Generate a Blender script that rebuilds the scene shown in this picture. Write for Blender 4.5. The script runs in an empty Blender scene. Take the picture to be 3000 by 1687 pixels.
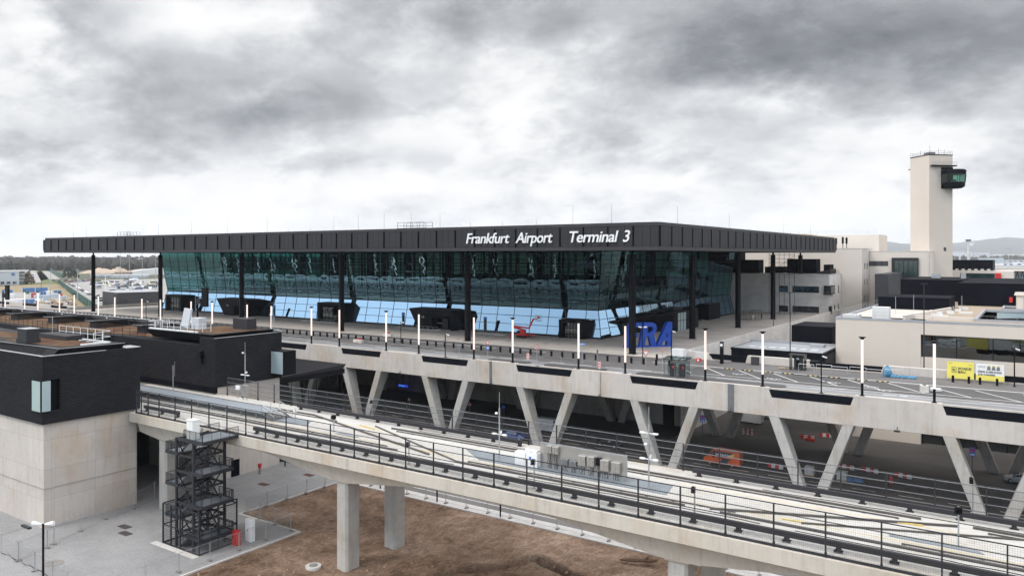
import bpy, math, random
from mathutils import Vector, Matrix
random.seed(7)
S = bpy.context.scene
COL = S.collection
R = math.radians
GZ = -14.5            # street / ground level; the departures deck of the viaduct is z = 0
DK = -1.6             # guideway deck level
HERE = 19.0           # camera height above the departures deck
FL = 2256.0
RX, RY = .8262, .5634
WX, WY = -.5634, .8262

def pt(px, py, z):
    """a photograph pixel (3000 wide) dropped on the horizontal plane z"""
    d = (HERE - z) * FL / (py - 749.0); u = (px - 1500.0) / FL
    return ((WX + u * RX) * d, (WY + u * RY) * d, z)

def ptY(px, py, Y):
    u = (px - 1500.0) / FL; d = Y / (WY + u * RY)
    return ((WX + u * RX) * d, Y, HERE - (py - 749.0) * d / FL)

# ------------------------------------------------------------------ materials
MATS = {}
def newmat(name):
    m = bpy.data.materials.new(name); m.use_nodes = True
    nt = m.node_tree; nt.nodes.clear(); MATS[name] = m
    return m, nt

def nd(nt, typ, **kw):
    n = nt.nodes.new(typ)
    for k, v in kw.items():
        if k.startswith('i_'):
            key = k[2:]
            key = int(key) if key.isdigit() else key
            n.inputs[key].default_value = v
        else: setattr(n, k, v)
    return n

def ramp(nt, src, stops):
    r = nt.nodes.new('ShaderNodeValToRGB')
    e = r.color_ramp.elements
    e[0].position, e[0].color = stops[0][0], (*stops[0][1], 1)
    e[1].position, e[1].color = stops[-1][0], (*stops[-1][1], 1)
    for p, c in stops[1:-1]:
        q = e.new(p); q.color = (*c, 1)
    nt.links.new(src, r.inputs[0]); return r.outputs[0]

def g3(v): return (v, v, v)

def mathn(nt, op, a, b=None, clamp=False):
    n = nt.nodes.new('ShaderNodeMath'); n.operation = op; n.use_clamp = clamp
    for i, q in enumerate((a, b)):
        if q is None: continue
        if isinstance(q, (int, float)): n.inputs[i].default_value = q
        else: nt.links.new(q, n.inputs[i])
    return n.outputs[0]

def mixc(nt, fac, a, b, blend='MIX'):
    n = nt.nodes.new('ShaderNodeMix'); n.data_type = 'RGBA'; n.blend_type = blend
    for i, q in ((0, fac), (6, a), (7, b)):
        if isinstance(q, (int, float)): n.inputs[i].default_value = q
        elif isinstance(q, tuple): n.inputs[i].default_value = (*q, 1) if len(q) == 3 else q
        else: nt.links.new(q, n.inputs[i])
    return n.outputs[2]

def pos(nt, scale=(1, 1, 1)):
    g = nt.nodes.new('ShaderNodeNewGeometry')
    m = nt.nodes.new('ShaderNodeMapping'); m.inputs['Scale'].default_value = scale
    nt.links.new(g.outputs['Position'], m.inputs[0]); return m.outputs[0]

def noise(nt, vec, scale, detail=5, rough=.6, dist=0):
    n = nd(nt, 'ShaderNodeTexNoise', i_Scale=scale, i_Detail=detail, i_Roughness=rough, i_Distortion=dist)
    nt.links.new(vec, n.inputs['Vector']); return n.outputs['Fac']

def wallvec(nt):
    """(x+y, z) so that one joint pattern serves every upright wall"""
    g = nt.nodes.new('ShaderNodeNewGeometry')
    s = nt.nodes.new('ShaderNodeSeparateXYZ'); nt.links.new(g.outputs['Position'], s.inputs[0])
    c = nt.nodes.new('ShaderNodeCombineXYZ')
    nt.links.new(mathn(nt, 'ADD', s.outputs[0], s.outputs[1]), c.inputs[0]); nt.links.new(s.outputs[2], c.inputs[1])
    return c.outputs[0]

def finish(m, nt, col, rough=.8, metal=0., bump=None, bstr=.3, bdist=.02, spec=.5):
    p = nt.nodes.new('ShaderNodeBsdfPrincipled'); o = nt.nodes.new('ShaderNodeOutputMaterial')
    if isinstance(col, tuple): p.inputs['Base Color'].default_value = (*col, 1)
    else: nt.links.new(col, p.inputs['Base Color'])
    if isinstance(rough, (int, float)): p.inputs['Roughness'].default_value = rough
    else: nt.links.new(rough, p.inputs['Roughness'])
    p.inputs['Metallic'].default_value = metal
    p.inputs['Specular IOR Level'].default_value = spec
    if bump is not None:
        b = nt.nodes.new('ShaderNodeBump'); b.inputs['Strength'].default_value = bstr; b.inputs['Distance'].default_value = bdist
        nt.links.new(bump, b.inputs['Height']); nt.links.new(b.outputs[0], p.inputs['Normal'])
    nt.links.new(p.outputs[0], o.inputs[0]); return m

def surf(name, base, rough=.7, metal=0., var=.25, scale=.6, bump=0., spec=.5, fine=12.):
    """painted or raw surface with patchy and fine variation"""
    m, nt = newmat(name)
    v = pos(nt)
    a = noise(nt, v, scale, 6, .65); b = noise(nt, v, fine, 3, .6)
    f = mathn(nt, 'ADD', mathn(nt, 'MULTIPLY', a, .7), mathn(nt, 'MULTIPLY', b, .3))
    col = ramp(nt, f, [(.3, tuple(c * (1 - var) for c in base)), (.7, tuple(min(1, c * (1 + var)) for c in base))])
    rr = mathn(nt, 'ADD', mathn(nt, 'MULTIPLY', a, .2), rough - .1)
    return finish(m, nt, col, rr, metal, b if bump else None, bump, .02, spec)

def concrete(name, base, streak=.35, joint=None, stain=.3, jdark=.6, tint=(.9, .82, .72)):
    m, nt = newmat(name)
    v = pos(nt)
    a = noise(nt, v, .13, 6, .6); b = noise(nt, v, 1.1, 6, .65); c = noise(nt, v, 9, 4, .6)
    s = noise(nt, pos(nt, (1.6, 1.6, .12)), 1.3, 5, .65)
    f = mathn(nt, 'ADD', mathn(nt, 'ADD', mathn(nt, 'MULTIPLY', a, .35), mathn(nt, 'MULTIPLY', b, .3)), mathn(nt, 'ADD', mathn(nt, 'MULTIPLY', s, .25), mathn(nt, 'MULTIPLY', c, .1)))
    lo = tuple(x * (1 - stain) for x in base); hi = tuple(min(.9, x * (1 + stain * .45)) for x in base)
    col = ramp(nt, f, [(.34, lo), (.5, base), (.64, hi)])
    ts = ramp(nt, noise(nt, pos(nt, (1, 1, .6)), .21, 4, .6), [(.5, g3(1)), (.7, tint)])
    col = mixc(nt, 1., col, ts, 'MULTIPLY')
    st = ramp(nt, s, [(.28, g3(1 - streak)), (.46, g3(1))])
    col = mixc(nt, .7, col, st, 'MULTIPLY')
    hole = None
    if joint:
        br = nd(nt, 'ShaderNodeTexBrick', offset=0., i_Scale=1., **{'i_Mortar Size': .02, 'i_Brick Width': joint[0], 'i_Row Height': joint[1], 'i_Color1': (1, 1, 1, 1), 'i_Color2': (.9, .9, .9, 1), 'i_Mortar': (*g3(jdark), 1)})
        nt.links.new(wallvec(nt), br.inputs['Vector'])
        col = mixc(nt, 1., col, br.outputs[0], 'MULTIPLY')
    return finish(m, nt, col, .85, 0, c, .25, .03, .3)

def courses(name, c1, c2, mortar, w, h, ms=.01, rough=.8, off=.5, bump=.3, var=.15, spec=.3):
    m, nt = newmat(name)
    br = nd(nt, 'ShaderNodeTexBrick', offset=off, i_Scale=1., i_Bias=0., **{'i_Mortar Size': ms, 'i_Brick Width': w, 'i_Row Height': h, 'i_Color1': (*c1, 1), 'i_Color2': (*c2, 1), 'i_Mortar': (*mortar, 1)})
    nt.links.new(wallvec(nt), br.inputs['Vector'])
    v = pos(nt)
    n1 = ramp(nt, noise(nt, v, .25, 5, .6), [(.3, g3(1 - var)), (.7, g3(1 + var * .6))])
    col = mixc(nt, 1., br.outputs[0], n1, 'MULTIPLY')
    return finish(m, nt, col, rough, 0, br.outputs[1], -bump, .02, spec)

def paving(name, base, w, h, mort=.8, ms=.012, var=.12, rough=.85):
    m, nt = newmat(name)
    br = nd(nt, 'ShaderNodeTexBrick', offset=.5, i_Scale=1., **{'i_Mortar Size': ms, 'i_Brick Width': w, 'i_Row Height': h, 'i_Color1': (*[c * (1 - var) for c in base], 1), 'i_Color2': (*[c * (1 + var) for c in base], 1), 'i_Mortar': (*[c * mort for c in base], 1)})
    v = pos(nt); nt.links.new(v, br.inputs['Vector'])
    n1 = ramp(nt, noise(nt, v, .12, 6, .65), [(.3, g3(.8)), (.5, g3(.98)), (.7, g3(1.12))])
    col = mixc(nt, 1., br.outputs[0], n1, 'MULTIPLY')
    n2 = ramp(nt, noise(nt, v, 1.7, 6, .7, .6), [(.3, g3(.82)), (.5, g3(1))])
    col = mixc(nt, .6, col, n2, 'MULTIPLY')
    return finish(m, nt, col, rough, 0, br.outputs[1], -.2, .01, .3)

def asphalt(name, base, streak=True):
    m, nt = newmat(name)
    v = pos(nt)
    a = noise(nt, v, .1, 6, .6); b = noise(nt, pos(nt, (.12, .5, 1)), 1.0, 4, .55); c = noise(nt, v, 14, 3, .6)
    f = mathn(nt, 'ADD', mathn(nt, 'MULTIPLY', a, .55), mathn(nt, 'ADD', mathn(nt, 'MULTIPLY', b, .25), mathn(nt, 'MULTIPLY', c, .2)))
    col = ramp(nt, f, [(.33, tuple(x * .72 for x in base)), (.5, base), (.68, tuple(x * 1.35 for x in base))])
    return finish(m, nt, col, .8, 0, c, .2, .02, .3)

def plain(name, col, rough=.5, metal=0., spec=.5): 
    return surf(name, col, rough, metal, .1, 1.5, 0, spec)

def emit(name, col, k):
    m, nt = newmat(name)
    e = nd(nt, 'ShaderNodeEmission', i_Color=(*col, 1), i_Strength=k); o = nt.nodes.new('ShaderNodeOutputMaterial')
    nt.links.new(e.outputs[0], o.inputs[0]); return m

def glassmat(name, refl, trans, gloss=.5, wav=.0, pan=(5., 2.1), rough=.0, z0=0.):
    """window glass: tinted mirror over tinted see-through; panes bulge a little"""
    m, nt = newmat(name)
    gl = nd(nt, 'ShaderNodeBsdfGlossy', i_Color=(*refl, 1), i_Roughness=rough)
    tr = nd(nt, 'ShaderNodeBsdfTransparent', i_Color=(*trans, 1))
    mx = nt.nodes.new('ShaderNodeMixShader'); o = nt.nodes.new('ShaderNodeOutputMaterial')
    lw = nd(nt, 'ShaderNodeLayerWeight', i_Blend=.35)
    fac = mathn(nt, 'ADD', mathn(nt, 'MULTIPLY', lw.outputs['Fresnel'], .35), gloss - .08, True)
    nt.links.new(fac, mx.inputs[0]); nt.links.new(tr.outputs[0], mx.inputs[1]); nt.links.new(gl.outputs[0], mx.inputs[2])
    if wav:
        sp = nt.nodes.new('ShaderNodeSeparateXYZ'); nt.links.new(wallvec(nt), sp.inputs[0])
        a = mathn(nt, 'SINE', mathn(nt, 'MULTIPLY', sp.outputs[0], math.pi / pan[0]))
        b = mathn(nt, 'SINE', mathn(nt, 'MULTIPLY', mathn(nt, 'SUBTRACT', sp.outputs[1], z0), math.pi / pan[1]))
        h = mathn(nt, 'ABSOLUTE', mathn(nt, 'MULTIPLY', a, b))
        n = noise(nt, pos(nt, (.55, .55, 1.)), .55, 2, .4)
        h = mathn(nt, 'ADD', mathn(nt, 'MULTIPLY', h, wav), mathn(nt, 'MULTIPLY', n, wav * 2.2))
        # every pane sits a hair out of true
        cu = mathn(nt, 'DIVIDE', sp.outputs[0], pan[0]); cv = mathn(nt, 'DIVIDE', mathn(nt, 'SUBTRACT', sp.outputs[1], z0), pan[1])
        cc = nt.nodes.new('ShaderNodeCombineXYZ'); nt.links.new(mathn(nt, 'FLOOR', cu), cc.inputs[0]); nt.links.new(mathn(nt, 'FLOOR', cv), cc.inputs[1])
        wn = nd(nt, 'ShaderNodeTexWhiteNoise', noise_dimensions='2D'); nt.links.new(cc.outputs[0], wn.inputs['Vector']); sw = nt.nodes.new('ShaderNodeSeparateColor'); nt.links.new(wn.outputs['Color'], sw.inputs[0])
        h = mathn(nt, 'ADD', h, mathn(nt, 'MULTIPLY', mathn(nt, 'MULTIPLY', mathn(nt, 'SUBTRACT', sw.outputs[0], .5), mathn(nt, 'FRACT', cu)), wav * 3.2))
        h = mathn(nt, 'ADD', h, mathn(nt, 'MULTIPLY', mathn(nt, 'MULTIPLY', mathn(nt, 'SUBTRACT', sw.outputs[1], .5), mathn(nt, 'FRACT', cv)), wav * 2.2))
        bp = nd(nt, 'ShaderNodeBump', i_Strength=1., i_Distance=1.)
        nt.links.new(h, bp.inputs['Height']); nt.links.new(bp.outputs[0], gl.inputs['Normal'])
    nt.links.new(mx.outputs[0], o.inputs[0]); return m

# ------------------------------------------------------------------ mesh builder
ORG = {}
class MB:
    def __init__(s): s.v = []; s.f = []
    def add(s, vs, fs):
        o = len(s.v); s.v += [tuple(v) for v in vs]; s.f += [tuple(i + o for i in f) for f in fs]; return s
    def box(s, x0, y0, z0, x1, y1, z1):
        x0, x1 = min(x0, x1), max(x0, x1); y0, y1 = min(y0, y1), max(y0, y1); z0, z1 = min(z0, z1), max(z0, z1)
        return s.add([(x0, y0, z0), (x1, y0, z0), (x1, y1, z0), (x0, y1, z0), (x0, y0, z1), (x1, y0, z1), (x1, y1, z1), (x0, y1, z1)],
                     [(0, 3, 2, 1), (4, 5, 6, 7), (0, 1, 5, 4), (1, 2, 6, 5), (2, 3, 7, 6), (3, 0, 4, 7)])
    def obox(s, c, sx, sy, sz, rz=0.):
        """box of size sx,sy,sz standing on c, turned by rz"""
        co, si = math.cos(rz), math.sin(rz)
        def t(x, y, z): return (c[0] + x * co - y * si, c[1] + x * si + y * co, c[2] + z)
        a, b = sx / 2, sy / 2
        return s.add([t(-a, -b, 0), t(a, -b, 0), t(a, b, 0), t(-a, b, 0), t(-a, -b, sz), t(a, -b, sz), t(a, b, sz), t(-a, b, sz)],
                     [(0, 3, 2, 1), (4, 5, 6, 7), (0, 1, 5, 4), (1, 2, 6, 5), (2, 3, 7, 6), (3, 0, 4, 7)])
    def bar(s, p, q, w, h=None):
        h = h or w; p = Vector(p); q = Vector(q); d = (q - p)
        if d.length < 1e-6: return s
        d.normalize()
        up = Vector((0, 0, 1)) if abs(d.z) < .99 else Vector((0, 1, 0))
        a = d.cross(up).normalized(); b = a.cross(d).normalized(); a *= w / 2; b *= h / 2
        vs = [p - a - b, p + a - b, p + a + b, p - a + b, q - a - b, q + a - b, q + a + b, q - a + b]
        return s.add(vs, [(0, 3, 2, 1), (4, 5, 6, 7), (0, 1, 5, 4), (1, 2, 6, 5), (2, 3, 7, 6), (3, 0, 4, 7)])
    def cyl(s, p, q, r, r2=None, n=10):
        r2 = r if r2 is None else r2; p = Vector(p); q = Vector(q); d = (q - p).normalized()
        up = Vector((0, 0, 1)) if abs(d.z) < .9 else Vector((1, 0, 0))
        a = d.cross(up).normalized(); b = a.cross(d).normalized()
        vs = []
        for c, rr in ((p, r), (q, r2)):
            for i in range(n):
                t = 2 * math.pi * i / n; vs.append(c + a * (rr * math.cos(t)) + b * (rr * math.sin(t)))
        fs = [(i, (i + 1) % n, n + (i + 1) % n, n + i) for i in range(n)]
        fs += [tuple(range(n))[::-1], tuple(range(n, 2 * n))]
        return s.add(vs, fs)
    def prism(s, poly, vec):
        n = len(poly); v = Vector(vec)
        vs = [Vector(p) for p in poly] + [Vector(p) + v for p in poly]
        fs = [tuple(range(n))[::-1], tuple(range(n, 2 * n))] + [(i, (i + 1) % n, n + (i + 1) % n, n + i) for i in range(n)]
        return s.add(vs, fs)
    def poly(s, *p): return s.add(p, [tuple(range(len(p)))])
    def loft(s, rings, cap=True):
        n = len(rings[0]); vs = [p for r in rings for p in r]; fs = []
        for k in range(len(rings) - 1):
            for i in range(n):
                fs.append((k * n + i, k * n + (i + 1) % n, (k + 1) * n + (i + 1) % n, (k + 1) * n + i))
        if cap: fs += [tuple(range(n))[::-1], tuple(range((len(rings) - 1) * n, len(rings) * n))]
        return s.add(vs, fs)
    def xf(s, rz, c):
        co, si = math.cos(rz), math.sin(rz)
        s.v = [(c[0] + x * co - y * si, c[1] + x * si + y * co, c[2] + z) for x, y, z in s.v]; return s
    def build(s, name, mat, parent=None, smooth=False, bevel=0., kind=None, label=None, fix=True):
        me = bpy.data.meshes.new(name)
        if parent is not None: o3 = Vector(ORG[parent.name])
        else:
            xs = [v[0] for v in s.v]; ys = [v[1] for v in s.v]; zs = [v[2] for v in s.v]
            o3 = Vector(((min(xs) + max(xs)) / 2, (min(ys) + max(ys)) / 2, min(zs)))
        me.from_pydata([tuple(Vector(v) - o3) for v in s.v], [], s.f)
        me.validate()
        if fix:
            import bmesh
            bm = bmesh.new(); bm.from_mesh(me); bmesh.ops.recalc_face_normals(bm, faces=bm.faces); bm.to_mesh(me); bm.free()
        if mat: me.materials.append(MATS[mat] if isinstance(mat, str) else mat)
        if smooth:
            for p in me.polygons: p.use_smooth = True
        ob = bpy.data.objects.new(name, me); COL.objects.link(ob)
        if bevel:
            b = ob.modifiers.new('edge', 'BEVEL'); b.width = bevel; b.segments = 1; b.limit_method = 'ANGLE'; b.angle_limit = R(40)
        if parent is not None: ob.parent = parent; ORG[ob.name] = o3
        else: ob.location = o3; ORG[ob.name] = o3
        if kind: ob['kind'] = kind
        if label: ob['label'] = label
        return ob

def tag(o, label, cat, group=None):
    o['label'] = label; o['category'] = cat
    if group: o['group'] = group
    return o

def thing(name, label, cat, loc=(0, 0, 0), group=None):
    o = bpy.data.objects.new(name, None); COL.objects.link(o); o.location = loc; o.empty_display_size = .3
    ORG[o.name] = Vector(loc); return tag(o, label, cat, group)

def struct(name, mb, mat, smooth=False):
    return mb.build(name, mat, None, smooth, kind='structure')

def dup(root, loc, rz=None, label=None, group=None):
    r = root.copy(); COL.objects.link(r); r.location = loc
    if rz is not None: r.rotation_euler = (0, 0, rz)
    if label: r['label'] = label
    if group: r['group'] = group
    for ch in list(root.children):
        c = ch.copy(); COL.objects.link(c); c.parent = r
        for g in list(ch.children):
            d = g.copy(); COL.objects.link(d); d.parent = c
    return r

def text(body, size, depth, mat, name, parent, shear=0., M=Matrix(), xs=1., off=0., align='LEFT', spacing=1.):
    """raised lettering in the local XY plane carried to the wall by the matrix M (world)"""
    cu = bpy.data.curves.new(name, 'FONT'); cu.body = body; cu.size = size; cu.extrude = depth; cu.shear = shear
    cu.offset = off; cu.align_x = align; cu.space_character = spacing; cu.resolution_u = 3
    t = bpy.data.objects.new(name + '_t', cu); COL.objects.link(t)
    bpy.context.view_layer.update()
    dg = bpy.context.evaluated_depsgraph_get()
    me = bpy.data.meshes.new_from_object(t.evaluated_get(dg))
    bpy.data.objects.remove(t); bpy.data.curves.remove(cu)
    mb = MB(); mb.v = [tuple(M @ Vector((v.co.x * xs, v.co.y, v.co.z))) for v in me.vertices]; mb.f = [tuple(p.vertices) for p in me.polygons]
    bpy.data.meshes.remove(me)
    return mb.build(name, mat, parent, fix=False)

def frame(o, ex, ez):
    """matrix whose local x runs along ex, local y along ez, local z out of the wall"""
    ex = Vector(ex).normalized(); ez = Vector(ez).normalized(); n = ex.cross(ez)
    return Matrix(((ex.x, ez.x, n.x, o[0]), (ex.y, ez.y, n.y, o[1]), (ex.z, ez.z, n.z, o[2]), (0, 0, 0, 1)))
# ------------------------------------------------------------------ the palette
concrete('concrete', (.50, .47, .44), .2, None, .2)
concrete('concrete_leg', (.47, .455, .43), .2, (60., 3.1), .24, .8)
concrete('concrete_wall', (.55, .50, .455), .16, (5.4, 3.65), .17, .62, (.94, .84, .73))
concrete('concrete_girder', (.54, .495, .435), .22, None, .18)
concrete('concrete_beam', (.55, .51, .47), .16, (4.4, 40.), .17, .8)
concrete('concrete_deck', (.49, .475, .45), .2, None, .16, tint=(.93, .9, .84))
concrete('concrete_pale', (.62, .60, .57), .2, (3., 30.), .15)
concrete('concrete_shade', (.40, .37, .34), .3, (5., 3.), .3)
courses('dark_brick', (.023, .023, .026), (.034, .033, .037), (.010, .010, .012), .7, .20, .035, .85, .5, .5, .12, .05)
courses('dark_brick_tower', (.05, .05, .058), (.06, .06, .068), (.035, .035, .04), .9, .3, .02, .75)
courses('stone', (.72, .68, .635), (.79, .75, .71), (.60, .565, .525), 2.4, .55, .018, .85, .5, .2)
courses('cream_panel', (.61, .545, .475), (.63, .56, .49), (.50, .44, .38), 9., 40., .012, .8, 0., .0, .03)
courses('cream', (.64, .58, .52), (.655, .595, .535), (.58, .52, .465), 6., 3.6, .008, .8, 0., .0, .03)
courses('cream_tower', (.60, .53, .465), (.615, .545, .48), (.555, .49, .43), 9., 8., .008, .8, 0., .0, .03)
courses('fascia_black', (.006, .006, .007), (.008, .008, .009), (.004, .004, .004), 3., 8., .02, .6, 0., .0, .1, .05)
paving('plaza_paving', (.56, .51, .46), 2.4, 1.2, .86, .02, .07)
paving('pavement', (.30, .295, .295), .22, .11, .8, .012, .1)
asphalt('asphalt', (.135, .128, .125))
asphalt('asphalt_new', (.088, .085, .085))
asphalt('asphalt_shaded', (.05, .043, .038))  # viaduct shade put into the colour, darker than the open road
asphalt('asphalt_court', (.095, .087, .081))  # darkened likewise for the shade under the viaduct
asphalt('asphalt_pale', (.22, .22, .225))
asphalt('apron', (.30, .29, .28))
surf('soil_clod', (.27, .20, .15), .95, 0, .35, 2., 0, .1)
surf('asphalt_patch', (.09, .086, .084), .85, 0, .2, 1.)
surf('kerb', (.52, .50, .48), .85, 0, .2, 1.)
surf('road_paint', (.74, .74, .73), .7, 0, .22, 2.5)
surf('yellow_paint', (.55, .42, .14), .7, 0, .3, 2.)
surf('zinc_dark', (.037, .036, .040), .6, .1, .18, .25, 0, .2)
surf('zinc_mid', (.052, .050, .053), .6, .1, .15, .3, 0, .2)
surf('black_panel', (.006, .007, .011), .6, 0, .25, .4, 0, .08)
surf('black_metal', (.007, .007, .009), .5, 0, .2, 1., 0, .1)
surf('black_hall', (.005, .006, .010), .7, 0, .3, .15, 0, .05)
surf('portal_black', (.006, .006, .009), .45, 0, .2, .5, 0, .12)
surf('charcoal_steel', (.036, .037, .043), .55, .1, .22, 1., 0, .2)
surf('grey_steel', (.19, .195, .205), .5, .4, .2, 1.)
surf('galvanised', (.42, .43, .44), .45, .6, .2, 1.2)
surf('stainless', (.50, .48, .455), .30, .7, .08, .3)
surf('walkway_plate', (.21, .235, .26), .6, .1, .18, .5)
surf('rail_steel', (.11, .10, .095), .5, .5, .3, 1.)
surf('white_paint', (.78, .78, .77), .5, 0, .06, .5)
surf('white_roof', (.68, .68, .67), .6, 0, .08, .3)
surf('grey_hall', (.50, .52, .55), .6, 0, .1, .2)
surf('roof_gravel', (.42, .385, .335), .95, 0, .22, .5, .3, .2, 6.)
surf('roof_beige', (.36, .29, .22), .95, 0, .2, .3, .2, .2, 5.)
surf('grey_membrane', (.33, .34, .36), .8, 0, .12, .4)
surf('fra_blue', (.008, .064, .40), .45, 0, .12, .6)
surf('red_paint', (.56, .030, .028), .4, 0, .15, 1.)
surf('orange_paint', (.62, .105, .022), .3, 0, .08, 1.)
surf('traffic_red', (.6, .05, .04), .6, 0, .15, 2.)
surf('traffic_white', (.75, .74, .72), .6, 0, .15, 2.)
surf('sign_blue', (.03, .16, .52), .5, 0, .08, 2.)
surf('sign_yellow', (.78, .68, .13), .6, 0, .06, 1.)
surf('sign_ink', (.02, .03, .06), .6, 0, .05, 1.)
surf('car_black', (.012, .013, .015), .2, .3, .1, 1.)
surf('car_white', (.74, .74, .74), .3, 0, .06, 1.)
surf('car_silver', (.45, .46, .48), .3, .5, .08, 1.)
surf('car_red', (.42, .03, .03), .3, .1, .08, 1.)
surf('car_blue', (.04, .08, .25), .3, .2, .08, 1.)
surf('tyre', (.018, .018, .019), .85, 0, .15, 2.)
surf('car_glass', (.018, .022, .026), .08, .0, .05, 1., 0, .8)
surf('window_dark', (.018, .026, .032), .07, .0, .3, .4, 0, .9)
surf('window_green', (.022, .045, .042), .07, .0, .3, .3, 0, .9)
surf('window_pale', (.40, .50, .52), .12, .1, .1, .3, 0, .8)
surf('container_blue', (.075, .17, .35), .55, .1, .2, .6)
surf('container_grey', (.42, .48, .56), .55, .1, .15, .6)
surf('container_red', (.40, .07, .06), .55, .1, .2, .6)
surf('yellow_pale', (.72, .66, .30), .6, 0, .1, .3)
surf('tan_wall', (.56, .44, .35), .8, 0, .1, .3)
surf('sand', (.46, .37, .29), .95, 0, .25, .05, 0, .2, .6)
surf('field_grass', (.27, .215, .13), .95, 0, .25, .03, 0, .2, .7)
surf('verge_grass', (.12, .14, .06), .95, 0, .25, .05, 0, .2, .7)
surf('land', (.11, .115, .085), .95, 0, .3, .004, 0, .1, .05)
surf('green_screen', (.045, .105, .09), .8, 0, .15, .1)
surf('forest_leaf', (.075, .070, .062), .95, 0, .5, .012, 0, .05, .12)
surf('tree_dark', (.05, .06, .045), .95, 0, .4, .5, 0, .1, 3.)
surf('tree_bare', (.16, .125, .10), .95, 0, .3, .5, 0, .1, 3.)
surf('bark', (.17, .11, .07), .95, 0, .4, 3., .5, .2)
surf('wood', (.42, .30, .17), .85, 0, .25, 3.)
surf('blue_tarp', (.07, .22, .36), .5, 0, .3, 1.5)
surf('cable_black', (.02, .02, .02), .6, 0, .1, 2.)
surf('foot_block', (.23, .21, .195), .95, 0, .2, 3.)
surf('hills_far', (.065, .075, .072), .95, 0, .25, .0012, 0, .1, .01)
surf('skin', (.52, .33, .25), .6, 0, .06, 4.)
surf('hair', (.03, .022, .016), .7, 0, .2, 8.)
surf('cloth_white', (.74, .74, .74), .9, 0, .08, 4.)
surf('cloth_black', (.018, .018, .02), .9, 0, .1, 4.)
surf('cloth_grey', (.22, .22, .25), .9, 0, .1, 4.)
surf('plastic_sack', (.55, .55, .55), .5, 0, .2, 4.)
surf('rebar', (.11, .05, .04), .8, .2, .2, 3.)
surf('inner_dark', (.05, .055, .06), .6, 0, .3, .2)
surf('inner_mid', (.16, .17, .17), .7, 0, .3, .15)
surf('letter_white', (.82, .82, .82), .4, 0, .03, 1.)
surf('mesh_wire', (.10, .10, .105), .6, .3, .1, 1.)
surf('galv_wire', (.33, .33, .33), .6, .4, .1, 1.)
glassmat('curtain_glass', (.25, .44, .55), (.22, .58, .53), .37, .008, (5., 2.1))
glassmat('band_glass', (.265, .40, .525), (.04, .08, .11), .78, .0015, (5., 2.17))
glassmat('clear_glass', (.6, .65, .66), (.28, .34, .34), .35)
glassmat('shelter_glass', (.5, .55, .56), (.5, .58, .58), .18)
glassmat('dark_glass', (.42, .47, .50), (.12, .14, .14), .42, .006, (5.4, 4.))
glassmat('cab_glass', (.5, .62, .62), (.42, .66, .58), .25)
emit('lamp_glow', (1., .87, .80), 1.25)
emit('screen_glow', (.03, .05, .7), .8)
emit('screen_text', (.1, .9, .6), .6)
# translucent sheet added at the hall's rear so the front glass looks lit within
_m, _nt = newmat('hall_backlight')
_t = nd(_nt, 'ShaderNodeBsdfTranslucent', i_Color=(.72, .86, .74, 1)); _o = _nt.nodes.new('ShaderNodeOutputMaterial')
_nt.links.new(_t.outputs[0], _o.inputs[0])
# bare soil with tyre scuffs and stones
_m, _nt = newmat('soil')
_v = pos(_nt)
_a = noise(_nt, _v, .11, 7, .62, .4); _b = noise(_nt, pos(_nt, (1, .55, 1)), 1.3, 9, .78, .9); _c = noise(_nt, _v, 5, 8, .85)
_f = mathn(_nt, 'ADD', mathn(_nt, 'MULTIPLY', _a, .38), mathn(_nt, 'ADD', mathn(_nt, 'MULTIPLY', _b, .34), mathn(_nt, 'MULTIPLY', _c, .28)))
_col = ramp(_nt, _f, [(.38, (.055, .034, .024)), (.44, (.135, .086, .058)), (.50, (.23, .153, .108)), (.55, (.33, .232, .168)), (.63, (.52, .405, .31))])
_w = nd(_nt, 'ShaderNodeTexWave', wave_type='RINGS', rings_direction='SPHERICAL', i_Scale=.55, i_Distortion=6., i_Detail=3., **{'i_Detail Scale': .6})
_mp = nd(_nt, 'ShaderNodeMapping'); _mp.inputs['Location'].default_value = (42, -52, 14)
_g = _nt.nodes.new('ShaderNodeNewGeometry'); _nt.links.new(_g.outputs['Position'], _mp.inputs[0]); _nt.links.new(_mp.outputs[0], _w.inputs[0])
_tr = ramp(_nt, _w.outputs[1], [(.0, g3(.78)), (.35, g3(1.)), (1., g3(1.))])
_msk = ramp(_nt, noise(_nt, _v, .09, 3, .5), [(.45, g3(0)), (.6, g3(1))])
_col = mixc(_nt, _msk, _col, mixc(_nt, 1., _col, _tr, 'MULTIPLY'))
_st = nd(_nt, 'ShaderNodeTexVoronoi', i_Scale=3.2); _nt.links.new(_v, _st.inputs['Vector'])
_sm = ramp(_nt, _st.outputs[0], [(.0, g3(1)), (.09, g3(0))])
_sm2 = mathn(_nt, 'MULTIPLY', _sm, ramp(_nt, noise(_nt, _v, .3, 3, .6), [(.5, g3(0)), (.62, g3(.7))]))
_col = mixc(_nt, _sm2, _col, (.45, .39, .33))
_h = mathn(_nt, 'ADD', mathn(_nt, 'MULTIPLY', _b, 1.), mathn(_nt, 'MULTIPLY', _c, .4))
finish(_m, _nt, _col, .95, 0, _h, 1., .22, .1)
# sedum roofs
_m, _nt = newmat('sedum')
_v = pos(_nt)
_a = noise(_nt, _v, .35, 6, .65, .5); _c = noise(_nt, _v, 5, 4, .7)
_f = mathn(_nt, 'ADD', mathn(_nt, 'MULTIPLY', _a, .7), mathn(_nt, 'MULTIPLY', _c, .3))
finish(_m, _nt, ramp(_nt, _f, [(.33, (.055, .024, .018)), (.45, (.10, .050, .032)), (.55, (.13, .088, .05)), (.68, (.085, .08, .045))]), .95, 0, _c, .8, .08, .1)
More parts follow.
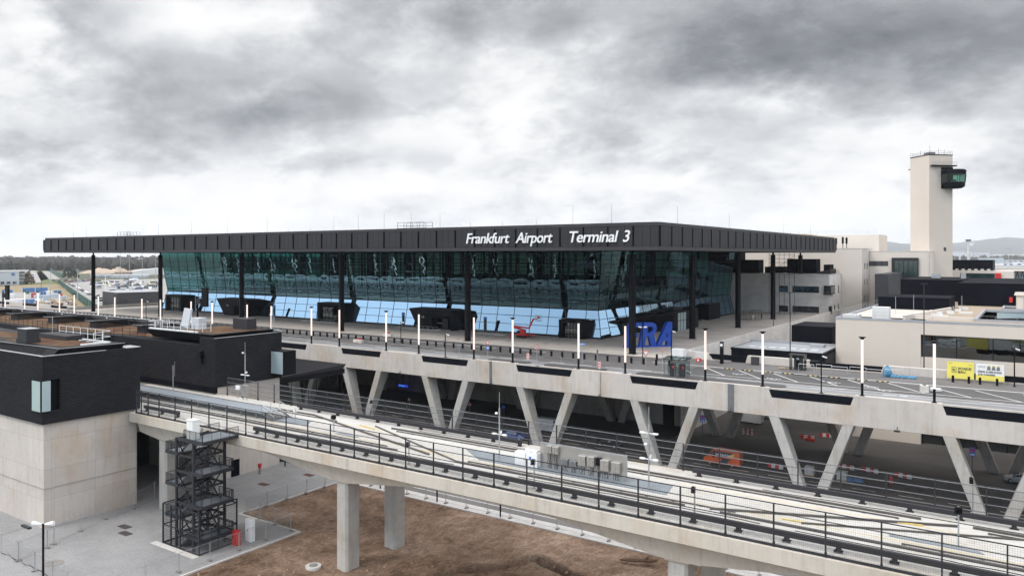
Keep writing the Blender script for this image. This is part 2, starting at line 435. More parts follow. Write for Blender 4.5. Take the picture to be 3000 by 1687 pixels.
# ------------------------------------------------------------------ ground, roads
def sheet(name, pts, z, mat):
    return struct(name, MB().poly(*[(x, y, z) for x, y in pts]), mat)
def rect(x0, y0, x1, y1): return [(x0, y0), (x1, y0), (x1, y1), (x0, y1)]

m = MB(); m.poly((-22000, -3000, GZ - .6), (16000, -3000, GZ - .6), (16000, 22000, GZ - .6), (-22000, 22000, GZ - .6)); struct('ground', m, 'land')
# pavement round the station foot, the strip along the lower road
m = MB()
m.prism([(-330, 24, GZ - .5), (-74, 24, GZ - .5), (-74, 62.5, GZ - .5), (-85.6, 62.5, GZ - .5), (-85.6, 82.4, GZ - .5), (-330, 82.4, GZ - .5)], (0, 0, .5 + .1))
struct('pavement', m, 'pavement')
m = MB(); m.box(-85.5, 80.2, GZ - .5, 60, 82.4, GZ + .1); struct('pavement_strip', m, 'kerb')
m = MB(); m.box(-300, 82.42, GZ - .4, 60, 109.6, GZ); struct('lower_road', m, 'asphalt')
m = MB(); m.box(-300, 109.62, GZ - .4, 60, 115.4, GZ + .12); struct('median_pavement', m, 'asphalt_court')
m = MB(); m.box(-300, 115.42, GZ - .4, 120, 132., GZ - .004); struct('arrivals_road', m, 'asphalt_shaded')
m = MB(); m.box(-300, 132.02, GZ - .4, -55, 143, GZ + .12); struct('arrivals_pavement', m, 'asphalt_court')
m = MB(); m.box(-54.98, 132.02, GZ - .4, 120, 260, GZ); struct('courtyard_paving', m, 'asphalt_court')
m = MB()
for y in (84.2, 109.2, 116., 131.6): m.box(-200, y - .07, GZ + .002, 60, y + .07, GZ + .006)
for k in range(40):
    for y in (92.6, 101., 119.5, 125.6):
        x = -190 + k * 6.; m.box(x, y - .06, GZ + .002, x + 3, y + .06, GZ + .006)
for x0 in (-29, -9): 
    for k in range(8): m.box(x0 + .9 * k, 101, GZ + .002, x0 + .9 * k + .45, 106, GZ + .006)
struct('lower_road_markings', m, 'road_paint')

# soil yard with ruts, a trench and clods
def soil_height(x, y):
    from mathutils import noise as nz
    h = .32 * nz.fractal(Vector((x * .13, y * .13, 1.3)), 1., 2., 4) + .10 * nz.fractal(Vector((x * .7, y * .7, 4.)), 1., 2., 4) + .05 * nz.noise(Vector((x * 2.6, y * 2.6, 0)))
    h += .05 * math.sin((x * .25 + y) * 4.2 + 2.2 * nz.noise(Vector((x * .2, y * .2, 9)))) * max(0, nz.noise(Vector((x * .1, y * .1, 7))) + .2)
    return h
TRENCH = [pt(1230, 1700, GZ), pt(1300, 1676, GZ), pt(1400, 1668, GZ), pt(1500, 1655, GZ), pt(1575, 1640, GZ), pt(1615, 1664, GZ), pt(1660, 1683, GZ), pt(1720, 1700, GZ), pt(1850, 1760, GZ)]
def dseg(x, y):
    b = 1e9
    for p, q in zip(TRENCH, TRENCH[1:]):
        dx, dy = q[0] - p[0], q[1] - p[1]; t = max(0, min(1, ((x - p[0]) * dx + (y - p[1]) * dy) / (dx * dx + dy * dy)))
        b = min(b, math.hypot(x - p[0] - t * dx, y - p[1] - t * dy))
    return b
m = MB(); nx, ny = 400, 250; x0, x1, y0, y1 = -86.0, 8., 22., 80.25
for j in range(ny + 1):
    for i in range(nx + 1):
        x = x0 + (x1 - x0) * i / nx; y = y0 + (y1 - y0) * j / ny
        e = min(1, max(0, (80.25 - y) / 2.5)); d = dseg(x, y)
        if x < -74 and y < 63: e = 0; 
        ex = min(1., max(0, (x + 74) / 2.)) if y < 63 else min(1, max(0, (x + 85.6) / 2.)); e = min(e, ex)
        h = soil_height(x, y) * e - .05
        h += -1.5 * math.exp(-(d / .62) ** 6) + .16 * math.exp(-((d - 1.1) / .4) ** 2)
        m.v.append((x, y, GZ + h))
for j in range(ny):
    for i in range(nx):
        a = j * (nx + 1) + i; m.f.append((a, a + 1, a + nx + 2, a + nx + 1))
struct('soil_yard', m, 'soil', True)
m = MB(); m.poly((-330, -80, GZ - .25), (60, -80, GZ - .25), (60, 24, GZ - .2), (-330, 24, GZ - .2)); struct('verge', m, 'verge_grass')  # unseen dark ground added to darken the reflections in the glass front
m = MB(); m.poly((7.8, 20, GZ - .3), (60, 20, GZ - .3), (60, 80.2, GZ - .1), (7.8, 80.2, GZ - .1)); struct('soil_margin', m, 'soil')
# kerb stones of the yard
m = MB(); m.box(-85.6, 62.5, GZ - .4, -85.35, 80.2, GZ + .13); m.box(-85.35, 62.5, GZ - .4, -74, 62.75, GZ + .13); m.box(-74, 20, GZ - .4, -73.75, 62.75, GZ + .13)
struct('yard_kerb', m, 'kerb')
# drain covers set in the pavement
DR = [(1255, 944, 'upper'), (1262, 1012, 'lower')]
for zx, zy, w in DR:
    p = pt(zx * .2911, 1267 + zy * .2911, GZ + .1)
    tag(MB().obox((p[0], p[1], GZ + .1), 1.9, .95, .02).build('drain_cover', 'rail_steel'), 'dark rectangular drain grate in the grey pavement, %s of the pair' % w, 'drain cover', 'drain covers in the pavement')
p = pt(540 * .2911, 1267 + 1312 * .2911, GZ + .1)
tag(MB().cyl((p[0], p[1], GZ + .1), (p[0], p[1], GZ + .13), 1., n=20).build('manhole_cover', 'foot_block'), 'round brownish patch cover in the pavement near the tall black lamp post', 'manhole cover')
for zx, zy in ((75, 518), (530, 425)):
    p = pt(750 + zx * .2911, 1267 + zy * .2911, GZ + .1)
    tag(MB().obox((p[0], p[1], GZ + .1), 1.8, 1., .02).build('drain_cover', 'rebar'), 'brown drain grate beside the fence above the soil yard, %s one' % ('nearer' if zx < 100 else 'farther'), 'drain cover', 'drain covers in the pavement')

# departures level: road and forecourt
m = MB(); m.box(-420, 113.05, -.9, -55, 133.5, 0.); m.box(-55, 113.05, -.9, 70, 136.2, 0.); struct('departures_road', m, 'asphalt')
m = MB(); m.box(-277.4, 133.5, -.9, -55.3, 262.8, .10); struct('forecourt_plaza', m, 'plaza_paving')
m = MB()
m.poly((-420, 113.06, .004), (70, 113.06, .004), (70, 117.6, .004), (-420, 117.6, .004)); struct('kerb_lane', m, 'asphalt_pale')
m = MB()
for x0, x1 in ((-276, -250), (-246, -218), (-205, -176), (-152, -131), (-122, -100), (-96, -80)): m.poly((x0, 119.4, .005), (x1, 119.4, .005), (x1, 122.4, .005), (x0, 122.4, .005))
m.poly((-48, 118.6, .005), (66, 118.6, .005), (66, 126.6, .005), (-48, 126.6, .005))
struct('dark_asphalt_bays', m, 'asphalt_new')
# islands with kerbs
def island(x0, x1, y0, y1):
    mm = MB(); r = (y1 - y0) / 2; n = 8; P = []
    for i in range(n + 1): t = -math.pi / 2 + math.pi * i / n; P.append((x1 - r + r * math.cos(t), (y0 + y1) / 2 + r * math.sin(t), .003))
    for i in range(n + 1): t = math.pi / 2 + math.pi * i / n; P.append((x0 + r + r * math.cos(t), (y0 + y1) / 2 + r * math.sin(t), .003))
    mm.prism(P, (0, 0, .12)); return struct('traffic_island', mm, 'asphalt_new')
island(-71, -59, 113.2, 115.4); island(-53.5, -30, 113.1, 115.6); island(-83, -74, 113.4, 115.2)
m = MB()
def line(x0, y0, x1, y1, w=.15): 
    L = math.hypot(x1 - x0, y1 - y0); nx_, ny_ = -(y1 - y0) / L * w / 2, (x1 - x0) / L * w / 2
    m.poly((x0 - nx_, y0 - ny_, .009), (x1 - nx_, y1 - ny_, .009), (x1 + nx_, y1 + ny_, .009), (x0 + nx_, y0 + ny_, .009))
line(-420, 129.2, -92, 129.2, .42); line(-88, 129.2, -80, 129.2, .3); line(-420, 117.7, -84, 117.7); line(-58, 117.4, 66, 117.4); line(-420, 113.6, -56, 113.6); line(-420, 114.7, -90, 114.7, .1)
for x0, x1 in ((-205, -176), (-152, -131), (-122, -100)):
    line(x0, 119.4, x1, 119.4); line(x0, 122.4, x1, 122.4); line(x0, 119.4, x0 + 1.5, 122.4)
    n = int((x1 - x0) / 6.8)
    for k in range(1, n + 1): line(x0 + 6.8 * k, 119.4, x0 + 6.8 * k + 1.5, 122.4)
for k in range(8): line(-94 + k * 5.5, 117.7, -91 + k * 5.5, 117.7, .2)
line(-57, 128.2, -42, 128., .3); line(-40, 128., 66, 128.4, .3); line(-44, 119.9, 66, 119.6, .18);  line(-30, 115.4, 66, 115.2, .12)
for k in range(14): line(-52 + k * 5.6, 126.6, -46.5 + k * 5.6, 119.9, .18)
for k in range(7): line(-27 + k * 9.5, 115.4, -22.5 + k * 9.5, 117.3, .12)
def isa(cx, cy):
    for i in range(10):
        a, b = 2 * math.pi * i / 10, 2 * math.pi * (i + 1) / 10
        line(cx + .5 * math.cos(a), cy + .5 * math.sin(a), cx + .5 * math.cos(b), cy + .5 * math.sin(b), .12)
    line(cx - .9, cy + .3, cx - .2, cy + .1, .16); line(cx - 1.2, cy + .5, cx - .8, cy - .1, .16); line(cx + .5, cy + .3, cx + 1.1, cy + .1, .16)
for cx, cy in ((-39.5, 122.6), (-33.6, 121.), (-25.3, 122.4), (-19.9, 121.4), (-17.5, 119.2)): isa(cx, cy)
for cx in (-16., -88, -112): line(cx - 1.6, 116.2, cx + 1.2, 116.2, .14); line(cx + .6, 115.9, cx + 1.6, 116.2, .14); line(cx + .6, 116.5, cx + 1.6, 116.2, .14)
struct('departures_road_markings', m, 'road_paint')

# ------------------------------------------------------------------ the viaduct carrying the departures road
PITCH = 21.93; HC = [-15.25 - PITCH * k for k in range(-3, 19)]
via = thing('road_viaduct', 'long pale concrete road viaduct on V shaped legs below the terminal forecourt', 'viaduct', (-120, 127, GZ))
m = MB(); m.box(-440, 112.9, -1.9, 75, 140.6, -.92)
for k in range(70): x = -430 + 7.31 * k; m.box(x - .4, 113.6, -3.4, x + .4, 139.8, -1.9)
m.box(-440, 126, -3.6, 75, 127.4, -1.9)
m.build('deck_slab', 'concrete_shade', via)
def beam_side(Y, sgn, centres, top=.07):
    """hooded edge beam; sgn -1 faces the camera side, +1 the far side"""
    t = 1.0 * -sgn
    for c in centres:
        A = [(c - 5.2, Y, top), (c + 5.2, Y, top), (c + 6.7, Y, -4.05), (c - 6.7, Y, -4.05)]
        MB().prism(A, (0, t, 0)).build('hood_beam', 'concrete_beam', via, bevel=.04)
        a, b = c + 5.2 + 1.5 * 1.3 / 4.1, c + PITCH - 5.2 - 1.5 * 1.3 / 4.1
        B = [(a + .02, Y + .03 * t, -1.33), (b - .02, Y + .03 * t, -1.33), (c + PITCH - 6.72, Y + .03 * t, -4.05), (c + 6.72, Y + .03 * t, -4.05)]
        MB().prism(B, (0, t * .94, 0)).build('edge_beam', 'concrete_beam', via)
        P = [(c + 5.3, Y + .08 * t, top - .28), (c + PITCH - 5.3, Y + .08 * t, top - .28), (b + .04, Y + .08 * t, -1.31), (a - .04, Y + .08 * t, -1.31)]
        MB().prism(P, (0, t * .2, 0)).build('parapet_panel', 'black_panel', via)
        MB().box(c + 5.2, Y + .3 * t, -1.33, c + PITCH - 5.2, Y + t, -.02).build('kerb_edge', 'concrete_beam', via)
def legs(Y, dy, centres, mat='concrete_leg'):
    for c in centres:
        for s in (1, -1):
            f = lambda o: c + s * o
            y2, y3 = Y + dy * 2.6, Y + dy * 1.35
            r1 = [(f(5.25), Y, -4.03), (f(6.7), Y, -4.03), (f(6.7), y2, -4.03), (f(5.25), y2, -4.03)]
            r2 = [(f(9.05), Y + dy * .02, GZ), (f(10.5), Y + dy * .02, GZ), (f(10.5), y3, GZ), (f(9.05), y3, GZ)]
            MB().loft([r1, r2]).build('leg', mat, via, bevel=.06)
beam_side(112.3, -1, HC); legs(112.32, 1, HC[:16])
for c in HC[:16]:
    MB().box(c - PITCH / 2 - 1.9, 112.1, GZ - .2, c - PITCH / 2 + 1.9, 114.1, GZ + .45).build('footing', 'concrete_leg', via)
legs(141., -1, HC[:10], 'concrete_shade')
# far edge parapet beyond the forecourt (open ends of the viaduct)
for c in HC:
    if not (c > -48 or c < -285): continue
    MB().prism([(c - 5.2, 136.2, 1.32), (c + 5.2, 136.2, 1.32), (c + 6.7, 136.2, -4.), (c - 6.7, 136.2, -4.)], (0, .9, 0)).build('rear_hood', 'concrete_beam', via, bevel=.04)
    a, b = c + 5.45, c + PITCH - 5.45
    MB().prism([(a - .2, 136.35, 1.1), (b + .2, 136.35, 1.1), (b - .15, 136.35, .22), (a + .15, 136.35, .22)], (0, .2, 0)).build('rear_parapet_panel', 'black_panel', via)
    MB().box(c + 5.1, 136.24, -2.2, c + PITCH - 5.1, 137, .2).build('rear_kerb', 'concrete_beam', via)
MB().prism([(-55.2, 136.3, .0), (-48.6, 136.3, .0), (-49.6, 136.3, 1.2), (-55.2, 136.3, 1.5)], (0, .9, 0)).build('rear_parapet_end', 'concrete_pale', via)
MB().prism([(-49.7, 136.35, 1.15), (-42.0, 136.35, 1.15), (-42.2, 136.35, .2), (-49.0, 136.35, .2)], (0, .2, 0)).build('rear_parapet_panel', 'black_panel', via)
# expansion joint covers and small floodlights under the beam
for x, w in ((-81.2, .5), (-37.4, .9)):
    MB().box(x - w / 2, 112.2, -4.06, x + w / 2, 112.29, .06).build('joint_cover', 'grey_steel', via)
for x in (-37.4, -81, -59.1, -103, -15.2):
    MB().box(x - .35, 111.75, -4.1, x + .35, 112.1, -3.9).bar((x, 111.95, -3.9), (x, 112.25, -3.5), .06).build('floodlight', 'charcoal_steel', via)
MB().box(-59.12, 112.2, -3.9, -59.03, 112.28, 0).build('drain_pipe', 'galvanised', via)


# small things on the forecourt and the deck: drains, patches, stones
rr = random.Random(33)
for k in range(16):
    x, y = rr.uniform(-250, -62), rr.uniform(136, 152); tag(MB().cyl((x, y, .101), (x, y, .112), rr.choice((.4, .6)), n=16).build('manhole_cover', 'foot_block'), 'round manhole cover set in the pale forecourt paving', 'manhole cover', 'manhole covers in the forecourt')
m = MB()
for k in range(26):
    x, y = rr.uniform(-150, 20), rr.uniform(113.5, 128.5); w, d = rr.uniform(2, 14), rr.uniform(.4, 1.6); m.poly((x, y, .007), (x + w, y + rr.uniform(-.2, .2), .007), (x + w, y + d, .007), (x, y + d, .007))
struct('asphalt_patches', m, 'asphalt_patch')
m = MB()
for k in range(2600):
    x, y = rr.uniform(-84, -5), rr.uniform(34, 80); 
    if (x < -73.5 and y < 63) or (rr.random() < .55 and y < 70 and abs(y - 55 - .2 * x - 12) > 6): continue
    r = rr.choice((.05, .07, .07, .1, .16)) * rr.uniform(.7, 1.3); z = GZ + soil_height(x, y) - .05
    m.add([(x - r, y - r * .8, z - .04), (x + r, y - r, z - .04), (x + r * .8, y + r, z - .04), (x - r, y + r, z - .04), (x + r * .2, y, z + r * .9)], [(0, 1, 4), (1, 2, 4), (2, 3, 4), (3, 0, 4)])
o = m.build('stones', 'soil_clod', fix=False); o['kind'] = 'stuff'
# ------------------------------------------------------------------ the terminal hall
T0, T1, TY = -256., -81.5, 155.3
ter = thing('terminal_building', 'large airport terminal with dark flat roof, black columns and kinked blue glass front', 'terminal', (-165, 200, 0))
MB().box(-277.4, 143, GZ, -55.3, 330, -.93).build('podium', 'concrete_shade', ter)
# east side wall of the podium with tall windows
MB().box(-55.28, 137.2, GZ, -54.9, 282, 1.05).build('podium_side_wall', 'stone', ter)
for k, y in enumerate((171.5, 182.5, 193.5, 204.5, 215.5, 226.5)):
    w = MB().box(-54.93, y, GZ + 1, -54.82, y + 8.2, -4.6).build('side_window', 'window_green', ter)
    m = MB()
    for q in (0, 2.7, 5.4, 8.2): m.box(-54.82, y + q - .06, GZ + 1, -54.76, y + q + .06, -4.6)
    m.build('window_bar', 'black_metal', w)
MB().box(-277.7, 133.5, -1, -277.4, 262, 1.15).build('forecourt_parapet', 'concrete_pale', ter)
MB().prism([(-90, 143.2, -8), (-79, 143.2, -8), (-77.5, 143.2, -12), (-90, 143.2, -12)], (0, -.1, 0)).build('lower_window', 'black_hall', ter)
MB().box(-61.2, 142.8, GZ, -58.9, 142.98, -9.5).build('service_door', 'black_hall', ter)
MB().box(-55.25, 142.9, -12., -55.2, 143, -8).build('lower_wall_trim', 'concrete_shade', ter)
# roof
MB().box(-276.9, 126.2, 20.02, -55., 268.4, 20.6).build('roof_soffit', 'black_metal', ter)
m = MB(); m.box(-277.0, 126.1, 24.3, -54.9, 268.5, 24.95); m.build('roof', 'zinc_mid', ter)
m = MB(); m.box(-277.3, 125.8, 19.95, -54.6, 126.2, 20.65); m.box(-55, 126.2, 19.95, -54.6, 268.8, 20.65); m.box(-277.3, 126.2, 19.95, -276.9, 268.8, 20.65); m.box(-276.9, 268.4, 19.95, -55, 268.8, 20.65)
m.build('fascia_foot', 'zinc_mid', ter)
m = MB(); m.box(-277.2, 125.95, 20.65, -54.7, 126.15, 24.3); m.box(-54.9, 126.15, 20.65, -54.7, 268.6, 24.3); m.box(-277.2, 126.15, 20.65, -277, 268.6, 24.3); m.box(-277, 268.4, 20.65, -54.9, 268.6, 24.3)
w = 222.7 / 44
for i in range(45): x = -277.3 + i * w; m.prism([(x - .02, 125.97, 20.72), (x - .02, 125.62, 20.72), (x + .13, 125.78, 20.72), (x + .13, 125.97, 20.72)], (0, 0, 3.55))  # black fins added to draw the dark shadows at the seams
w = 142.9 / 28
for i in range(29): y = 125.85 + i * w; m.prism([(-54.72, y - .02, 20.72), (-54.3, y - .02, 20.72), (-54.46, y + .16, 20.72), (-54.72, y + .16, 20.72)], (0, 0, 3.55))
m.build('fascia_back_shadow_fins', 'fascia_black', ter)
# folded zinc panels, five metres long, each tilted a little out at one end
pf = MB(); ps = MB()
nb = 44; w = 222.7 / nb
for i in range(nb):
    x0 = -277.3 + i * w
    for q in range(3):
        a, b = x0 + .16 + q * (w - .16) / 3 + .03, x0 + .16 + (q + 1) * (w - .16) / 3 - .03
        ya, yb = 125.88 - .16 * q / 3, 125.88 - .16 * (q + 1) / 3
        pf.prism([(a, ya, 20.72), (b, yb, 20.72), (b, 125.95, 20.72), (a, 125.95, 20.72)], (0, 0, 3.5))
nb = 28; w = 142.9 / nb
for i in range(nb):
    y0 = 125.85 + i * w
    for q in range(3):
        a, b = y0 + .16 + q * (w - .16) / 3 + .03, y0 + .16 + (q + 1) * (w - .16) / 3 - .03
        xa, xb = -54.62 + .16 * q / 3, -54.62 + .16 * (q + 1) / 3
        ps.prism([(-54.7, a, 20.72), (xa, a, 20.72), (xb, b, 20.72), (-54.7, b, 20.72)], (0, 0, 3.5))
pf.build('fascia_panel', 'zinc_dark', ter); ps.build('fascia_panel', 'zinc_dark', ter)
# guard frames and lightning rods on the roof
for x, y in ((-246, 134), (-122, 132)):
    m = MB()
    for i in range(5):
        for yy in (y, y + 3): m.bar((x + i * 2, yy, 24.95), (x + i * 2, yy, 26.6), .08)
    for yy in (y, y + 3):
        for zz in (25.8, 26.6): m.bar((x, yy, zz), (x + 8, yy, zz), .08)
    m.build('roof_guard_rail', 'grey_steel', ter)
    MB().box(x, y, 24.95, x + 8, y + 3, 25.3).build('roof_hatch', 'zinc_mid', ter)
rnd = random.Random(3)
for i in range(26):
    x = -270 + i * 8.2; h = rnd.choice((1., 1., 1., 3.4, 3.8))
    MB().cyl((x, 128, 24.95), (x, 128, 24.95 + h), .035, .02, 5).build('lightning_rod', 'grey_steel', ter)
for i in range(8):
    y = 140 + i * 15; h = rnd.choice((1., 3.2, 3.6))
    MB().cyl((-57, y, 24.95), (-57, y, 24.95 + h), .035, .02, 5).build('lightning_rod', 'grey_steel', ter)
# columns of cross-shaped section
def column(x, y, z0=.0, z1=20.0):
    r, q = .68, .36; n = 16; P = []
    for i in range(n):
        t = 2 * math.pi * (i + .5) / n; rr = .70 if (i // 2) % 2 == 0 else .56
        P.append((x + rr * math.cos(t), y + rr * math.sin(t), z0))
    c = MB().prism(P, (0, 0, z1 - .8 - z0)).build('column', 'black_metal', ter)
    MB().cyl((x, y, z1 - .8), (x, y, z1 + .05), .26, .26, 10).build('column_neck', 'black_metal', c)
    MB().box(x - .9, y - .9, z0 - .01, x + .9, y + .9, z0 + .03).build('base_plate', 'black_metal', c)
for k in range(6): column(-264.5 + 40 * k, 135.8, .1)
for k in range(1, 4): column(-65., 135.8 + 32.5 * k, .1)
column(-65, 265.5, 12.8); column(-264.5, 200, .1); column(-264.5, 250, .1)
# kinked glass skin
ZB, ZT, IN = 6.5, 20.05, 1.45
def off(z): return IN * (z - .1) / (ZB - .1) if z <= ZB else IN * (1 - (z - ZB) / (ZT - ZB)) - .25 * (z - ZB) / (ZT - ZB)
def F(x, z): return (x, TY + off(z), z)
def E_(y, z): return (T1 - off(z), y, z)
def Wt(y, z): return (T0 + off(z), y, z)
def cF(s, z): return (T0 + off(z), TY + off(z), z) if s else (T1 - off(z), TY + off(z), z)
YE = 248.
MB().poly(cF(1, .3), cF(0, .3), cF(0, ZB), cF(1, ZB)).build('lower_glass_band', 'band_glass', ter)
MB().poly(cF(1, ZB), cF(0, ZB), cF(0, ZT), cF(1, ZT)).build('glass_front', 'curtain_glass', ter)
MB().poly(cF(0, .3), E_(YE, .3), E_(YE, ZB), cF(0, ZB)).build('lower_glass_band', 'band_glass', ter)
MB().poly(cF(0, ZB), E_(YE, ZB), E_(YE, ZT), cF(0, ZT)).build('glass_side', 'curtain_glass', ter)
MB().poly(Wt(YE, .3), cF(1, .3), cF(1, ZB), Wt(YE, ZB)).build('lower_glass_band', 'band_glass', ter)
MB().poly(Wt(YE, ZB), cF(1, ZB), cF(1, ZT), Wt(YE, ZT)).build('glass_side', 'curtain_glass', ter)
m = MB(); m.box(T0 - .1, TY - .12, .1, T1 + .1, TY + .05, .45); m.box(T1 - .05, TY + .06, .1, T1 + .12, YE, .45); m.build('glass_plinth', 'black_metal', ter)
# mullions
zs = [.3, 2.37, 4.43, ZB] + [ZB + 2.1 * k for k in range(1, 7)]
m = MB()
lift = lambda p, dx, dy: (p[0] + dx, p[1] + dy, p[2])
for x in [T0 + 5 * k for k in range(0, 35)] + [T1]:
    k = .55 if x < T1 - .1 and x > T0 + .1 else 0
    xx = min(x, T1)
    a, b, c = F(xx, .3), F(xx + .0, ZB), F(xx, ZT)
    if xx == T1: a, b, c = cF(0, .3), cF(0, ZB), cF(0, ZT)
    if xx == T0: a, b, c = cF(1, .3), cF(1, ZB), cF(1, ZT)
    wd = .16 if xx in (T0, T1) else .085
    m.bar(lift(a, 0, -.02), lift(b, 0, -.02), wd, .1); m.bar(lift(b, 0, -.02), lift(c, 0, -.02), wd, .1)
for z in zs:
    a, b = cF(1, z), cF(0, z); wd = .2 if abs(z - ZB) < .01 else .09
    m.bar(lift(a, 0, -.03), lift(b, 0, -.03), .1, wd)
m.build('front_mullions', 'black_metal', ter)
m = MB()
for y in [TY + 5 * k for k in range(1, 19)] + [YE]:
    a, b, c = E_(y, .3), E_(y, ZB), E_(y, ZT); m.bar(lift(a, .02, 0), lift(b, .02, 0), .085, .1); m.bar(lift(b, .02, 0), lift(c, .02, 0), .085, .1)
for z in zs:
    a, b = cF(0, z), E_(YE, z); wd = .2 if abs(z - ZB) < .01 else .09
    m.bar(lift(a, .03, 0), lift(b, .03, 0), .1, wd)
m.build('side_mullions', 'black_metal', ter)
# what is seen through the glass
MB().box(T0 + 1, TY + 2, .1, T1 - 1.6, YE, .25).build('hall_floor', 'inner_mid', ter)
MB().box(T0 + 1, 228, .3, T1 - 1.6, 228.4, 7.).box(-176, 228, 7., T1 - 1.6, 228.4, 12.5).build('hall_rear_wall', 'inner_dark', ter)
m = MB(); m.poly((T0 + 1, 228.2, 7), (-176, 228.2, 7), (-176, 228.2, 20), (T0 + 1, 228.2, 20)); m.poly((-176, 228.2, 12.5), (T1 - 1.6, 228.2, 12.5), (T1 - 1.6, 228.2, 20), (-176, 228.2, 20))
m.build('added_backlight_sheet', 'hall_backlight', ter)  # added sheet, passes skylight to brighten the view through the front glass
m = MB()
for k in range(36):
    x = T0 + 2.2 + 4.8 * k; m.box(x - .2, 226.8, 6.5, x + .2, 227.6, 20)
    if k % 4 == 1: m.box(x - 1.1, 212, 6.5, x + 1.1, 213.5, 20)
for z in (9.2, 12.4, 15.2, 17.6): m.box(T0 + 1, 227, z - .14, T1 - 2, 227.4, z + .14)
m.build('hall_frame', 'black_metal', ter)
m = MB(); m.box(-176, 176, 8.9, -90, 226, 9.7); m.box(-176, 190, .3, -95, 226, 8.9); m.box(-150, 182, 9.7, -112, 200, 13.2); m.box(-225, 195, .3, -190, 226, 5.2); m.box(T0 + 4, 180, .3, -240, 226, 6.)
m.build('hall_gallery', 'inner_dark', ter)
m = MB()
for k in range(5):
    for xx in (-264.5 + 40 * k + 20,): m.cyl((xx, 172, .3), (xx, 172, 20), .6, .6, 10)
m.build('hall_column', 'black_metal', ter)
m = MB(); rr = random.Random(8)
for k in range(70):
    x = T0 + 4 + 2.45 * k + rr.uniform(-.3, .3); w = rr.choice((.08, .08, .14, .3)); m.box(x - w, 168, .3, x + w, 168.3, 20)
for z in (8.6, 10.7, 12.8, 14.9, 17.): m.box(T0 + 3, 168.3, z - .1, T1 - 3, 168.5, z + .1)
for k in range(9): x = T0 + 10 + 19 * k; m.bar((x, 168.6, 7), (x + 9, 168.6, 19.5), .16); m.bar((x + 18, 168.6, 7), (x + 9, 168.6, 19.5), .16)
m.build('facade_frame', 'inner_dark', ter)
# scaffold seen below the roof's rear edge
m = MB()
for k in range(6):
    m.bar((-72 + k * 1.6, 254, .1), (-72 + k * 1.6, 254, 19.8), .1); m.bar((-72, 254, 13 + k * 1.25), (-64, 254, 13 + k * 1.25), .1)
m.bar((-72, 254, 13), (-64, 254, 19), .08); m.build('service_scaffold', 'black_metal', ter)
# box and hull shaped entrance lobbies of black sheet
def box_lobby(x0, x1, zt, yf=152.6):
    m = MB(); r = .5
    m.box(x0, yf, .1, x0 + .9, 157.6, zt); m.box(x1 - .9, yf, .1, x1, 157.6, zt); m.box(x0 + .9, yf, zt - .7, x1 - .9, 157.6, zt)
    m.box(x0 + .9, yf + .9, .1, x0 + 1.3, yf + 1., zt - .7)
    e = m.build('entrance_lobby', 'portal_black', ter)
    MB().prism([(x1, yf, .1), (x1 + 1.6, 157.2, .1), (x1 + 2., 157.2, zt), (x1, yf, zt)], (0, .05, 0)).build('side_wing', 'portal_black', e)
    d = MB().box(x0 + .92, yf + .75, .12, x1 - .92, yf + .8, zt - .72).build('entrance_door', 'clear_glass', e)
    m = MB(); n = 5
    for i in range(n + 1): x = x0 + .95 + (x1 - x0 - 1.9) * i / n; m.box(x - .05, yf + .66, .12, x + .05, yf + .74, zt - .72)
    for z in (1.1, 2.5): m.box(x0 + .92, yf + .64, z - .06, x1 - .92, yf + .72, z + .06)
    m.build('door_frame', 'black_metal', d)
    MB().box(x0 + .92, yf + 2.6, .1, x1 - .92, yf + 2.8, zt - .7).build('lobby_wall', 'inner_dark', e)
def X_(px, Y): return ptY(px, 900, Y)[0]
box_lobby(X_(1637, 152.6), X_(1703, 152.6), 4.35)
box_lobby(X_(929, 152.6), X_(1000, 152.6), 5.5)
box_lobby(X_(484, 152.6), X_(530, 152.6), 5.6)
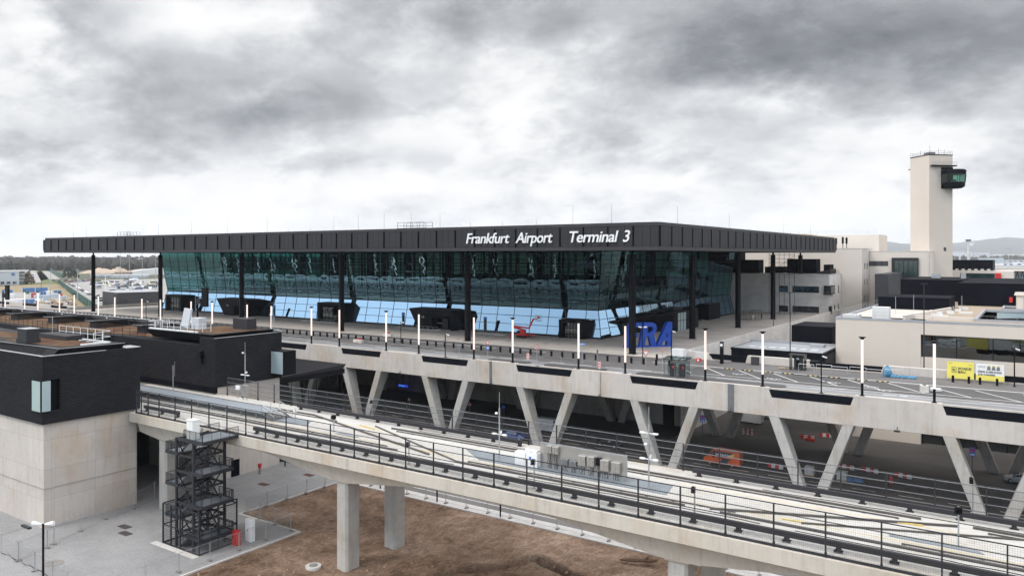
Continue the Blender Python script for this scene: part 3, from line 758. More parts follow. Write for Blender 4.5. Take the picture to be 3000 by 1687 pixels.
def hull_lobby(tl, tr, wr, bl, br, bw, name):
    """tl..tr front top edge, wr the far wing tip, bl..br front bottom edge, bw foot of the wing (pixels of the photograph)"""
    yf, yb = 151.4, 157.
    A, B, C, D = (X_(tl, yf), yf, 5.3), (X_(tr, yf), yf, 5.3), (X_(br, yf), yf, .1), (X_(bl, yf), yf, .1)
    E1, E2 = (X_(wr, yb), yb, 4.9), (X_(bw, yb), yb, .1)
    F1, F2 = (A[0] + .4, yb, 5.4), (D[0] + .3, yb, .1)
    e = MB()
    e.poly(A, B, E1, (E1[0] - 6, yb, 5.4), F1); e.poly(B, E1, E2, C); e.poly(A, F1, F2, D)
    L = C[0] - D[0]; dx0, dx1 = D[0] + L * .40, D[0] + L * .93
    e.poly(A, D, (dx0, yf, .1), (dx0, yf, 3.2)); e.poly(A, (dx0, yf, 3.2), (dx1, yf, 3.6), B); e.poly((dx1, yf, .1), C, B, (dx1, yf, 3.6))
    e.poly((dx0, yf, 3.2), (dx0, yf + 2.6, 3.), (dx1, yf + 2.6, 3.2), (dx1, yf, 3.6)); e.poly((dx0, yf, .1), (dx0, yf + 2.6, .1), (dx0, yf + 2.6, 3.), (dx0, yf, 3.2))
    e.poly((dx1, yf, .1), (dx1, yf + 2.6, .1), (dx1, yf + 2.6, 3.2), (dx1, yf, 3.6))
    o = e.build('hull_shaped_lobby', 'portal_black', ter, fix=False)
    g = MB().box(dx0, yf + 2.3, .1, dx0 + (dx1 - dx0) * .36, yf + 2.4, 3.).build('entrance_door', 'clear_glass', o)
    MB().box(dx0 + (dx1 - dx0) * .36, yf + 1.5, .1, dx0 + (dx1 - dx0) * .66, yf + 2.4, 3.05).build('lobby_pier', 'zinc_dark', o)
    MB().box(dx0 - .2, yf + 2.1, 1.5, dx0 + (dx1 - dx0) * .36, yf + 2.2, 1.75).build('hand_rail', 'galvanised', g)
    MB().box(dx0, yf + 2.55, .1, dx1, yf + 2.7, 3.2).build('lobby_wall', 'inner_dark', o)
    t = frame((D[0] + L * .1, yf - .03, 3.), (1, 0, 0), (0, 0, 1))
    text('1.%d' % name, .75, .02, 'letter_white', 'lobby_lettering', o, 0, t)
hull_lobby(1198, 1332, 1402, 1225, 1327, 1363, 3); hull_lobby(634, 724, 800, 657, 727, 776, 2)
# the large lobby on the side of the hall, behind the blue letters
e = MB()
P = [(-82.3, 160.5), (-74.4, 180), (-74.4, 197), (-82.3, 199)]
e.poly((-82.3, 160.5, 3.7), (-74.4, 180, 5.1), (-74.4, 180, 4.6), (-82.3, 160.5, 3.3))
e.poly((-79.4, 178.6, 4.9), (-79.4, 178.6, .1), (-74.4, 180, .1), (-74.4, 180, 4.9)); e.poly((-82.3, 170, .1), (-79.4, 178.6, .1), (-79.4, 178.6, 4.7), (-82.3, 166, 4.2))
e.poly((-82.3, 160.5, 3.7), (-74.4, 180, 5.1), (-74.4, 197, 5.1), (-82.3, 199, 5.1)); e.poly((-74.4, 180, .1), (-74.4, 197, .1), (-74.4, 197, 5.1), (-74.4, 180, 5.1)); e.poly((-74.4, 197, .1), (-82.3, 199, .1), (-82.3, 199, 5.1), (-74.4, 197, 5.1))
e.poly((-82.3, 160.5, 3.3), (-74.4, 180, 4.6), (-82.3, 180, 4.4))
o = e.build('side_canopy_lobby', 'portal_black', ter, fix=False)
MB().box(-74.42, 182.6, .12, -74.3, 188.2, 4.6).build('entrance_door', 'window_pale', o)
m = MB()
for y in (182.6, 184.4, 186.3, 188.2): m.box(-74.3, y - .07, .1, -74.24, y + .07, 4.6)
m.box(-74.3, 182.6, 2.6, -74.24, 188.2, 2.75); m.build('door_frame', 'black_metal', o)
m = MB()
for i in range(5): m.bar((-77, 172 + i * 3.2, 4.6 + i * .1), (-77, 172 + i * 3.2, 5.9), .07)
m.bar((-77, 172, 5.8), (-77, 185, 5.9), .07); m.bar((-77, 172, 5.2), (-77, 185, 5.4), .07); m.box(-79, 184, 5.1, -76, 190, 5.7); m.build('canopy_rail', 'charcoal_steel', o)
MB().box(-82.6, 219.3, .1, -79.6, 229, 4.8).build('side_lobby', 'portal_black', ter)
MB().box(-82.8, 205, .1, -80.8, 211, 4.6).build('side_lobby', 'portal_black', ter)
# name on the fascia
def fit_text(body, X0, X1, zbase, cap):
    t = text(body, cap / .70, .12, 'letter_white', 'fascia_lettering', ter, .22, frame((0, 125.62, zbase), (1, 0, 0), (0, 0, 1)), off=.022, spacing=.93)
    xs = [v.co.x for v in t.data.vertices]; a, b = min(xs), max(xs); o = ORG[ter.name].x
    for v in t.data.vertices: v.co.x = (X0 - o) + (v.co.x - a) * (X1 - X0) / (b - a)
    return t
fit_text('Frankfurt', X_(1366, 125.6), X_(1493, 125.6), 21.5, 2.08); fit_text('Airport', X_(1511, 125.6), X_(1619, 125.6), 21.5, 2.08); fit_text('Terminal', X_(1669, 125.6), X_(1812, 125.6), 21.5, 2.08); fit_text('3', X_(1825, 125.6), X_(1846, 125.6), 21.5, 2.08)

# ------------------------------------------------------------------ big blue letters
fra = thing('letter_sculpture', 'giant blue italic letters FRA standing on the plaza behind a black column', 'letters', (-66.5, 148.2, .1))
Mx = frame((-70.2, 143.9, .1), (7.4, 8.6, 0), (0, 0, 1)); H = 5.1; SH = .2
def glyph(polys):
    m = MB()
    for i, pl in enumerate(polys):
        dz = .006 * i
        vs = [Mx @ Vector((x + SH * y, y, .55 + dz)) for x, y in pl]; back = Mx @ Vector((0, 0, -1.1 - 2 * dz)) - Mx @ Vector((0, 0, 0))
        m.prism(vs, back)
    return m
def rc(a, b, c, d): return [(a, b), (c, b), (c, d), (a, d)]
glyph([rc(0, .25, 1.15, H), rc(1.15, H - .95, 2.75, H), rc(1.15, 2.0, 2.3, 2.85)]).build('letter', 'fra_blue', fra, bevel=.03)
ring = []
n = 14; cx, cy, ro, ri = 4.85, H - 1.45, 1.45, .62
pol = [rc(3.2, .25, 4.3, H), rc(4.3, H - .85, 4.86, H), rc(4.3, H - 2.9, 4.86, H - 2.05)]
for i in range(n):
    a, b = -math.pi / 2 + math.pi * i / n, -math.pi / 2 + math.pi * (i + 1) / n
    pol.append([(cx + ri * math.cos(a), cy + ri * math.sin(a)), (cx + ro * math.cos(a), cy + ro * math.sin(a)), (cx + ro * math.cos(b), cy + ro * math.sin(b)), (cx + ri * math.cos(b), cy + ri * math.sin(b))])
m = MB()
for i, pl in enumerate(pol):
    vs = [Mx @ Vector((x + SH * y, y, .55 + (.006 if i > 2 else .003 * i))) for x, y in pl]; m.prism(vs, Mx @ Vector((0, 0, -1.1)) - Mx @ Vector((0, 0, 0)))
vs = [Mx @ Vector((x + SH * y, y, .562)) for x, y in [(4.75, H - 2.5), (5.85, H - 2.4), (6.95, .25), (5.75, .25)]]; m.prism(vs, Mx @ Vector((0, 0, -1.1)) - Mx @ Vector((0, 0, 0)))
m.build('letter', 'fra_blue', fra)
glyph([[(7.0, .25), (8.15, .25), (9.5, H), (8.5, H)], [(9.4, .25), (10.5, .25), (9.55, H), (8.55, H)], [(7.9, 1.25), (9.8, 1.25), (9.7, 2.0), (8.15, 2.0)]]).build('letter', 'fra_blue', fra)
glyph([rc(-.05, 0, 10.45, .25)]).build('base', 'fra_blue', fra)
# ------------------------------------------------------------------ people-mover guideway
GN, GF = 56.0, 70.8
PIERS = [-95.2, -61.55, -23.6, 14.3]
gw = thing('guideway_bridge', 'pale concrete elevated people mover guideway on paired square piers over the brown soil', 'guideway bridge', (-45, 63, GZ))
GX0, GX1 = -99.9, 40.
m = MB(); m.box(-118, 57.2, -2.3, GX1, 70.2, DK); m.build('deck', 'concrete_deck', gw)
m = MB(); m.box(GX0, GN, -3.05, GX1, GN + .7, -1.84); m.build('edge_beam', 'concrete_girder', gw, bevel=.03)
MB().box(GX0, 70.2, -3.0, GX1, GF, -1.66).build('edge_beam', 'concrete_girder', gw)
MB().box(GX0, GN + .7, -2.6, GX1, 57.2, -1.74).build('cable_trough', 'concrete_pale', gw)
m = MB(); rings = []
n = 140
for i in range(n + 1):
    x = GX0 + .1 + (GX1 - GX0 - .2) * i / n; d = min(abs(x - p) for p in PIERS); zb = -3.55 - 1.55 * max(0., 1 - max(0, d - 1.2) / 11.) ** 1.0
    rings.append([(x, GN + .95, -2.9), (x, GN + .95 + (-2.9 - zb) * .28, zb), (x, 69.6 - (-2.9 - zb) * .28, zb), (x, 69.6, -2.9)])
m.loft(rings).build('girder', 'concrete_girder', gw)
for p in PIERS:
    m = MB(); m.loft([[(p - 1.2, 56.98, -2.95), (p + 1.2, 56.98, -2.95), (p + 1.2, 69.3, -2.95), (p - 1.2, 69.3, -2.95)], [(p - 1.0, 57.7, -5.25), (p + 1.0, 57.7, -5.25), (p + 1.0, 68.6, -5.25), (p - 1.0, 68.6, -5.25)]]).build('cross_head', 'concrete_girder', gw)
    for y0, y1 in ((57.8, 59.85), (65.1, 67.1)):
        c = .22; P = [(p - .85 + c, y0, GZ - 1), (p + .85 - c, y0, GZ - 1), (p + .85, y0 + c, GZ - 1), (p + .85, y1 - c, GZ - 1), (p + .85 - c, y1, GZ - 1), (p - .85 + c, y1, GZ - 1), (p - .85, y1 - c, GZ - 1), (p - .85, y0 + c, GZ - 1)]
        MB().prism(P, (0, 0, -GZ + 1 - 5.2)).build('pier', 'concrete_leg', gw)
# black side guide beams on brackets
def guide_beam(xs, y):
    for a, b in xs:
        g = MB().box(a, y - .17, -1.33, b, y + .17, -.94).build('guide_beam', 'zinc_dark', gw, bevel=.02)
        x = a + .6
        while x < b:
            mm = MB(); mm.box(x - .17, y - .14, -1.7, x + .17, y + .14, -1.33); mm.box(x - .3, y - .24, -1.66, x + .3, y + .24, -1.60)
            mm.build('bracket', 'zinc_dark', g); x += 3.53
XB = lambda px, Y: ptY(px, 900, Y)[0]
guide_beam([(-98.5, -90.6), (-75.6, GX1 - .5)], 57.35); guide_beam([(-82.2, XB(1529, 69.4)), (XB(2030, 69.4), GX1 - .5)], 69.4)
# centre guide rails, power rails and switches
m = MB()
for a, b, y in ((-118, -55.9, 60.4), (-48, -24, 60.4), (-21, 38, 60.4), (-118, -77, 67.7), (-63.5, -7.5, 67.7), (-4, 38, 67.7)):
    m.box(a, y - .11, DK, b, y + .11, DK + .16)
m.bar((-77, 67.7, DK + .08), (-52, 61., DK + .08), .2, .16); m.bar((-66, 67.5, DK + .07), (-48, 60.5, DK + .07), .1, .14)
m.bar((-22, 60.8, DK + .08), (-5, 67.4, DK + .08), .2, .16); m.bar((-15, 61.5, DK + .07), (0, 67.2, DK + .07), .1, .14)
m.build('guide_rail', 'rail_steel', gw)
m = MB()
for a, b, y in ((-118, -72, 66.9), (-62, -9, 66.95), (-3, 38, 66.95), (-118, -58, 61.15), (-47, -20, 61.15), (-8, 38, 61.15)):
    m.box(a, y - .035, DK, b, y + .035, DK + .12)
    x = a
    while x < b: m.box(x, y - .12, DK, x + .25, y + .12, DK + .06); x += 2.4
m.build('power_rail', 'rail_steel', gw)
rr = random.Random(5)
for a, y in ((-98, 59.4), (-70, 59.5), (-40, 59.7), (-15, 59.6), (8, 59.7), (-60, 68.6), (-20, 68.5)):
    m = MB(); x, q = a, y
    for k in range(14): nx_, nq = x + 1.6, y + rr.uniform(-.12, .12); m.bar((x, q, DK + .03), (nx_, nq, DK + .03), .05); x, q = nx_, nq
    m.build('cable', 'cable_black', gw)
for a, b in (((-72, 66.4), (-60, 66.1)), ((-60, 62.6), (-50, 61.7)), ((-54, 62.2), (-42, 61.6)), ((-27, 66), (-5, 66)), ((-24, 61.8), (10, 61.7)), ((-80, 61.9), (-60, 61.9))):
    MB().bar((*a, DK + .006), (*b, DK + .006), .09, .008).build('safety_line', 'yellow_paint', gw)
for a, b in (((-68, 66.9), (-65, 66.3)), ((-10.2, 65.6), (-7.2, 66.2)), ((-16.5, 61.7), (-14.5, 61.8))): MB().bar((*a, DK + .05), (*b, DK + .05), .16, .09).build('yellow_end_ramp', 'yellow_paint', gw)
# blue-grey gangway plates, the raised gangway with its steps
for P_ in ([(-46.6, 62.4), (-26.4, 62.3), (-27., 65.2), (-50.5, 65.2)], [(-78.6, 62.3), (-73.2, 63.1), (-74.6, 65), (-78.6, 65)], [(-9., 62.4), (-3., 62.2), (-3.4, 62.7), (-9, 62.9)], [(-67.2, 62.2), (-64.2, 62.), (-63.6, 62.5), (-66.8, 62.8)]):
    MB().prism([(x, y, DK + .004) for x, y in P_], (0, 0, .055)).build('gangway_plate', 'walkway_plate', gw)
m = MB(); m.box(-118, 62.2, -.83, -80.4, 65.2, -.74)
for k in range(12): x = -116 + 3.1 * k; m.box(x, 62.4, DK, x + .12, 62.55, -.83); m.box(x, 64.9, DK, x + .12, 65.05, -.83)
m.build('raised_gangway', 'walkway_plate', gw)
m = MB()
for k in range(6): m.box(-80.4 + .34 * k, 62.3, -.83 - .14 * (k + 1), -80.4 + .34 * (k + 1), 65.1, -.79 - .14 * (k + 1))
for y in (62.3, 65.1): m.bar((-80.4, y, -.85), (-78.3, y, -1.6), .06, .2)
m.build('gangway_steps', 'grey_steel', gw)
for y in (62.3, 63.7, 65.1):
    m = MB(); m.cyl((-80.6, y, -.74), (-80.6, y, .3), .04, n=6); m.cyl((-78.2, y, -1.6), (-78.2, y, -.5), .04, n=6); m.cyl((-80.6, y, .3), (-78.2, y, -.5), .04, n=6); m.cyl((-80.6, y, -.2), (-78.2, y, -1.0), .03, n=6); m.build('step_rail', 'galvanised', gw)

# ---- fences
def long_fence(name, label, y, xs, z0, z1, rails, rail_mat, meshz, pitch):
    f = thing(name, label, 'fence', ((xs[0] + xs[-1]) / 2, y, z0))
    for x in xs:
        mm = MB(); mm.box(x - .045, y - .06, z0, x + .045, y + .06, z1); mm.box(x - .07, y - .09, z0, x + .07, y + .09, z0 + .35); mm.build('post', 'charcoal_steel', f)
    for z, h in rails: MB().box(xs[0], y - .03, z - h / 2, xs[-1], y + .03, z + h / 2).build('rail', rail_mat, f)
    for a, b in zip(xs, xs[1:]):
        mm = MB(); k = a + .1
        while k < b - .05: mm.bar((k, y - .01, meshz[0]), (k, y - .01, meshz[1]), .007); k += pitch
        z = meshz[0]
        while z < meshz[1]: mm.bar((a, y + .005, z), (b, y + .005, z), .007); z += pitch
        mm.build('mesh_panel', 'mesh_wire', f)
    return f
NX = [-98.6, -97.4, -95.8, -93.3] + [-89.75 + 3.53 * k for k in range(0, 37)]
long_fence('guideway_fence', 'dark steel mesh fence with tall posts along the nearer edge of the guideway', 56.25, NX, -1.84, 1.28, [(1.26, .07), (.62, .05), (-.2, .05), (-1.74, .2)], 'charcoal_steel', (-1.7, 1.2), .14)
FX = [-99.2 + 3.553 * k for k in range(0, 38)]
long_fence('guideway_fence', 'steel mesh fence with four pale rails along the edge of the guideway facing the viaduct', 70.55, FX, -1.68, .95, [(.93, .07), (.25, .06), (-.4, .06), (-1.05, .06)], 'grey_steel', (-1.6, .85), .12)

# ---- equipment on the deck
def at(px, py, z=DK): return pt(px, py, z)
bd = thing('equipment_board', 'long stainless steel board carrying switch cabinets on the guideway deck', 'cabinet board', (-35.5, 63.8, DK))
MB().box(-40.2, 63.85, DK + .3, -31., 63.95, .72).build('back_panel', 'stainless', bd)
m = MB()
for k in range(6): x = -40.1 + 1.81 * k; m.box(x - .05, 63.96, DK, x + .05, 64.06, .76)
m.box(-31., 63.8, DK, -30.88, 63.98, .8); m.box(-40.2, 63.84, .72, -31, 63.98, .77); m.build('frame', 'galvanised', bd)
for x, w, z0, z1, mt in ((-39.0, .62, -.05, .65, 'stainless'), (-38.3, .62, -.05, .65, 'stainless'), (-37.3, .8, -.95, -.4, 'grey_steel'), (-36.35, .8, -.95, -.45, 'grey_steel'), (-35.4, .8, -.75, .2, 'stainless'), (-34.45, .75, -.65, .25, 'stainless'), (-33.65, .42, -.45, .25, 'black_metal'), (-33.0, .85, -.85, .15, 'stainless'), (-31.85, .85, -.85, .1, 'stainless')):
    c = MB().box(x - w / 2, 63.45, z0, x + w / 2, 63.85, z1).build('cabinet', mt, bd, bevel=.02)
    MB().box(x - .005, 63.44, z0 + .04, x + .005, 63.452, z1 - .04).box(x + w * .3, 63.43, (z0 + z1) / 2 - .05, x + w * .3 + .04, 63.452, (z0 + z1) / 2 + .05).build('door_seam', 'charcoal_steel', c)
    mm = MB(); r_ = random.Random(int(x * 10))
    for q in range(4): a = x - w * .3 + q * w * .2; mm.bar((a, 63.65, z0), (a + r_.uniform(-.05, .05), 63.65, (z0 + DK) / 2), .04); mm.bar((a + r_.uniform(-.05, .05), 63.65, (z0 + DK) / 2), (a, 63.7, DK), .04)
    mm.build('cable', 'cable_black', c)
w = thing('cabinet', 'wide white equipment cabinet on the guideway deck beside the steel board', 'cabinet', (*at(1540, 1362)[:2], DK))
p = at(1540, 1366); MB().box(p[0] - 1.3, p[1], DK, p[0] + 1.3, p[1] + .7, DK + 1.35).build('body', 'white_paint', w, bevel=.03)
MB().box(p[0] + .4, p[1] - .015, DK + .8, p[0] + .65, p[1] - .002, DK + 1.05).build('sticker', 'sign_blue', w)
m = MB(); m.box(p[0] - .02, p[1] - .012, DK + .1, p[0] + .02, p[1] - .002, DK + 1.3); m.box(p[0] - .2, p[1] - .03, DK + .6, p[0] - .15, p[1] - .002, DK + .8); m.build('door_seam', 'grey_steel', w)
w = thing('cabinet', 'pair of small white switch boxes standing on legs in front of the steel board', 'cabinet', (-40.6, 63.3, DK))
for k, x in enumerate((-41.1, -40.4)): MB().box(x - .33, 63.0, -.75, x + .33, 63.3, .1).build('box', 'white_paint', w, bevel=.02)
m = MB(); 
for x in (-41.3, -40.75, -40.2): m.bar((x, 63.2, DK), (x, 63.2, -.75), .06)
m.build('legs', 'galvanised', w)
def mast(px, py, z, top, label, arms, kit):
    p = at(px, py, z); x, y = p[0], p[1]
    t = thing('mast', label, 'mast', (x, y, z), 'slim masts on the guideway')
    m = MB(); m.cyl((x, y, z), (x, y, top - 1.6), .075, n=8); m.cyl((x, y, top - 1.6), (x, y, top), .03, n=6); m.box(x - .16, y - .16, z, x + .16, y + .16, z + .04); m.build('pole', 'galvanised', t)
    for zc in arms: MB().box(x - .75, y - .05, zc, x + .75, y + .05, zc + .06).box(x - .85, y - .14, zc - .02, x - .4, y + .14, zc + .1).box(x + .4, y - .14, zc - .02, x + .85, y + .14, zc + .1).build('floodlight_arm', 'white_paint', t)
    for zc in kit: MB().cyl((x - .1, y - .18, zc), (x - .32, y - .25, zc - .05), .12, n=8).build('dome_camera', 'white_paint', t)
    MB().box(x + .08, y - .06, z + 2.6, x + .12, y + .3, z + 2.9).build('exit_plate', 'traffic_white', t)
    return t
mast(718, 1146, -.74, 6.4, 'slim grey mast rising from the raised gangway beside a steel cabinet', [1.6], [4.9]); mast(1463, 1345, DK, 5.2, 'tall slim grey mast with dome camera above the blue plate of the guideway', [.9], [3.1])
mast(1901, 1428, DK, 5.6, 'tall slim grey mast with white floodlights in front of the V legs', [3.2, .9], [2.3])
t = thing('mast', 'short grey mast with a whip aerial on the raised gangway beside the near brick block', 'mast', (*at(507, 1145, -.74)[:2], -.74), 'slim masts on the guideway')
p = at(507, 1145, -.74); MB().cyl(p, (p[0], p[1], 2.2), .06, n=8).build('pole', 'galvanised', t); MB().box(p[0] - .1, p[1] - .1, 2.2, p[0] + .1, p[1] + .1, 3.0).build('sensor', 'grey_steel', t); MB().bar((p[0] + .1, p[1], 1.5), (p[0] + .4, p[1], 1.5), .03).bar((p[0] + .4, p[1], 1.5), (p[0] + .4, p[1], 3.6), .03).build('whip_aerial', 'galvanised', t)
p = at(718, 1172, -.74)
t = thing('cabinet', 'steel grey switch cabinet on legs on the raised gangway by the slim mast', 'cabinet', p)
MB().box(p[0] - .5, p[1] - .25, -.2, p[0] + .5, p[1] + .2, 1.35).build('body', 'stainless', t, bevel=.02); m = MB()
for a in (-.4, .4): m.bar((p[0] + a, p[1], -.74), (p[0] + a, p[1], -.2), .06)
m.build('legs', 'grey_steel', t)
p = at(697, 1165, -.74)
t = thing('cabinet', 'small white junction box on a post on the raised gangway', 'cabinet', p); MB().box(p[0] - .35, p[1] - .15, .4, p[0] + .35, p[1] + .15, .95).build('box', 'white_paint', t, bevel=.02); MB().bar(p, (p[0], p[1], .4), .1).build('post', 'galvanised', t)
SIGS = [(978, 1264, 2.0, 2, 'two-headed signal post among the switch rails by the small blue plate'), (865, 1236, 1.7, 0, 'signal post with an exit plate beside the gangway steps'), (1091, 1216, 2., 1, 'signal post standing against the left V leg of the viaduct'), (1198, 1358, 2.2, 1, 'signal post with a black head beside the near guide beam below the crossing'), (1565, 1429, 2.6, 1, 'signal post with black lamps in front of the white cabinets'), (2035, 1525, 2.7, 1, 'signal post beside the near guide beam past the end of the blue plate'), (2808, 1602, 2.9, 2, 'two-headed signal post standing on the open deck near the yellow ramp'), (2850, 1502, 2.9, 1, 'signal post with a black head in front of the last V leg')]
for px, py, h, heads, lab in SIGS:
    p = at(px, py); t = thing('signal_post', 'grey ' + lab, 'signal', p, 'signal posts along the guideway')
    MB().cyl(p, (p[0], p[1], DK + h), .055, n=8).box(p[0] - .15, p[1] - .15, DK, p[0] + .15, p[1] + .15, DK + .05).build('pole', 'galvanised', t)
    for q in range(max(1, heads)):
        s = -1 if q == 0 else 1
        if heads == 0: MB().box(p[0] - .02, p[1] - .3, DK + h - .5, p[0] + .02, p[1] + .2, DK + h - .2).build('exit_plate', 'traffic_white', t); continue
        hb = MB().box(p[0] + s * .1 - .14, p[1] - .16, DK + h - .55, p[0] + s * .1 + .14, p[1] + .16, DK + h - .05).build('signal_head', 'black_metal', t, bevel=.03)
        MB().cyl((p[0] + s * .1, p[1] - .16, DK + h - .2), (p[0] + s * .1, p[1] - .34, DK + h - .2), .09, n=8).cyl((p[0] + s * .1, p[1] - .16, DK + h - .4), (p[0] + s * .1, p[1] - .34, DK + h - .4), .09, n=8).build('lens_hood', 'black_metal', hb)

# ------------------------------------------------------------------ stair tower
st = thing('stair_tower', 'free-standing charcoal steel stair tower with a caged foot beside the guideway', 'stair tower', (-80.5, 53.5, GZ + .1))
G0 = GZ + .1
cs = MB()
X0, X1, Y0, Y1 = -82.0, -78.7, 51.6, 55.6
for x in (X0, X1):
    for y in (Y0, Y1): cs.box(x - .13, y - .13, G0, x + .13, y + .13, -1.9 if (x, y) != (X1, Y1) else -1.9)
lev = [-1.85, -3.65, -5.5, -7.3, -9.1, -10.95, -12.75]
for z in lev: 
    cs.box(X0, Y0 - .08, z - .32, X1, Y0 + .08, z - .1); cs.box(X0, Y1 - .08, z - .32, X1, Y1 + .08, z - .1)
    cs.box(X0 - .08, Y0, z - .32, X0 + .08, Y1, z - .1); cs.box(X1 - .08, Y0, z - .32, X1 + .08, Y1, z - .1)
cs.build('frame', 'charcoal_steel', st)
br = MB()
for a, b in zip(lev[::2], lev[2::2]):
    br.bar((X0, Y0, a - .2), (X1, Y0, b - .2), .1); br.bar((X1, Y1, a - .2), (X0, Y1, b - .2), .1); br.bar((X1, Y0, (a + b) / 2), (X1, Y1, a - .2), .1); br.bar((X1, Y0, (a + b) / 2), (X1, Y1, b - .2), .1); br.bar((X0, Y0, b - .2), (X0, Y1, (a + b) / 2), .1)
br.build('cross_brace', 'black_metal', st)
def rail(mm, p, q, h=1.05, step=.14, top=.05):
    p = Vector(p); q = Vector(q); L = (q - p).length; n = max(1, int(L / step))
    for i in range(n + 1): a = p.lerp(q, i / n); mm.bar(a, a + Vector((0, 0, h)), .022 if i % 8 and i < n else .05)
    mm.bar(p + Vector((0, 0, h)), q + Vector((0, 0, h)), top); mm.bar(p + Vector((0, 0, .1)), q + Vector((0, 0, .1)), .04)
def landing(x0, x1, y0, y1, z, sides):
    l = MB().box(x0, y0, z - .06, x1, y1, z).build('landing', 'walkway_plate', st)
    MB().box(x0 - .05, y0 - .06, z - .3, x1 + .05, y0 - .001, z + .06).box(x0 - .05, y1 + .001, z - .3, x1 + .05, y1 + .06, z + .06).box(x0 - .06, y0, z - .3, x0 - .001, y1, z + .06).box(x1 + .001, y0, z - .3, x1 + .06, y1, z + .06).build('toe_beam', 'charcoal_steel', l)
    r = MB()
    for s in sides:
        if s == 'f': rail(r, (x0, y0, z), (x1, y0, z))
        if s == 'b': rail(r, (x0, y1, z), (x1, y1, z))
        if s == 'l': rail(r, (x0, y0, z), (x0, y1, z))
        if s == 'r': rail(r, (x1, y0, z), (x1, y1, z))
    r.build('railing', 'charcoal_steel', l)
landing(-80.3, -76.7, 51.4, 56.0, -1.85, 'flr')
for z in lev[2::2]: landing(-79.5, -76.9, 51.5, 55.5, z, 'fbr')
for z in lev[1::2]: landing(-84.0, -81.6, 51.5, 55.5, z, 'fbl')
def flight(xa, za, xb, zb, y0, y1):
    n = 10; f = MB()
    for i in range(n):
        x = xa + (xb - xa) * (i + .5) / n; z = za + (zb - za) * (i + 1) / n; f.box(x - .15, y0 + .04, z - .03, x + .15, y1 - .04, z)
    o = f.build('flight', 'grey_steel', st)
    
    for y in (y0, y1): MB().bar((xa, y, za - .15), (xb, y, zb - .15), .05, .26).build('stringer', 'charcoal_steel', o)
    h = MB()
    for y in (y0, y1):
        h = MB(); h.bar((xa, y, za + .95), (xb, y, zb + .95), .05); h.bar((xa, y, za + .5), (xb, y, zb + .5), .03)
        for i in range(4): t = i / 3; h.bar((xa + (xb - xa) * t, y, za + (zb - za) * t), (xa + (xb - xa) * t, y, za + (zb - za) * t + .95), .04)
        h.build('hand_rail', 'charcoal_steel', o)
zs_ = lev + [G0]
for i in range(len(zs_) - 1):
    right = i % 2 == 0
    flight(-79.5 if right else -81.6, zs_[i], -81.6 if right else -79.5, zs_[i + 1], *((51.7, 53.3) if right else (53.8, 55.4)))
# cage round the foot
cg = MB(); CX0, CX1, CY0, CY1 = -84.1, -77.1, 51.2, 56.1; zc = -9.75
for x, y in ((CX0, CY0), (CX0 + 1.6, CY0), (CX0 + 3.4, CY0), (CX1, CY0), (CX1, CY1), (CX0, CY1), (CX1, (CY0 + CY1) / 2), (CX0, (CY0 + CY1) / 2)): cg.box(x - .07, y - .07, G0, x + .07, y + .07, zc if x < -79 else -9.3)
for z in (G0 + .1, -12.2, zc): cg.bar((CX0, CY0, z), (CX1, CY0, z), .1, .12); cg.bar((CX0, CY0, z), (CX0, CY1, z), .1, .12); cg.bar((CX1, CY0, z), (CX1, CY1, z), .1, .12); cg.bar((CX0, CY1, z), (CX1, CY1, z), .1, .12)
cg.bar((-80, CY0, -9.3), (CX1, CY0, -9.3), .12); cg.bar((CX1, CY0, -9.3), (CX1, CY1, -9.3), .12)
c = cg.build('foot_cage', 'charcoal_steel', st)
wm = MB(); z = G0 + .2
while z < zc: wm.bar((CX0, CY0, z), (CX1, CY0, z), .025); wm.bar((CX1, CY0, z), (CX1, CY1, z), .025); wm.bar((CX0, CY0, z), (CX0, CY1, z), .025); z += .2
wm.build('cage_mesh', 'charcoal_steel', c)
m = MB(); m.box(CX0 - 1.2, CY0 - .9, GZ + .1, CX1 + .2, CY0 - .1, GZ + .13); tag(m.build('stone_edging', 'concrete_pale'), 'pale strip of edging stones in front of the stair tower foot', 'edging')
t = thing('cabinet', 'white control cabinet on the top landing of the steel stair tower', 'cabinet', (-79.4, 51.9, -1.85)); MB().box(-80.1, 51.6, -1.84, -78.9, 52.5, .3).build('body', 'white_paint', t, bevel=.03); MB().box(-80.15, 51.55, .301, -78.85, 52.55, .36).build('lid', 'white_roof', t)
t = thing('cabinet', 'tall white cabinet behind the foot of the stair tower', 'cabinet', (-76.2, 57.3, G0)); MB().box(-76.8, 57., G0, -75.7, 57.6, G0 + 2.6).build('body', 'white_paint', t, bevel=.03); MB().box(-76.3, 56.98, G0 + 1.2, -76.24, 57., G0 + 1.5).build('handle', 'black_metal', t)
t = thing('hydrant_box', 'red fire hydrant box at the rear foot of the stair tower', 'fire box', (-76.4, 55.6, G0)); MB().box(-76.9, 55.3, G0, -76.1, 55.9, G0 + 1.7).build('body', 'red_paint', t, bevel=.03); MB().box(-76.8, 55.29, G0 + .9, -76.7, 55.3, G0 + 1.1).build('handle', 'black_metal', t)

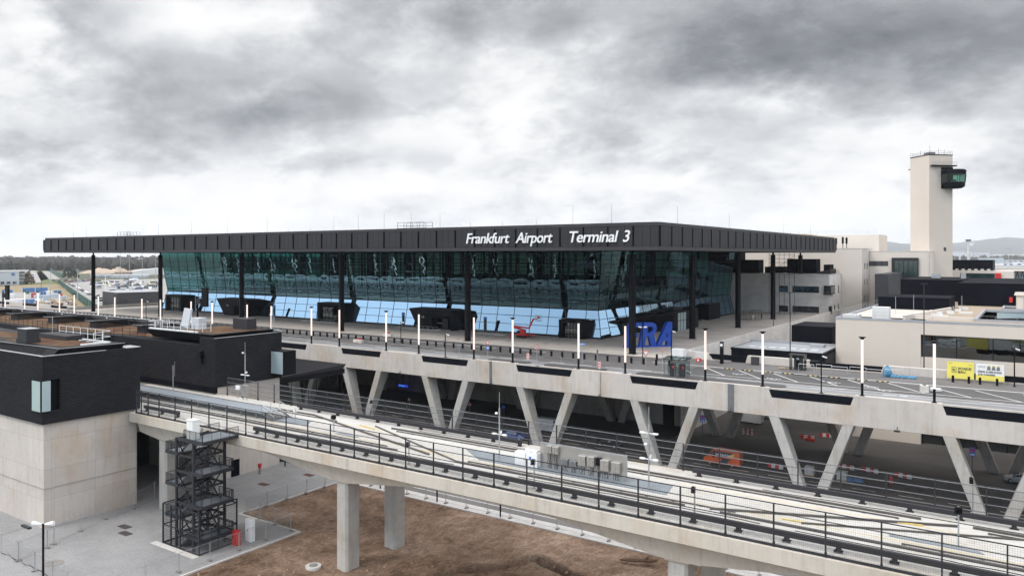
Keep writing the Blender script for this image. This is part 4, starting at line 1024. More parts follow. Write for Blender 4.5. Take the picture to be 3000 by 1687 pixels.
# ------------------------------------------------------------------ station
def roof_rail(mm, p, q, h, step, r=.03):
    p = Vector(p); q = Vector(q); n = max(1, round((q - p).length / step))
    for i in range(n + 1): a = p.lerp(q, i / n); mm.bar(a, a + Vector((0, 0, h)), r * 1.6)
    for k in (.5, 1.): mm.bar(p + Vector((0, 0, h * k)), q + Vector((0, 0, h * k)), r * 1.4)
b1 = thing('station_block', 'near dark brick station block on a pale concrete base, glass bay window at its corner', 'station building', (-120, 51, GZ))
MB().box(-150, 45.6, GZ - .2, -100.5, 57.4, -1.6).build('concrete_base', 'concrete_wall', b1)
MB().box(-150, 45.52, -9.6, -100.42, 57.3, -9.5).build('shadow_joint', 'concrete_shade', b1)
m = MB(); m.box(-150, 45.2, -1.58, -100., 45.8, 6.7); m.box(-100.6, 47.3, -1.58, -100., 57.6, 6.7); m.box(-100.6, 45.8, -1.58, -100, 47.3, 0.); m.box(-100.6, 45.8, 3.8, -100, 47.3, 6.7); m.box(-150, 57.0, -1.58, -100.6, 57.6, 6.7); m.box(-150, 45.8, 5.2, -100.6, 57, 5.6)
m.box(-150, 45.8, -1.58, -100.6, 57., -1.2)
m.build('brick_shell', 'dark_brick', b1)
m = MB(); m.box(-150, 45.15, 6.702, -99.95, 45.55, 6.76); m.box(-100.35, 45.55, 6.702, -99.95, 53, 6.76); m.box(-102.6, 55.6, 6.702, -99.95, 57.62, 6.78); m.build('parapet_cap', 'galvanised', b1)
m = MB(); m.box(-101.3, 45.85, 0., -100.65, 47.25, 3.8); m.build('bay_recess', 'black_panel', b1)
bay = MB().box(-101.9, 44.86, -.05, -99.95, 45.16, 3.85).box(-99.95, 44.86, -.05, -99.6, 46.0, .05).box(-99.95, 44.86, 3.75, -99.6, 46.0, 3.85).box(-99.7, 44.86, .05, -99.6, 44.98, 3.75).build('bay_frame', 'black_metal', b1)
MB().box(-101.8, 44.82, .06, -99.72, 44.855, 3.74).build('bay_pane', 'window_pale', bay); MB().box(-99.62, 44.98, .06, -99.58, 45.98, 3.74).build('bay_pane', 'window_pale', bay)
# raised roof with ribbed sloping rim and red sedum
rf = MB().loft([[(-150, 46.4, 6.), (-101.2, 46.4, 6.), (-101.2, 55.4, 6.), (-150, 55.4, 6.)], [(-150, 45.9, 7.35), (-100.9, 47.6, 7.35), (-100.6, 55.8, 7.35), (-150, 55.8, 7.35)]]).build('raised_roof', 'black_metal', b1)
m = MB()
for k in range(110): x = -150 + .42 * k; m.bar((x, 46.35, 6.1), (x, 45.95 + max(0, (x + 150)) * .035, 7.3), .1, .05)
m.build('rim_ribs', 'zinc_dark', rf)
m = MB(); m.poly((-119, 48.4, 7.362), (-103.2, 48.9, 7.362), (-103.2, 53.6, 7.362), (-119, 53.6, 7.362)); m.poly((-150, 50, 7.362), (-121, 50, 7.362), (-121, 53.6, 7.362), (-150, 53.6, 7.362)); m.build('sedum_bed', 'sedum', rf)
m = MB(); m.bar((-150, 45.9, 7.38), (-100.9, 47.6, 7.38), .1, .05); m.bar((-100.9, 47.6, 7.38), (-100.6, 55.8, 7.38), .1, .05); m.build('rim_edge', 'galvanised', rf)
MB().box(-113.5, 48., 7.37, -110.6, 49.8, 7.9).box(-113.3, 48.1, 7.9, -110.8, 49.7, 9.2).build('ventilation_unit', 'zinc_dark', b1); MB().box(-113.4, 48.05, 9.2, -110.7, 49.75, 9.27).build('unit_lid', 'galvanised', b1)
m = MB(); roof_rail(m, (-117, 55.2, 7.4), (-103, 55.2, 7.4), 1.5, 1.9, .035); roof_rail(m, (-103, 55.2, 7.4), (-101.6, 52.2, 7.4), 1.5, 1.6, .035); m.box(-117, 54.9, 7.37, -102.6, 55.0, 7.5); m.box(-102.6, 51., 7.37, -102.2, 54.6, 7.55)
for k in range(6): m.box(-115 + 2.1 * k, 53.8, 7.37, -114.8 + 2.1 * k, 55, 7.45)
m.build('white_roof_rail', 'white_paint', b1)
MB().box(-118, 52.8, 7.37, -110, 55.3, 7.95).build('flat_skylight', 'zinc_dark', b1)
MB().cyl((-116, 53.8, 7.4), (-116, 53.8, 10.4), .05, n=6).build('roof_pole', 'galvanised', b1)

b2 = thing('station_block', 'second dark brick station block across the tracks, pale bay window at its rear edge', 'station building', (-112, 75, GZ))
m = MB(); m.box(-128, 69.6, GZ - .2, -100.6, 81.2, -.55); m.build('concrete_base', 'concrete_wall', b2)
MB().box(-100.55, 72.2, GZ, -100.45, 73.6, GZ + 2.6).build('service_door', 'black_hall', b2)
m = MB(); m.box(-104.2, 69.3, -.5, -100.3, 81.4, 6.75); m.box(-128, 69.3, -.5, -104.2, 81.4, 5.55); m.build('brick_shell', 'dark_brick', b2)
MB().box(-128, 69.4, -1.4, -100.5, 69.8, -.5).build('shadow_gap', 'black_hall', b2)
m = MB(); m.box(-100.3, 79.3, .3, -97.1, 79.5, 4.05); m.box(-100.3, 79.5, .3, -97.1, 81.5, .5); m.box(-100.3, 79.5, 3.85, -97.1, 81.5, 4.05); m.box(-97.3, 79.2, .3, -97.0, 81.5, 4.05)
bay = m.build('bay_frame', 'black_metal', b2); MB().box(-100.2, 79.24, .45, -97.4, 79.29, 3.9).build('bay_pane', 'window_pale', bay)
rf = MB().loft([[(-118, 70.2, 6.0), (-102.2, 70.2, 6.0), (-102.2, 80.4, 6.), (-118, 80.4, 6.)], [(-119.5, 69.6, 7.2), (-101.4, 69.6, 7.2), (-101.4, 80.9, 7.2), (-119.5, 80.9, 7.2)]]).build('raised_roof', 'black_metal', b2)
MB().poly((-113, 71, 7.212), (-102.6, 71, 7.212), (-102.6, 79.5, 7.212), (-113, 79.5, 7.212)).build('sedum_bed', 'sedum', rf)
m = MB(); roof_rail(m, (-119, 69.9, 7.2), (-106.5, 69.9, 7.2), 1.25, 1.8, .035); roof_rail(m, (-106.5, 69.9, 7.2), (-106.2, 72.6, 7.2), 1.25, 1.4, .035); roof_rail(m, (-119, 69.9, 7.2), (-119, 73.6, 7.2), 1.25, 1.4, .035); m.box(-119, 69.95, 7.21, -106, 70.3, 7.42); m.build('white_roof_rail', 'white_paint', b2)
m = MB(); m.prism([(-119, 75.6, 7.21), (-114.8, 74.2, 7.21), (-114.5, 74.6, 10.2), (-118.6, 76., 10.2)], (.1, .25, 0)); m.build('white_screen', 'grey_hall', b2)
MB().box(-112.6, 73.4, 7.21, -110.6, 74.8, 9.).build('white_unit', 'grey_hall', b2); MB().box(-107.5, 77.5, 7.21, -103.9, 79.3, 8.9).build('ventilation_unit', 'zinc_dark', b2)
m = MB(); m.box(-103.5, 81.0, 6.76, -100.25, 81.45, 6.95); m.box(-103.8, 80.6, 6.95, -100.2, 81.3, 7.1); m.box(-100.55, 69.2, 6.76, -100.25, 81, 6.8); m.build('parapet_cap', 'galvanised', b2)
m = MB(); m.cyl((-101.2, 80.6, 6.8), (-101.2, 80.6, 9.4), .05, n=6); m.cyl((-101.8, 80.6, 6.8), (-101.8, 80.6, 9.4), .05, n=6)
for k in range(6): m.bar((-101.8, 80.6, 7 + .4 * k), (-101.2, 80.6, 7 + .4 * k), .04)
m.build('roof_ladder', 'galvanised', b2)
p = ptY(592, 1045, 69.2)
MB().box(p[0] - .25, 68.85, p[2] - .9, p[0] + .25, 69.3, p[2] + .9).box(p[0] + .1, 68.5, p[2] + .2, p[0] + .5, 69.3, p[2] + .4).build('wall_loudspeaker', 'black_metal', b2)
# low station hall behind, sedum roof with rooflights
hall = thing('station_hall', 'low station hall with a brown sedum roof, dark eaves and long rooflight boxes', 'station building', (-200, 85, GZ))
MB().box(-330, 70, GZ, -128.05, 81.9, 4.6).build('hall_body', 'dark_brick', hall)
m = MB(); P = [(-330, 69.3, 4.7), (-172, 69.3, 4.7), (-146, 67.9, 4.7), (-128, 69.35, 4.7), (-119.6, 71., 5.6), (-119.6, 82, 5.6), (-330, 82, 4.7)]
m.prism([(x, y, 4.65) for x, y, z in P], (0, 0, .95)); m.build('roof_slab', 'black_metal', hall)
m = MB(); m.prism([(-330, 70.4, 5.61), (-172, 70.4, 5.61), (-146, 69.2, 5.61), (-128, 71.2, 5.61), (-119.8, 71.8, 5.61), (-119.8, 81.5, 5.61), (-330, 81.5, 5.61)], (0, 0, .06)); m.build('sedum_bed', 'sedum', hall)
m = MB(); roof_rail(m, (-300, 70, 5.6), (-172, 70, 5.6), 1.3, 2.4, .03); roof_rail(m, (-172, 70, 5.6), (-146, 68.6, 5.6), 1.3, 2.2, .03); roof_rail(m, (-146, 68.6, 5.6), (-128, 70.6, 5.6), 1.3, 2.2, .03); roof_rail(m, (-128, 70.6, 5.6), (-119.9, 71.2, 5.6), 1.3, 2.2, .03); roof_rail(m, (-300, 61, 3.7), (-152, 61, 3.7), 1.2, 2.2, .03); m.build('roof_rail', 'black_metal', hall)
MB().box(-330, 69.6, 3.5, -130, 70.2, 4.6).build('pale_soffit', 'concrete_pale', hall); MB().box(-330, 58, 2.6, -128, 66, 3.6).build('lower_roof', 'black_metal', hall); MB().box(-330, 61.5, 3.61, -150, 65, 3.7).build('gravel_bed', 'roof_gravel', hall)
for k in range(8):
    x = -129.8 - 16 * k
    r = MB().box(x, 74.2, 5.62, x + 2.6, 80.3, 6.7).build('rooflight', 'zinc_dark', hall); MB().box(x - .25, 73.4, 6.8, x + 2.85, 81.2, 6.95).build('rooflight_lid', 'black_metal', r); MB().box(x + 2.6, 75, 5.9, x + 2.63, 80, 6.55).build('rooflight_pane', 'dark_glass', r); MB().box(x - .25, 73.38, 6.98, x + 2.85, 73.5, 7.02).build('lid_edge', 'galvanised', r)
for k in range(12):
    x = -126 - 9 * k; MB().cyl((x, 81.2, 5.6), (x, 81.2, 6.5), .09, n=6).build('roof_lamp_post', 'black_metal', hall); MB().cyl((x, 81.2, 6.5), (x, 81.2, 6.75), .13, n=8).build('roof_lamp_head', 'white_paint', hall)
MB().box(-330, 81.55, 5.6, -104, 81.95, 6.85).build('rear_parapet', 'zinc_dark', hall); MB().box(-330, 81.5, 6.85, -104, 82.0, 6.93).build('parapet_cap', 'galvanised', hall); MB().box(-330, 81.45, 6.5, -119.7, 81.54, 6.56).build('cable_duct', 'galvanised', hall)
# glazed link from the station to the arrivals level
lk = thing('link_building', 'low glazed passage with a ribbed dark metal roof between brick block and viaduct', 'passage', (-112, 88, GZ))
m = MB(); m.loft([[(-126, 81.5, -.9), (-100.9, 81.5, -.9), (-101.2, 95.5, -.9), (-126, 95.5, -.9)], [(-126, 81.5, -.5), (-100.5, 81.5, -.5), (-100.9, 95.9, -.15), (-126, 95.9, -.15)]]); m.build('roof', 'zinc_mid', lk)
m = MB()
for k in range(42): x = -125.6 + .6 * k; m.bar((x, 81.55, -.46), (x, 95.85, -.11), .08, .08)
m.bar((-113, 82, -.25), (-113, 94, -.0), .1); m.build('roof_ribs', 'zinc_dark', lk)
MB().box(-101.3, 81.6, GZ + .3, -101.22, 95.2, -1.7).build('side_glazing', 'clear_glass', lk); MB().box(-126, 95.2, GZ + .3, -101.4, 95.3, -1.7).build('end_glazing', 'clear_glass', lk)
m = MB(); m.box(-101.4, 81.5, -1.7, -100.9, 95.6, -.9)
for y in (81.6, 84.2, 86.8, 89.4, 92, 95.2): m.box(-101.42, y - .07, GZ, -101.2, y + .07, -1.7)
m.bar((-101.5, 82, -8), (-101.5, 86.8, -2), .12); m.bar((-101.5, 86.8, -2), (-101.5, 91.6, -8), .12); m.bar((-101.5, 89.4, -3), (-101.5, 95, -9), .12); m.box(-126, 81.6, GZ, -101.5, 95.2, GZ + .35); m.build('frame', 'black_metal', lk)
MB().box(-126, 81.6, GZ + .4, -125.8, 95, -1).build('inner_wall', 'inner_dark', lk)
# underside back wall below the guideway by the station
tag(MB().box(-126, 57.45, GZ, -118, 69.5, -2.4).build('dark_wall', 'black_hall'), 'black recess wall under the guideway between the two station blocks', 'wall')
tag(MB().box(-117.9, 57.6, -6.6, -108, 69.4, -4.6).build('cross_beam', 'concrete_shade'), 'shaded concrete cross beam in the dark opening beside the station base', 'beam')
# ------------------------------------------------------------------ buildings east and north of the hall
def windows(parent, Y, rows, mat, xs, frame_mat='black_metal', dy=.06):
    for (za, zb) in rows:
        for a, b in xs:
            w = MB().box(a, Y - dy, za, b, Y - .002, zb).build('window', mat, parent)
            m = MB(); n = max(1, round((b - a) / 2.2))
            for i in range(n + 1): x = a + (b - a) * i / n; m.box(x - .06, Y - dy - .05, za, x + .06, Y - dy - .002, zb)
            m.build('window_bars', frame_mat, w)
sb = thing('stone_building', 'pale coursed stone building with dark ribbon windows under the terminal roof edge', 'building', (-80, 270, 0))
MB().box(-170, 263, -.9, -55.4, 280.8, 12.8).build('wall', 'stone', sb)
MB().box(-170, 262.9, 12.8, -55.3, 280.8, 12.98).build('coping', 'concrete_pale', sb)
Yb = 263.
fx = lambda px: ptY(px, 850, Yb)[0]
windows(sb, Yb, [(9.0, 6.9), (2.4, .4)], 'window_dark', [(fx(2284), fx(2308)), (fx(2323), fx(2399))])
w = MB().box(fx(2416), 262.2, 6.8, -54.7, 268, 9.1).build('corner_window', 'window_dark', sb); MB().box(fx(2416) - .1, 262.1, 6.6, -54.6, 268.1, 6.8).box(fx(2416) - .1, 262.1, 9.1, -54.6, 268.1, 9.3).build('window_frame', 'black_metal', w)
for y, za, zb in ((276, 6.4, 9.), (265, .2, 2.6), (270, .3, 2.7), (276, .4, 2.8)): MB().box(-55.39, y, za, -55.32, y + 1.4, zb).build('window', 'window_dark', sb)
MB().box(-55.5, 262.8, .2, -54.9, 264.8, 2.7).build('louvre', 'zinc_dark', sb)
for a, b, y, h in ((-99, -86, 268, 7.6), (-86, -79, 266, 4.6), (-70.5, -61, 270, 4.9), (-59.5, -57.6, 274, 3.), (-78, -72, 270, 2.2)): MB().box(a, y, 12.98, b, y + 6, 12.98 + h).build('roof_plant', 'black_hall', sb)
MB().prism([(-61, 267, 12.98), (-55.8, 267, 12.98), (-55.8, 267, 14.6), (-61, 267, 13.3)], (0, 8, 0)).build('roof_ramp', 'zinc_mid', sb)
m = MB(); roof_rail(m, (-58, 263.4, 12.98), (-55.6, 263.4, 12.98), 1.1, .8, .03); roof_rail(m, (-55.6, 263.4, 12.98), (-55.6, 280, 12.98), 1.1, 2., .03); m.build('roof_rail', 'black_metal', sb)

pb = thing('pier_building', 'tall cream rendered airport building with slit windows beside the control tower', 'building', (-80, 290, GZ))
MB().box(-200, 281, GZ, -48.8, 300, 21.3).build('wall', 'cream', pb)
MB().box(-200.1, 280.9, 21.3, -48.7, 300, 21.5).build('coping', 'concrete_pale', pb)
for za, zb in ((16.4, 14.4), (10.9, 9.0), (5.4, 3.4)):
    for y in (285.6, 290.): MB().box(-48.81, y, zb, -48.74, y + 1.2, za).build('slit_window', 'window_dark', pb)
MB().box(-95, 303, 10, -72, 322, 27.2).build('penthouse', 'tan_wall', pb); MB().box(-72, 303.2, 10, -47, 322, 26.6).build('penthouse', 'cream', pb)
MB().cyl((-62, 286, 21.5), (-62, 286, 22.6), 1.5, 1.9, 10).cyl((-62, 286, 22.6), (-62, 286, 23.6), 1.9, 1.2, 10).build('roof_vent', 'white_paint', pb)
m = MB(); roof_rail(m, (-95, 304, 27.2), (-48, 304, 26.9), 1.3, 3.4, .03); m.build('roof_rail', 'galvanised', pb)
for x, y, h in ((-57.6, 284, 4.), (-55.8, 286, 4.4), (-54.4, 285, 4.2)):
    o = MB().cyl((x, y, 21.5), (x, y, 21.5 + h * .55), .12, n=6).build('aerial_mast', 'black_metal', pb); MB().box(x - .3, y - .3, 21.5 + h * .38, x + .3, y + .3, 21.5 + h * .9).build('aerial_panel', 'black_metal', o)
MB().box(-130, 303, 21.4, -100, 315, 24).build('roof_plant', 'cream', pb)

wb = thing('window_building', 'cream airport building with one huge framed dark window below the control tower', 'building', (-40, 300, GZ))
MB().box(-48.7, 294.2, GZ, -29.6, 330, 20.4).build('wall', 'cream', wb); MB().box(-48.7, 294.1, 20.4, -29.5, 330, 20.6).build('coping', 'concrete_pale', wb)
X2 = lambda px: ptY(px, 800, 294.)[0]
w = MB().box(X2(2613), 293.2, 10.9, X2(2691), 294.19, 18.3).build('big_window', 'zinc_dark', wb); MB().box(X2(2621), 293.1, 12.1, X2(2690), 293.19, 17.2).build('pane', 'window_green', w)
m = MB()
for k in range(6): x = X2(2621) + (X2(2690) - X2(2621)) * k / 5; m.box(x - .06, 293.02, 12.1, x + .06, 293.09, 17.2)
m.build('glazing_bars', 'black_metal', w)
windows(wb, 294.2, [(17.1, 15.4)], 'inner_dark', [(X2(2547), X2(2601))]); windows(wb, 294.2, [(12.2, 10.4), (7.2, 5.4)], 'window_green', [(X2(2582), X2(2599.5))])
MB().box(-41.8, 262, GZ, -37.9, 294.1, 13.3).build('brick_stair', 'dark_brick_tower', wb)
MB().cyl((-30.1, 294.0, GZ), (-30.1, 294.0, 20.2), .12, n=6).build('downpipe', 'concrete_pale', wb)

# control tower, set square to the diagonal
tw = thing('control_tower', 'tall square cream control tower with a dark glazed cab near its top', 'control tower', (-31, 307, GZ))
C0 = Vector((-30.8, 301., 0)); L_ = Vector((-.695, .717, 0)); R_ = Vector((.718, .695, 0)); WL, WR = 9.6, 9.1
def tq(a, b, z): v = C0 + L_ * a + R_ * b; return (v.x, v.y, z)
TT = 53.7
MB().prism([tq(0, 0, GZ), tq(0, WR, GZ), tq(WL, WR, GZ), tq(WL, 0, GZ)], (0, 0, TT - GZ)).build('shaft', 'cream_tower', tw)
MB().prism([tq(-.05, -.05, TT), tq(-.05, WR + .05, TT), tq(WL + .05, WR + .05, TT), tq(WL + .05, -.05, TT)], (0, 0, .35)).build('roof_edge', 'zinc_dark', tw)
m = MB()
for a, b in (((0, 0), (0, WR)), ((0, 0), (WL, 0)), ((WL, 0), (WL, WR)), ((0, WR), (WL, WR))): roof_rail(m, tq(*a, TT + .35), tq(*b, TT + .35), 1.2, 1.1, .03)
m.build('roof_rail', 'grey_steel', tw)
m = MB(); m.prism([tq(1, 1, TT + .35), tq(1, 3.2, TT + .35), tq(4, 3.2, TT + .35), tq(4, 1, TT + .35)], (0, 0, .9))
for a, b, h in ((1.2, 1.2, 3.6), (3, 6, 2.8), (7, 2, 2.6), (2, 7.5, 2.3)): p = tq(a, b, TT + .3); m.cyl(p, (p[0], p[1], TT + h), .05, n=5)
m.build('roof_aerials', 'grey_steel', tw)
bl = MB(); bl.prism([tq(0, .4, 49.9), tq(-1.2, .4, 49.9), tq(-1.2, 9.9, 49.9), tq(0, 9.9, 49.9)], (0, 0, .35)); o = bl.build('balcony', 'black_metal', tw)
m = MB(); roof_rail(m, tq(-1.15, .45, 50.2), tq(-1.15, 9.8, 50.2), 1.2, 1., .03); m.build('balcony_rail', 'grey_steel', o)
bl = MB(); bl.prism([tq(WL, -.05, 49.6), tq(WL + .9, -.05, 49.6), tq(WL + .9, 3, 49.6), tq(WL, 3, 49.6)], (0, 0, .3)); bl.build('balcony', 'black_metal', tw)
MB().prism([tq(-.12, 4.6, 42.2), tq(-.12, WR + .1, 42.2), tq(.5, WR + .1, 42.2), tq(.5, 4.6, 42.2)], (0, 0, 7.4)).build('cab_recess', 'black_metal', tw)
cc = tq(-1.6, 8.2, 0)
def octo(r, z): return [(cc[0] + r * math.cos(2 * math.pi * (i + .5) / 8), cc[1] + r * math.sin(2 * math.pi * (i + .5) / 8), z) for i in range(8)]
cab = MB().loft([octo(2.6, 42.2), octo(3.6, 42.9), octo(3.7, 44.2), octo(3.7, 44.2)]).loft([octo(3.95, 47.0), octo(4.05, 48.3), octo(3.4, 48.6)]).build('cab', 'black_panel', tw)
MB().loft([octo(3.69, 44.2), octo(3.94, 47.0)], False).build('cab_glazing', 'cab_glass', cab)
m = MB()
for a, b in zip(octo(3.72, 44.2), octo(3.97, 47.)): m.bar(a, b, .14)
m.build('cab_mullions', 'black_metal', cab); MB().loft([octo(.9, 44.1), octo(.9, 45.2)]).build('control_desk', 'inner_mid', cab)
p = tq(-.05, 6.3, 27); MB().prism([tq(-.04, 5.6, 20.6), tq(-.04, 6.6, 20.6), tq(.02, 6.6, 20.6), tq(.02, 5.6, 20.6)], (0, 0, 1.3)).build('small_window', 'window_dark', tw)

# gate piers east of the tower
gp = thing('gate_pier', 'low cream pier building with a long ribbon window behind the black hall', 'building', (-12, 330, GZ))
MB().box(-27, 326, GZ, 0, 350, 13.6).build('wall', 'cream', gp); windows(gp, 326, [(12.6, 10.2)], 'window_green', [(-23.2, -12.6)])
MB().box(-26, 328, 13.7, -13.2, 345, 17.4).build('roof_plant', 'black_panel', gp)
for k in range(6): MB().box(-25 + 2 * k, 327.9, 13.6, -24 + 2 * k, 328.6, 14.2).build('plant_foot', 'concrete_pale', gp)
for k, (x0, lab) in enumerate(((-7.5, 'nearest to the control tower'), (5.2, 'farther from the control tower'))):
    g = thing('boarding_bridge', 'cream and black lattice boarding bridge with a red tank, ' + lab, 'boarding bridge', (x0, 305, GZ), 'boarding bridges of the gate pier')
    MB().box(x0 - 4, 303, GZ, x0 + 1.2, 309, 13.9).build('rotunda', 'cream', g)
    MB().cyl((x0 - 3.2, 302.4, 10.6), (x0 - 3.2, 302.4, 13.2), .85, n=12).build('red_tank', 'red_paint', g)
    m = MB()
    for z in (10.2, 13.6): m.box(x0 + 1.2, 304, z, x0 + 8.6, 304.3, z + .3); m.box(x0 + 1.2, 306, z, x0 + 8.6, 306.3, z + .3)
    for i in range(6): x = x0 + 1.4 + 1.4 * i; m.bar((x, 304.1, 10.2), (x + .7, 304.1, 13.8), .2); m.bar((x + 1.4, 304.1, 10.2), (x + .7, 304.1, 13.8), .2)
    m.box(x0 + 1.2, 304.4, 13.5, x0 + 8.6, 306, 13.7); m.box(x0 + 1.2, 304.4, 10., x0 + 8.6, 306, 10.3); m.build('lattice_tunnel', 'black_metal', g)
    MB().box(x0 + 1.3, 305.2, 10.4, x0 + 8.4, 305.3, 13.4).build('tunnel_glazing', 'window_pale', g)

# cream panelled building in front, with roof wells
cb_ = thing('panel_building', 'cream panelled building with a tall glazed opening beside the departures road', 'building', (10, 190, GZ))
XL, XM, XE = -31.3, -17.1, 60.
MB().box(XL, 154, GZ, XM, 262, 7.1).build('solid_wall', 'cream_panel', cb_)
MB().box(XM + .01, 154, 5.0, XE, 154.8, 7.1).build('upper_band', 'cream_panel', cb_); MB().box(XM + .01, 154.1, -5.5, XE, 155., 1.).build('middle_band', 'cream_panel', cb_)
MB().box(XM + .01, 154.9, 1.0, XE, 155.0, 5.).build('upper_glazing', 'dark_glass', cb_); MB().box(XM + .01, 155.6, GZ, XE, 155.7, -5.5).build('lower_glazing', 'dark_glass', cb_)
m = MB()
for k in range(15): x = XM + .1 + 5.4 * k; m.box(x - .07, 154.75, 1., x + .07, 154.89, 5.)
for k in range(24): x = XM + .1 + 3.2 * k; m.box(x - .08, 155.4, GZ, x + .08, 155.59, -5.5)
m.build('glazing_bars', 'black_metal', cb_)
MB().box(XM, 155.3, -5.4, XE, 262, 1.).build('terrace_floor', 'roof_gravel', cb_); MB().box(XM + .02, 161, GZ, XE, 161.3, -5.5).build('inner_wall', 'inner_dark', cb_)
r_ = MB(); P = [(6 + 15 * math.cos(2 * math.pi * i / 32), 180 + 15 * math.sin(2 * math.pi * i / 32), 1.02) for i in range(32)]; r_.prism(P, (0, 0, 5.)).build('glazed_drum', 'black_hall', cb_)
MB().box(-14, 161, 1.02, -11.5, 163, 4.1).build('terrace_unit', 'grey_membrane', cb_)
# roof with two sunk wells
WELLS = [(-9, 163, 60, 192), (-6, 199, 60, 209)]
m = MB(); z = 7.1
m.box(XL, 155.0, 5.4, XE, 163, z); m.box(XM, 163, 5.4, -9, 192, z); m.box(XM, 192, 5.4, XE, 199, z); m.box(XM, 199, 5.4, -6, 209, z); m.box(XM, 209, 5.4, XE, 262, z); m.build('roof', 'roof_beige', cb_, fix=True)
for x0, y0, x1, y1 in WELLS:
    w = MB().box(x0, y0, 5.2, x1, y1, 5.5).build('roof_well', 'roof_gravel', cb_)
    MB().box(x0 - .4, y0 - .4, 5.5, x0, y1 + .4, 7.6).box(x0, y1, 5.5, x1, y1 + .4, 7.6).box(x0, y0 - .4, 5.5, x1, y0, 7.5).build('well_rim', 'grey_membrane', w)
    MB().box(x0 + 2, y1 - .3, 5.55, x1, y1 - .02, 7.0).build('well_glazing', 'window_pale', w)
    MB().box(x0 + 6, y0 + 8, 5.52, x0 + 11, y0 + 10, 6.0).build('rooflight', 'white_roof', w)
m = MB(); m.box(XL - .05, 153.95, 7.102, XE, 154.6, 7.5); m.box(XL - .05, 154.6, 7.102, XL + .5, 262, 7.5); m.build('parapet_cap', 'grey_membrane', cb_)
m = MB(); m.prism([(-20.5, 158, 7.102), (-20.1, 158, 7.102), (-15.1, 189, 7.102), (-15.5, 189, 7.102)], (0, 0, .9)); m.box(-20, 163.5, 7.102, -9.6, 164, 7.7); m.build('roof_kerb', 'cream', cb_)
m = MB(); roof_rail(m, (XL + .3, 155.2, 7.5), (XE, 155.2, 7.5), 1.1, 3.1, .03); roof_rail(m, (XL + .3, 155.2, 7.5), (XL + .3, 200, 7.5), 1.1, 3.1, .03); m.build('roof_rail', 'galvanised', cb_)
MB().box(-25.6, 157.5, 7.102, -22.7, 159.5, 9.4).build('roof_plant', 'white_roof', cb_); MB().box(-30.5, 156, 7.102, -27.6, 158.5, 7.9).build('rooflight', 'white_roof', cb_)
MB().cyl((-3, 200, 7.1), (-3, 200, 10.4), .8, n=10).cyl((-3, 200, 10.4), (-3, 200, 11.1), 1.2, 1.0, 10).build('roof_vent', 'cream', cb_)
rr = random.Random(9)
for k in range(9): x, y = rr.uniform(-19, -11), rr.uniform(166, 205); MB().box(x, y, 7.102, x + rr.uniform(1, 3), y + .8, 7.4 + rr.random() * .3).build('rooflight', 'white_roof', cb_)
for x, y in ((-24, 175), (-13, 186), (-8, 230), (-22, 186)): MB().cyl((x, y, 7.1), (x, y, 10.6), .05, n=5).build('lightning_rod', 'galvanised', cb_)

hb_ = thing('black_hall', 'long windowless black hall rising behind the beige roofs', 'building', (0, 240, 7.1))
MB().box(-30.2, 229, 7.1, -15.8, 262, 12.7).build('hall_wing', 'black_hall', hb_); MB().box(-15.7, 213, 7.1, 62, 262, 12.5).build('hall_wing', 'black_hall', hb_)
MB().box(-30.3, 228.9, 12.7, -15.8, 229.2, 12.82).box(-15.75, 212.9, 12.5, 62, 213.2, 12.62).build('coping', 'zinc_mid', hb_)
for x in (-2, 7): MB().box(x - .06, 212.9, 7.1, x + .06, 212.99, 12.4).build('seam', 'zinc_dark', hb_)
MB().cyl((-5, 212.4, 8.2), (-5, 212.4, 9.4), .35, n=8).build('red_alarm', 'red_paint', hb_)
MB().box(-24, 240, 12.86, -22, 242, 14).box(-17, 240, 12.86, -15.9, 242, 14.2).build('roof_vent', 'galvanised', hb_)
tag(MB().box(-29.6, 190, 7.12, -15.6, 204, 9.8).build('black_hall', 'black_hall'), 'smaller black roof hall standing between the cream tower block and the beige roof', 'building')

lb = thing('low_building', 'low black pavilion with a flat pale roof behind the road parapet', 'building', (-40, 152, GZ))
MB().box(-48.4, 145.5, -5.5, -31.5, 158, 1.1).build('wall', 'black_panel', lb); MB().box(-48.5, 145.4, 1.1, -31.4, 158.1, 1.45).box(-31.9, 146, -2, -31.4, 158, 1.5).build('roof_edge', 'black_metal', lb)
MB().box(-48.1, 145.8, 1.45, -31.8, 157.8, 1.5).build('roof', 'grey_membrane', lb); MB().box(-43.4, 145.42, -1.4, -32.4, 145.49, .2).build('window_strip', 'window_dark', lb)
m = MB()
for k in range(7): m.box(-46 + 1.9 * k, 148, 1.5, -44.7 + 1.9 * k, 150, 1.62)
m.build('roof_panels', 'grey_hall', lb); MB().box(-48.5, 157.8, 1.45, -31.4, 158.2, 1.9).box(-36, 154, 1.5, -33.5, 156, 2.).build('roof_kerb', 'grey_membrane', lb)
tag(MB().box(-45, 176, GZ, -36.5, 188, 3.6).build('black_annex', 'black_panel'), 'black box annex standing between the stone podium wall and the cream panels', 'annex')
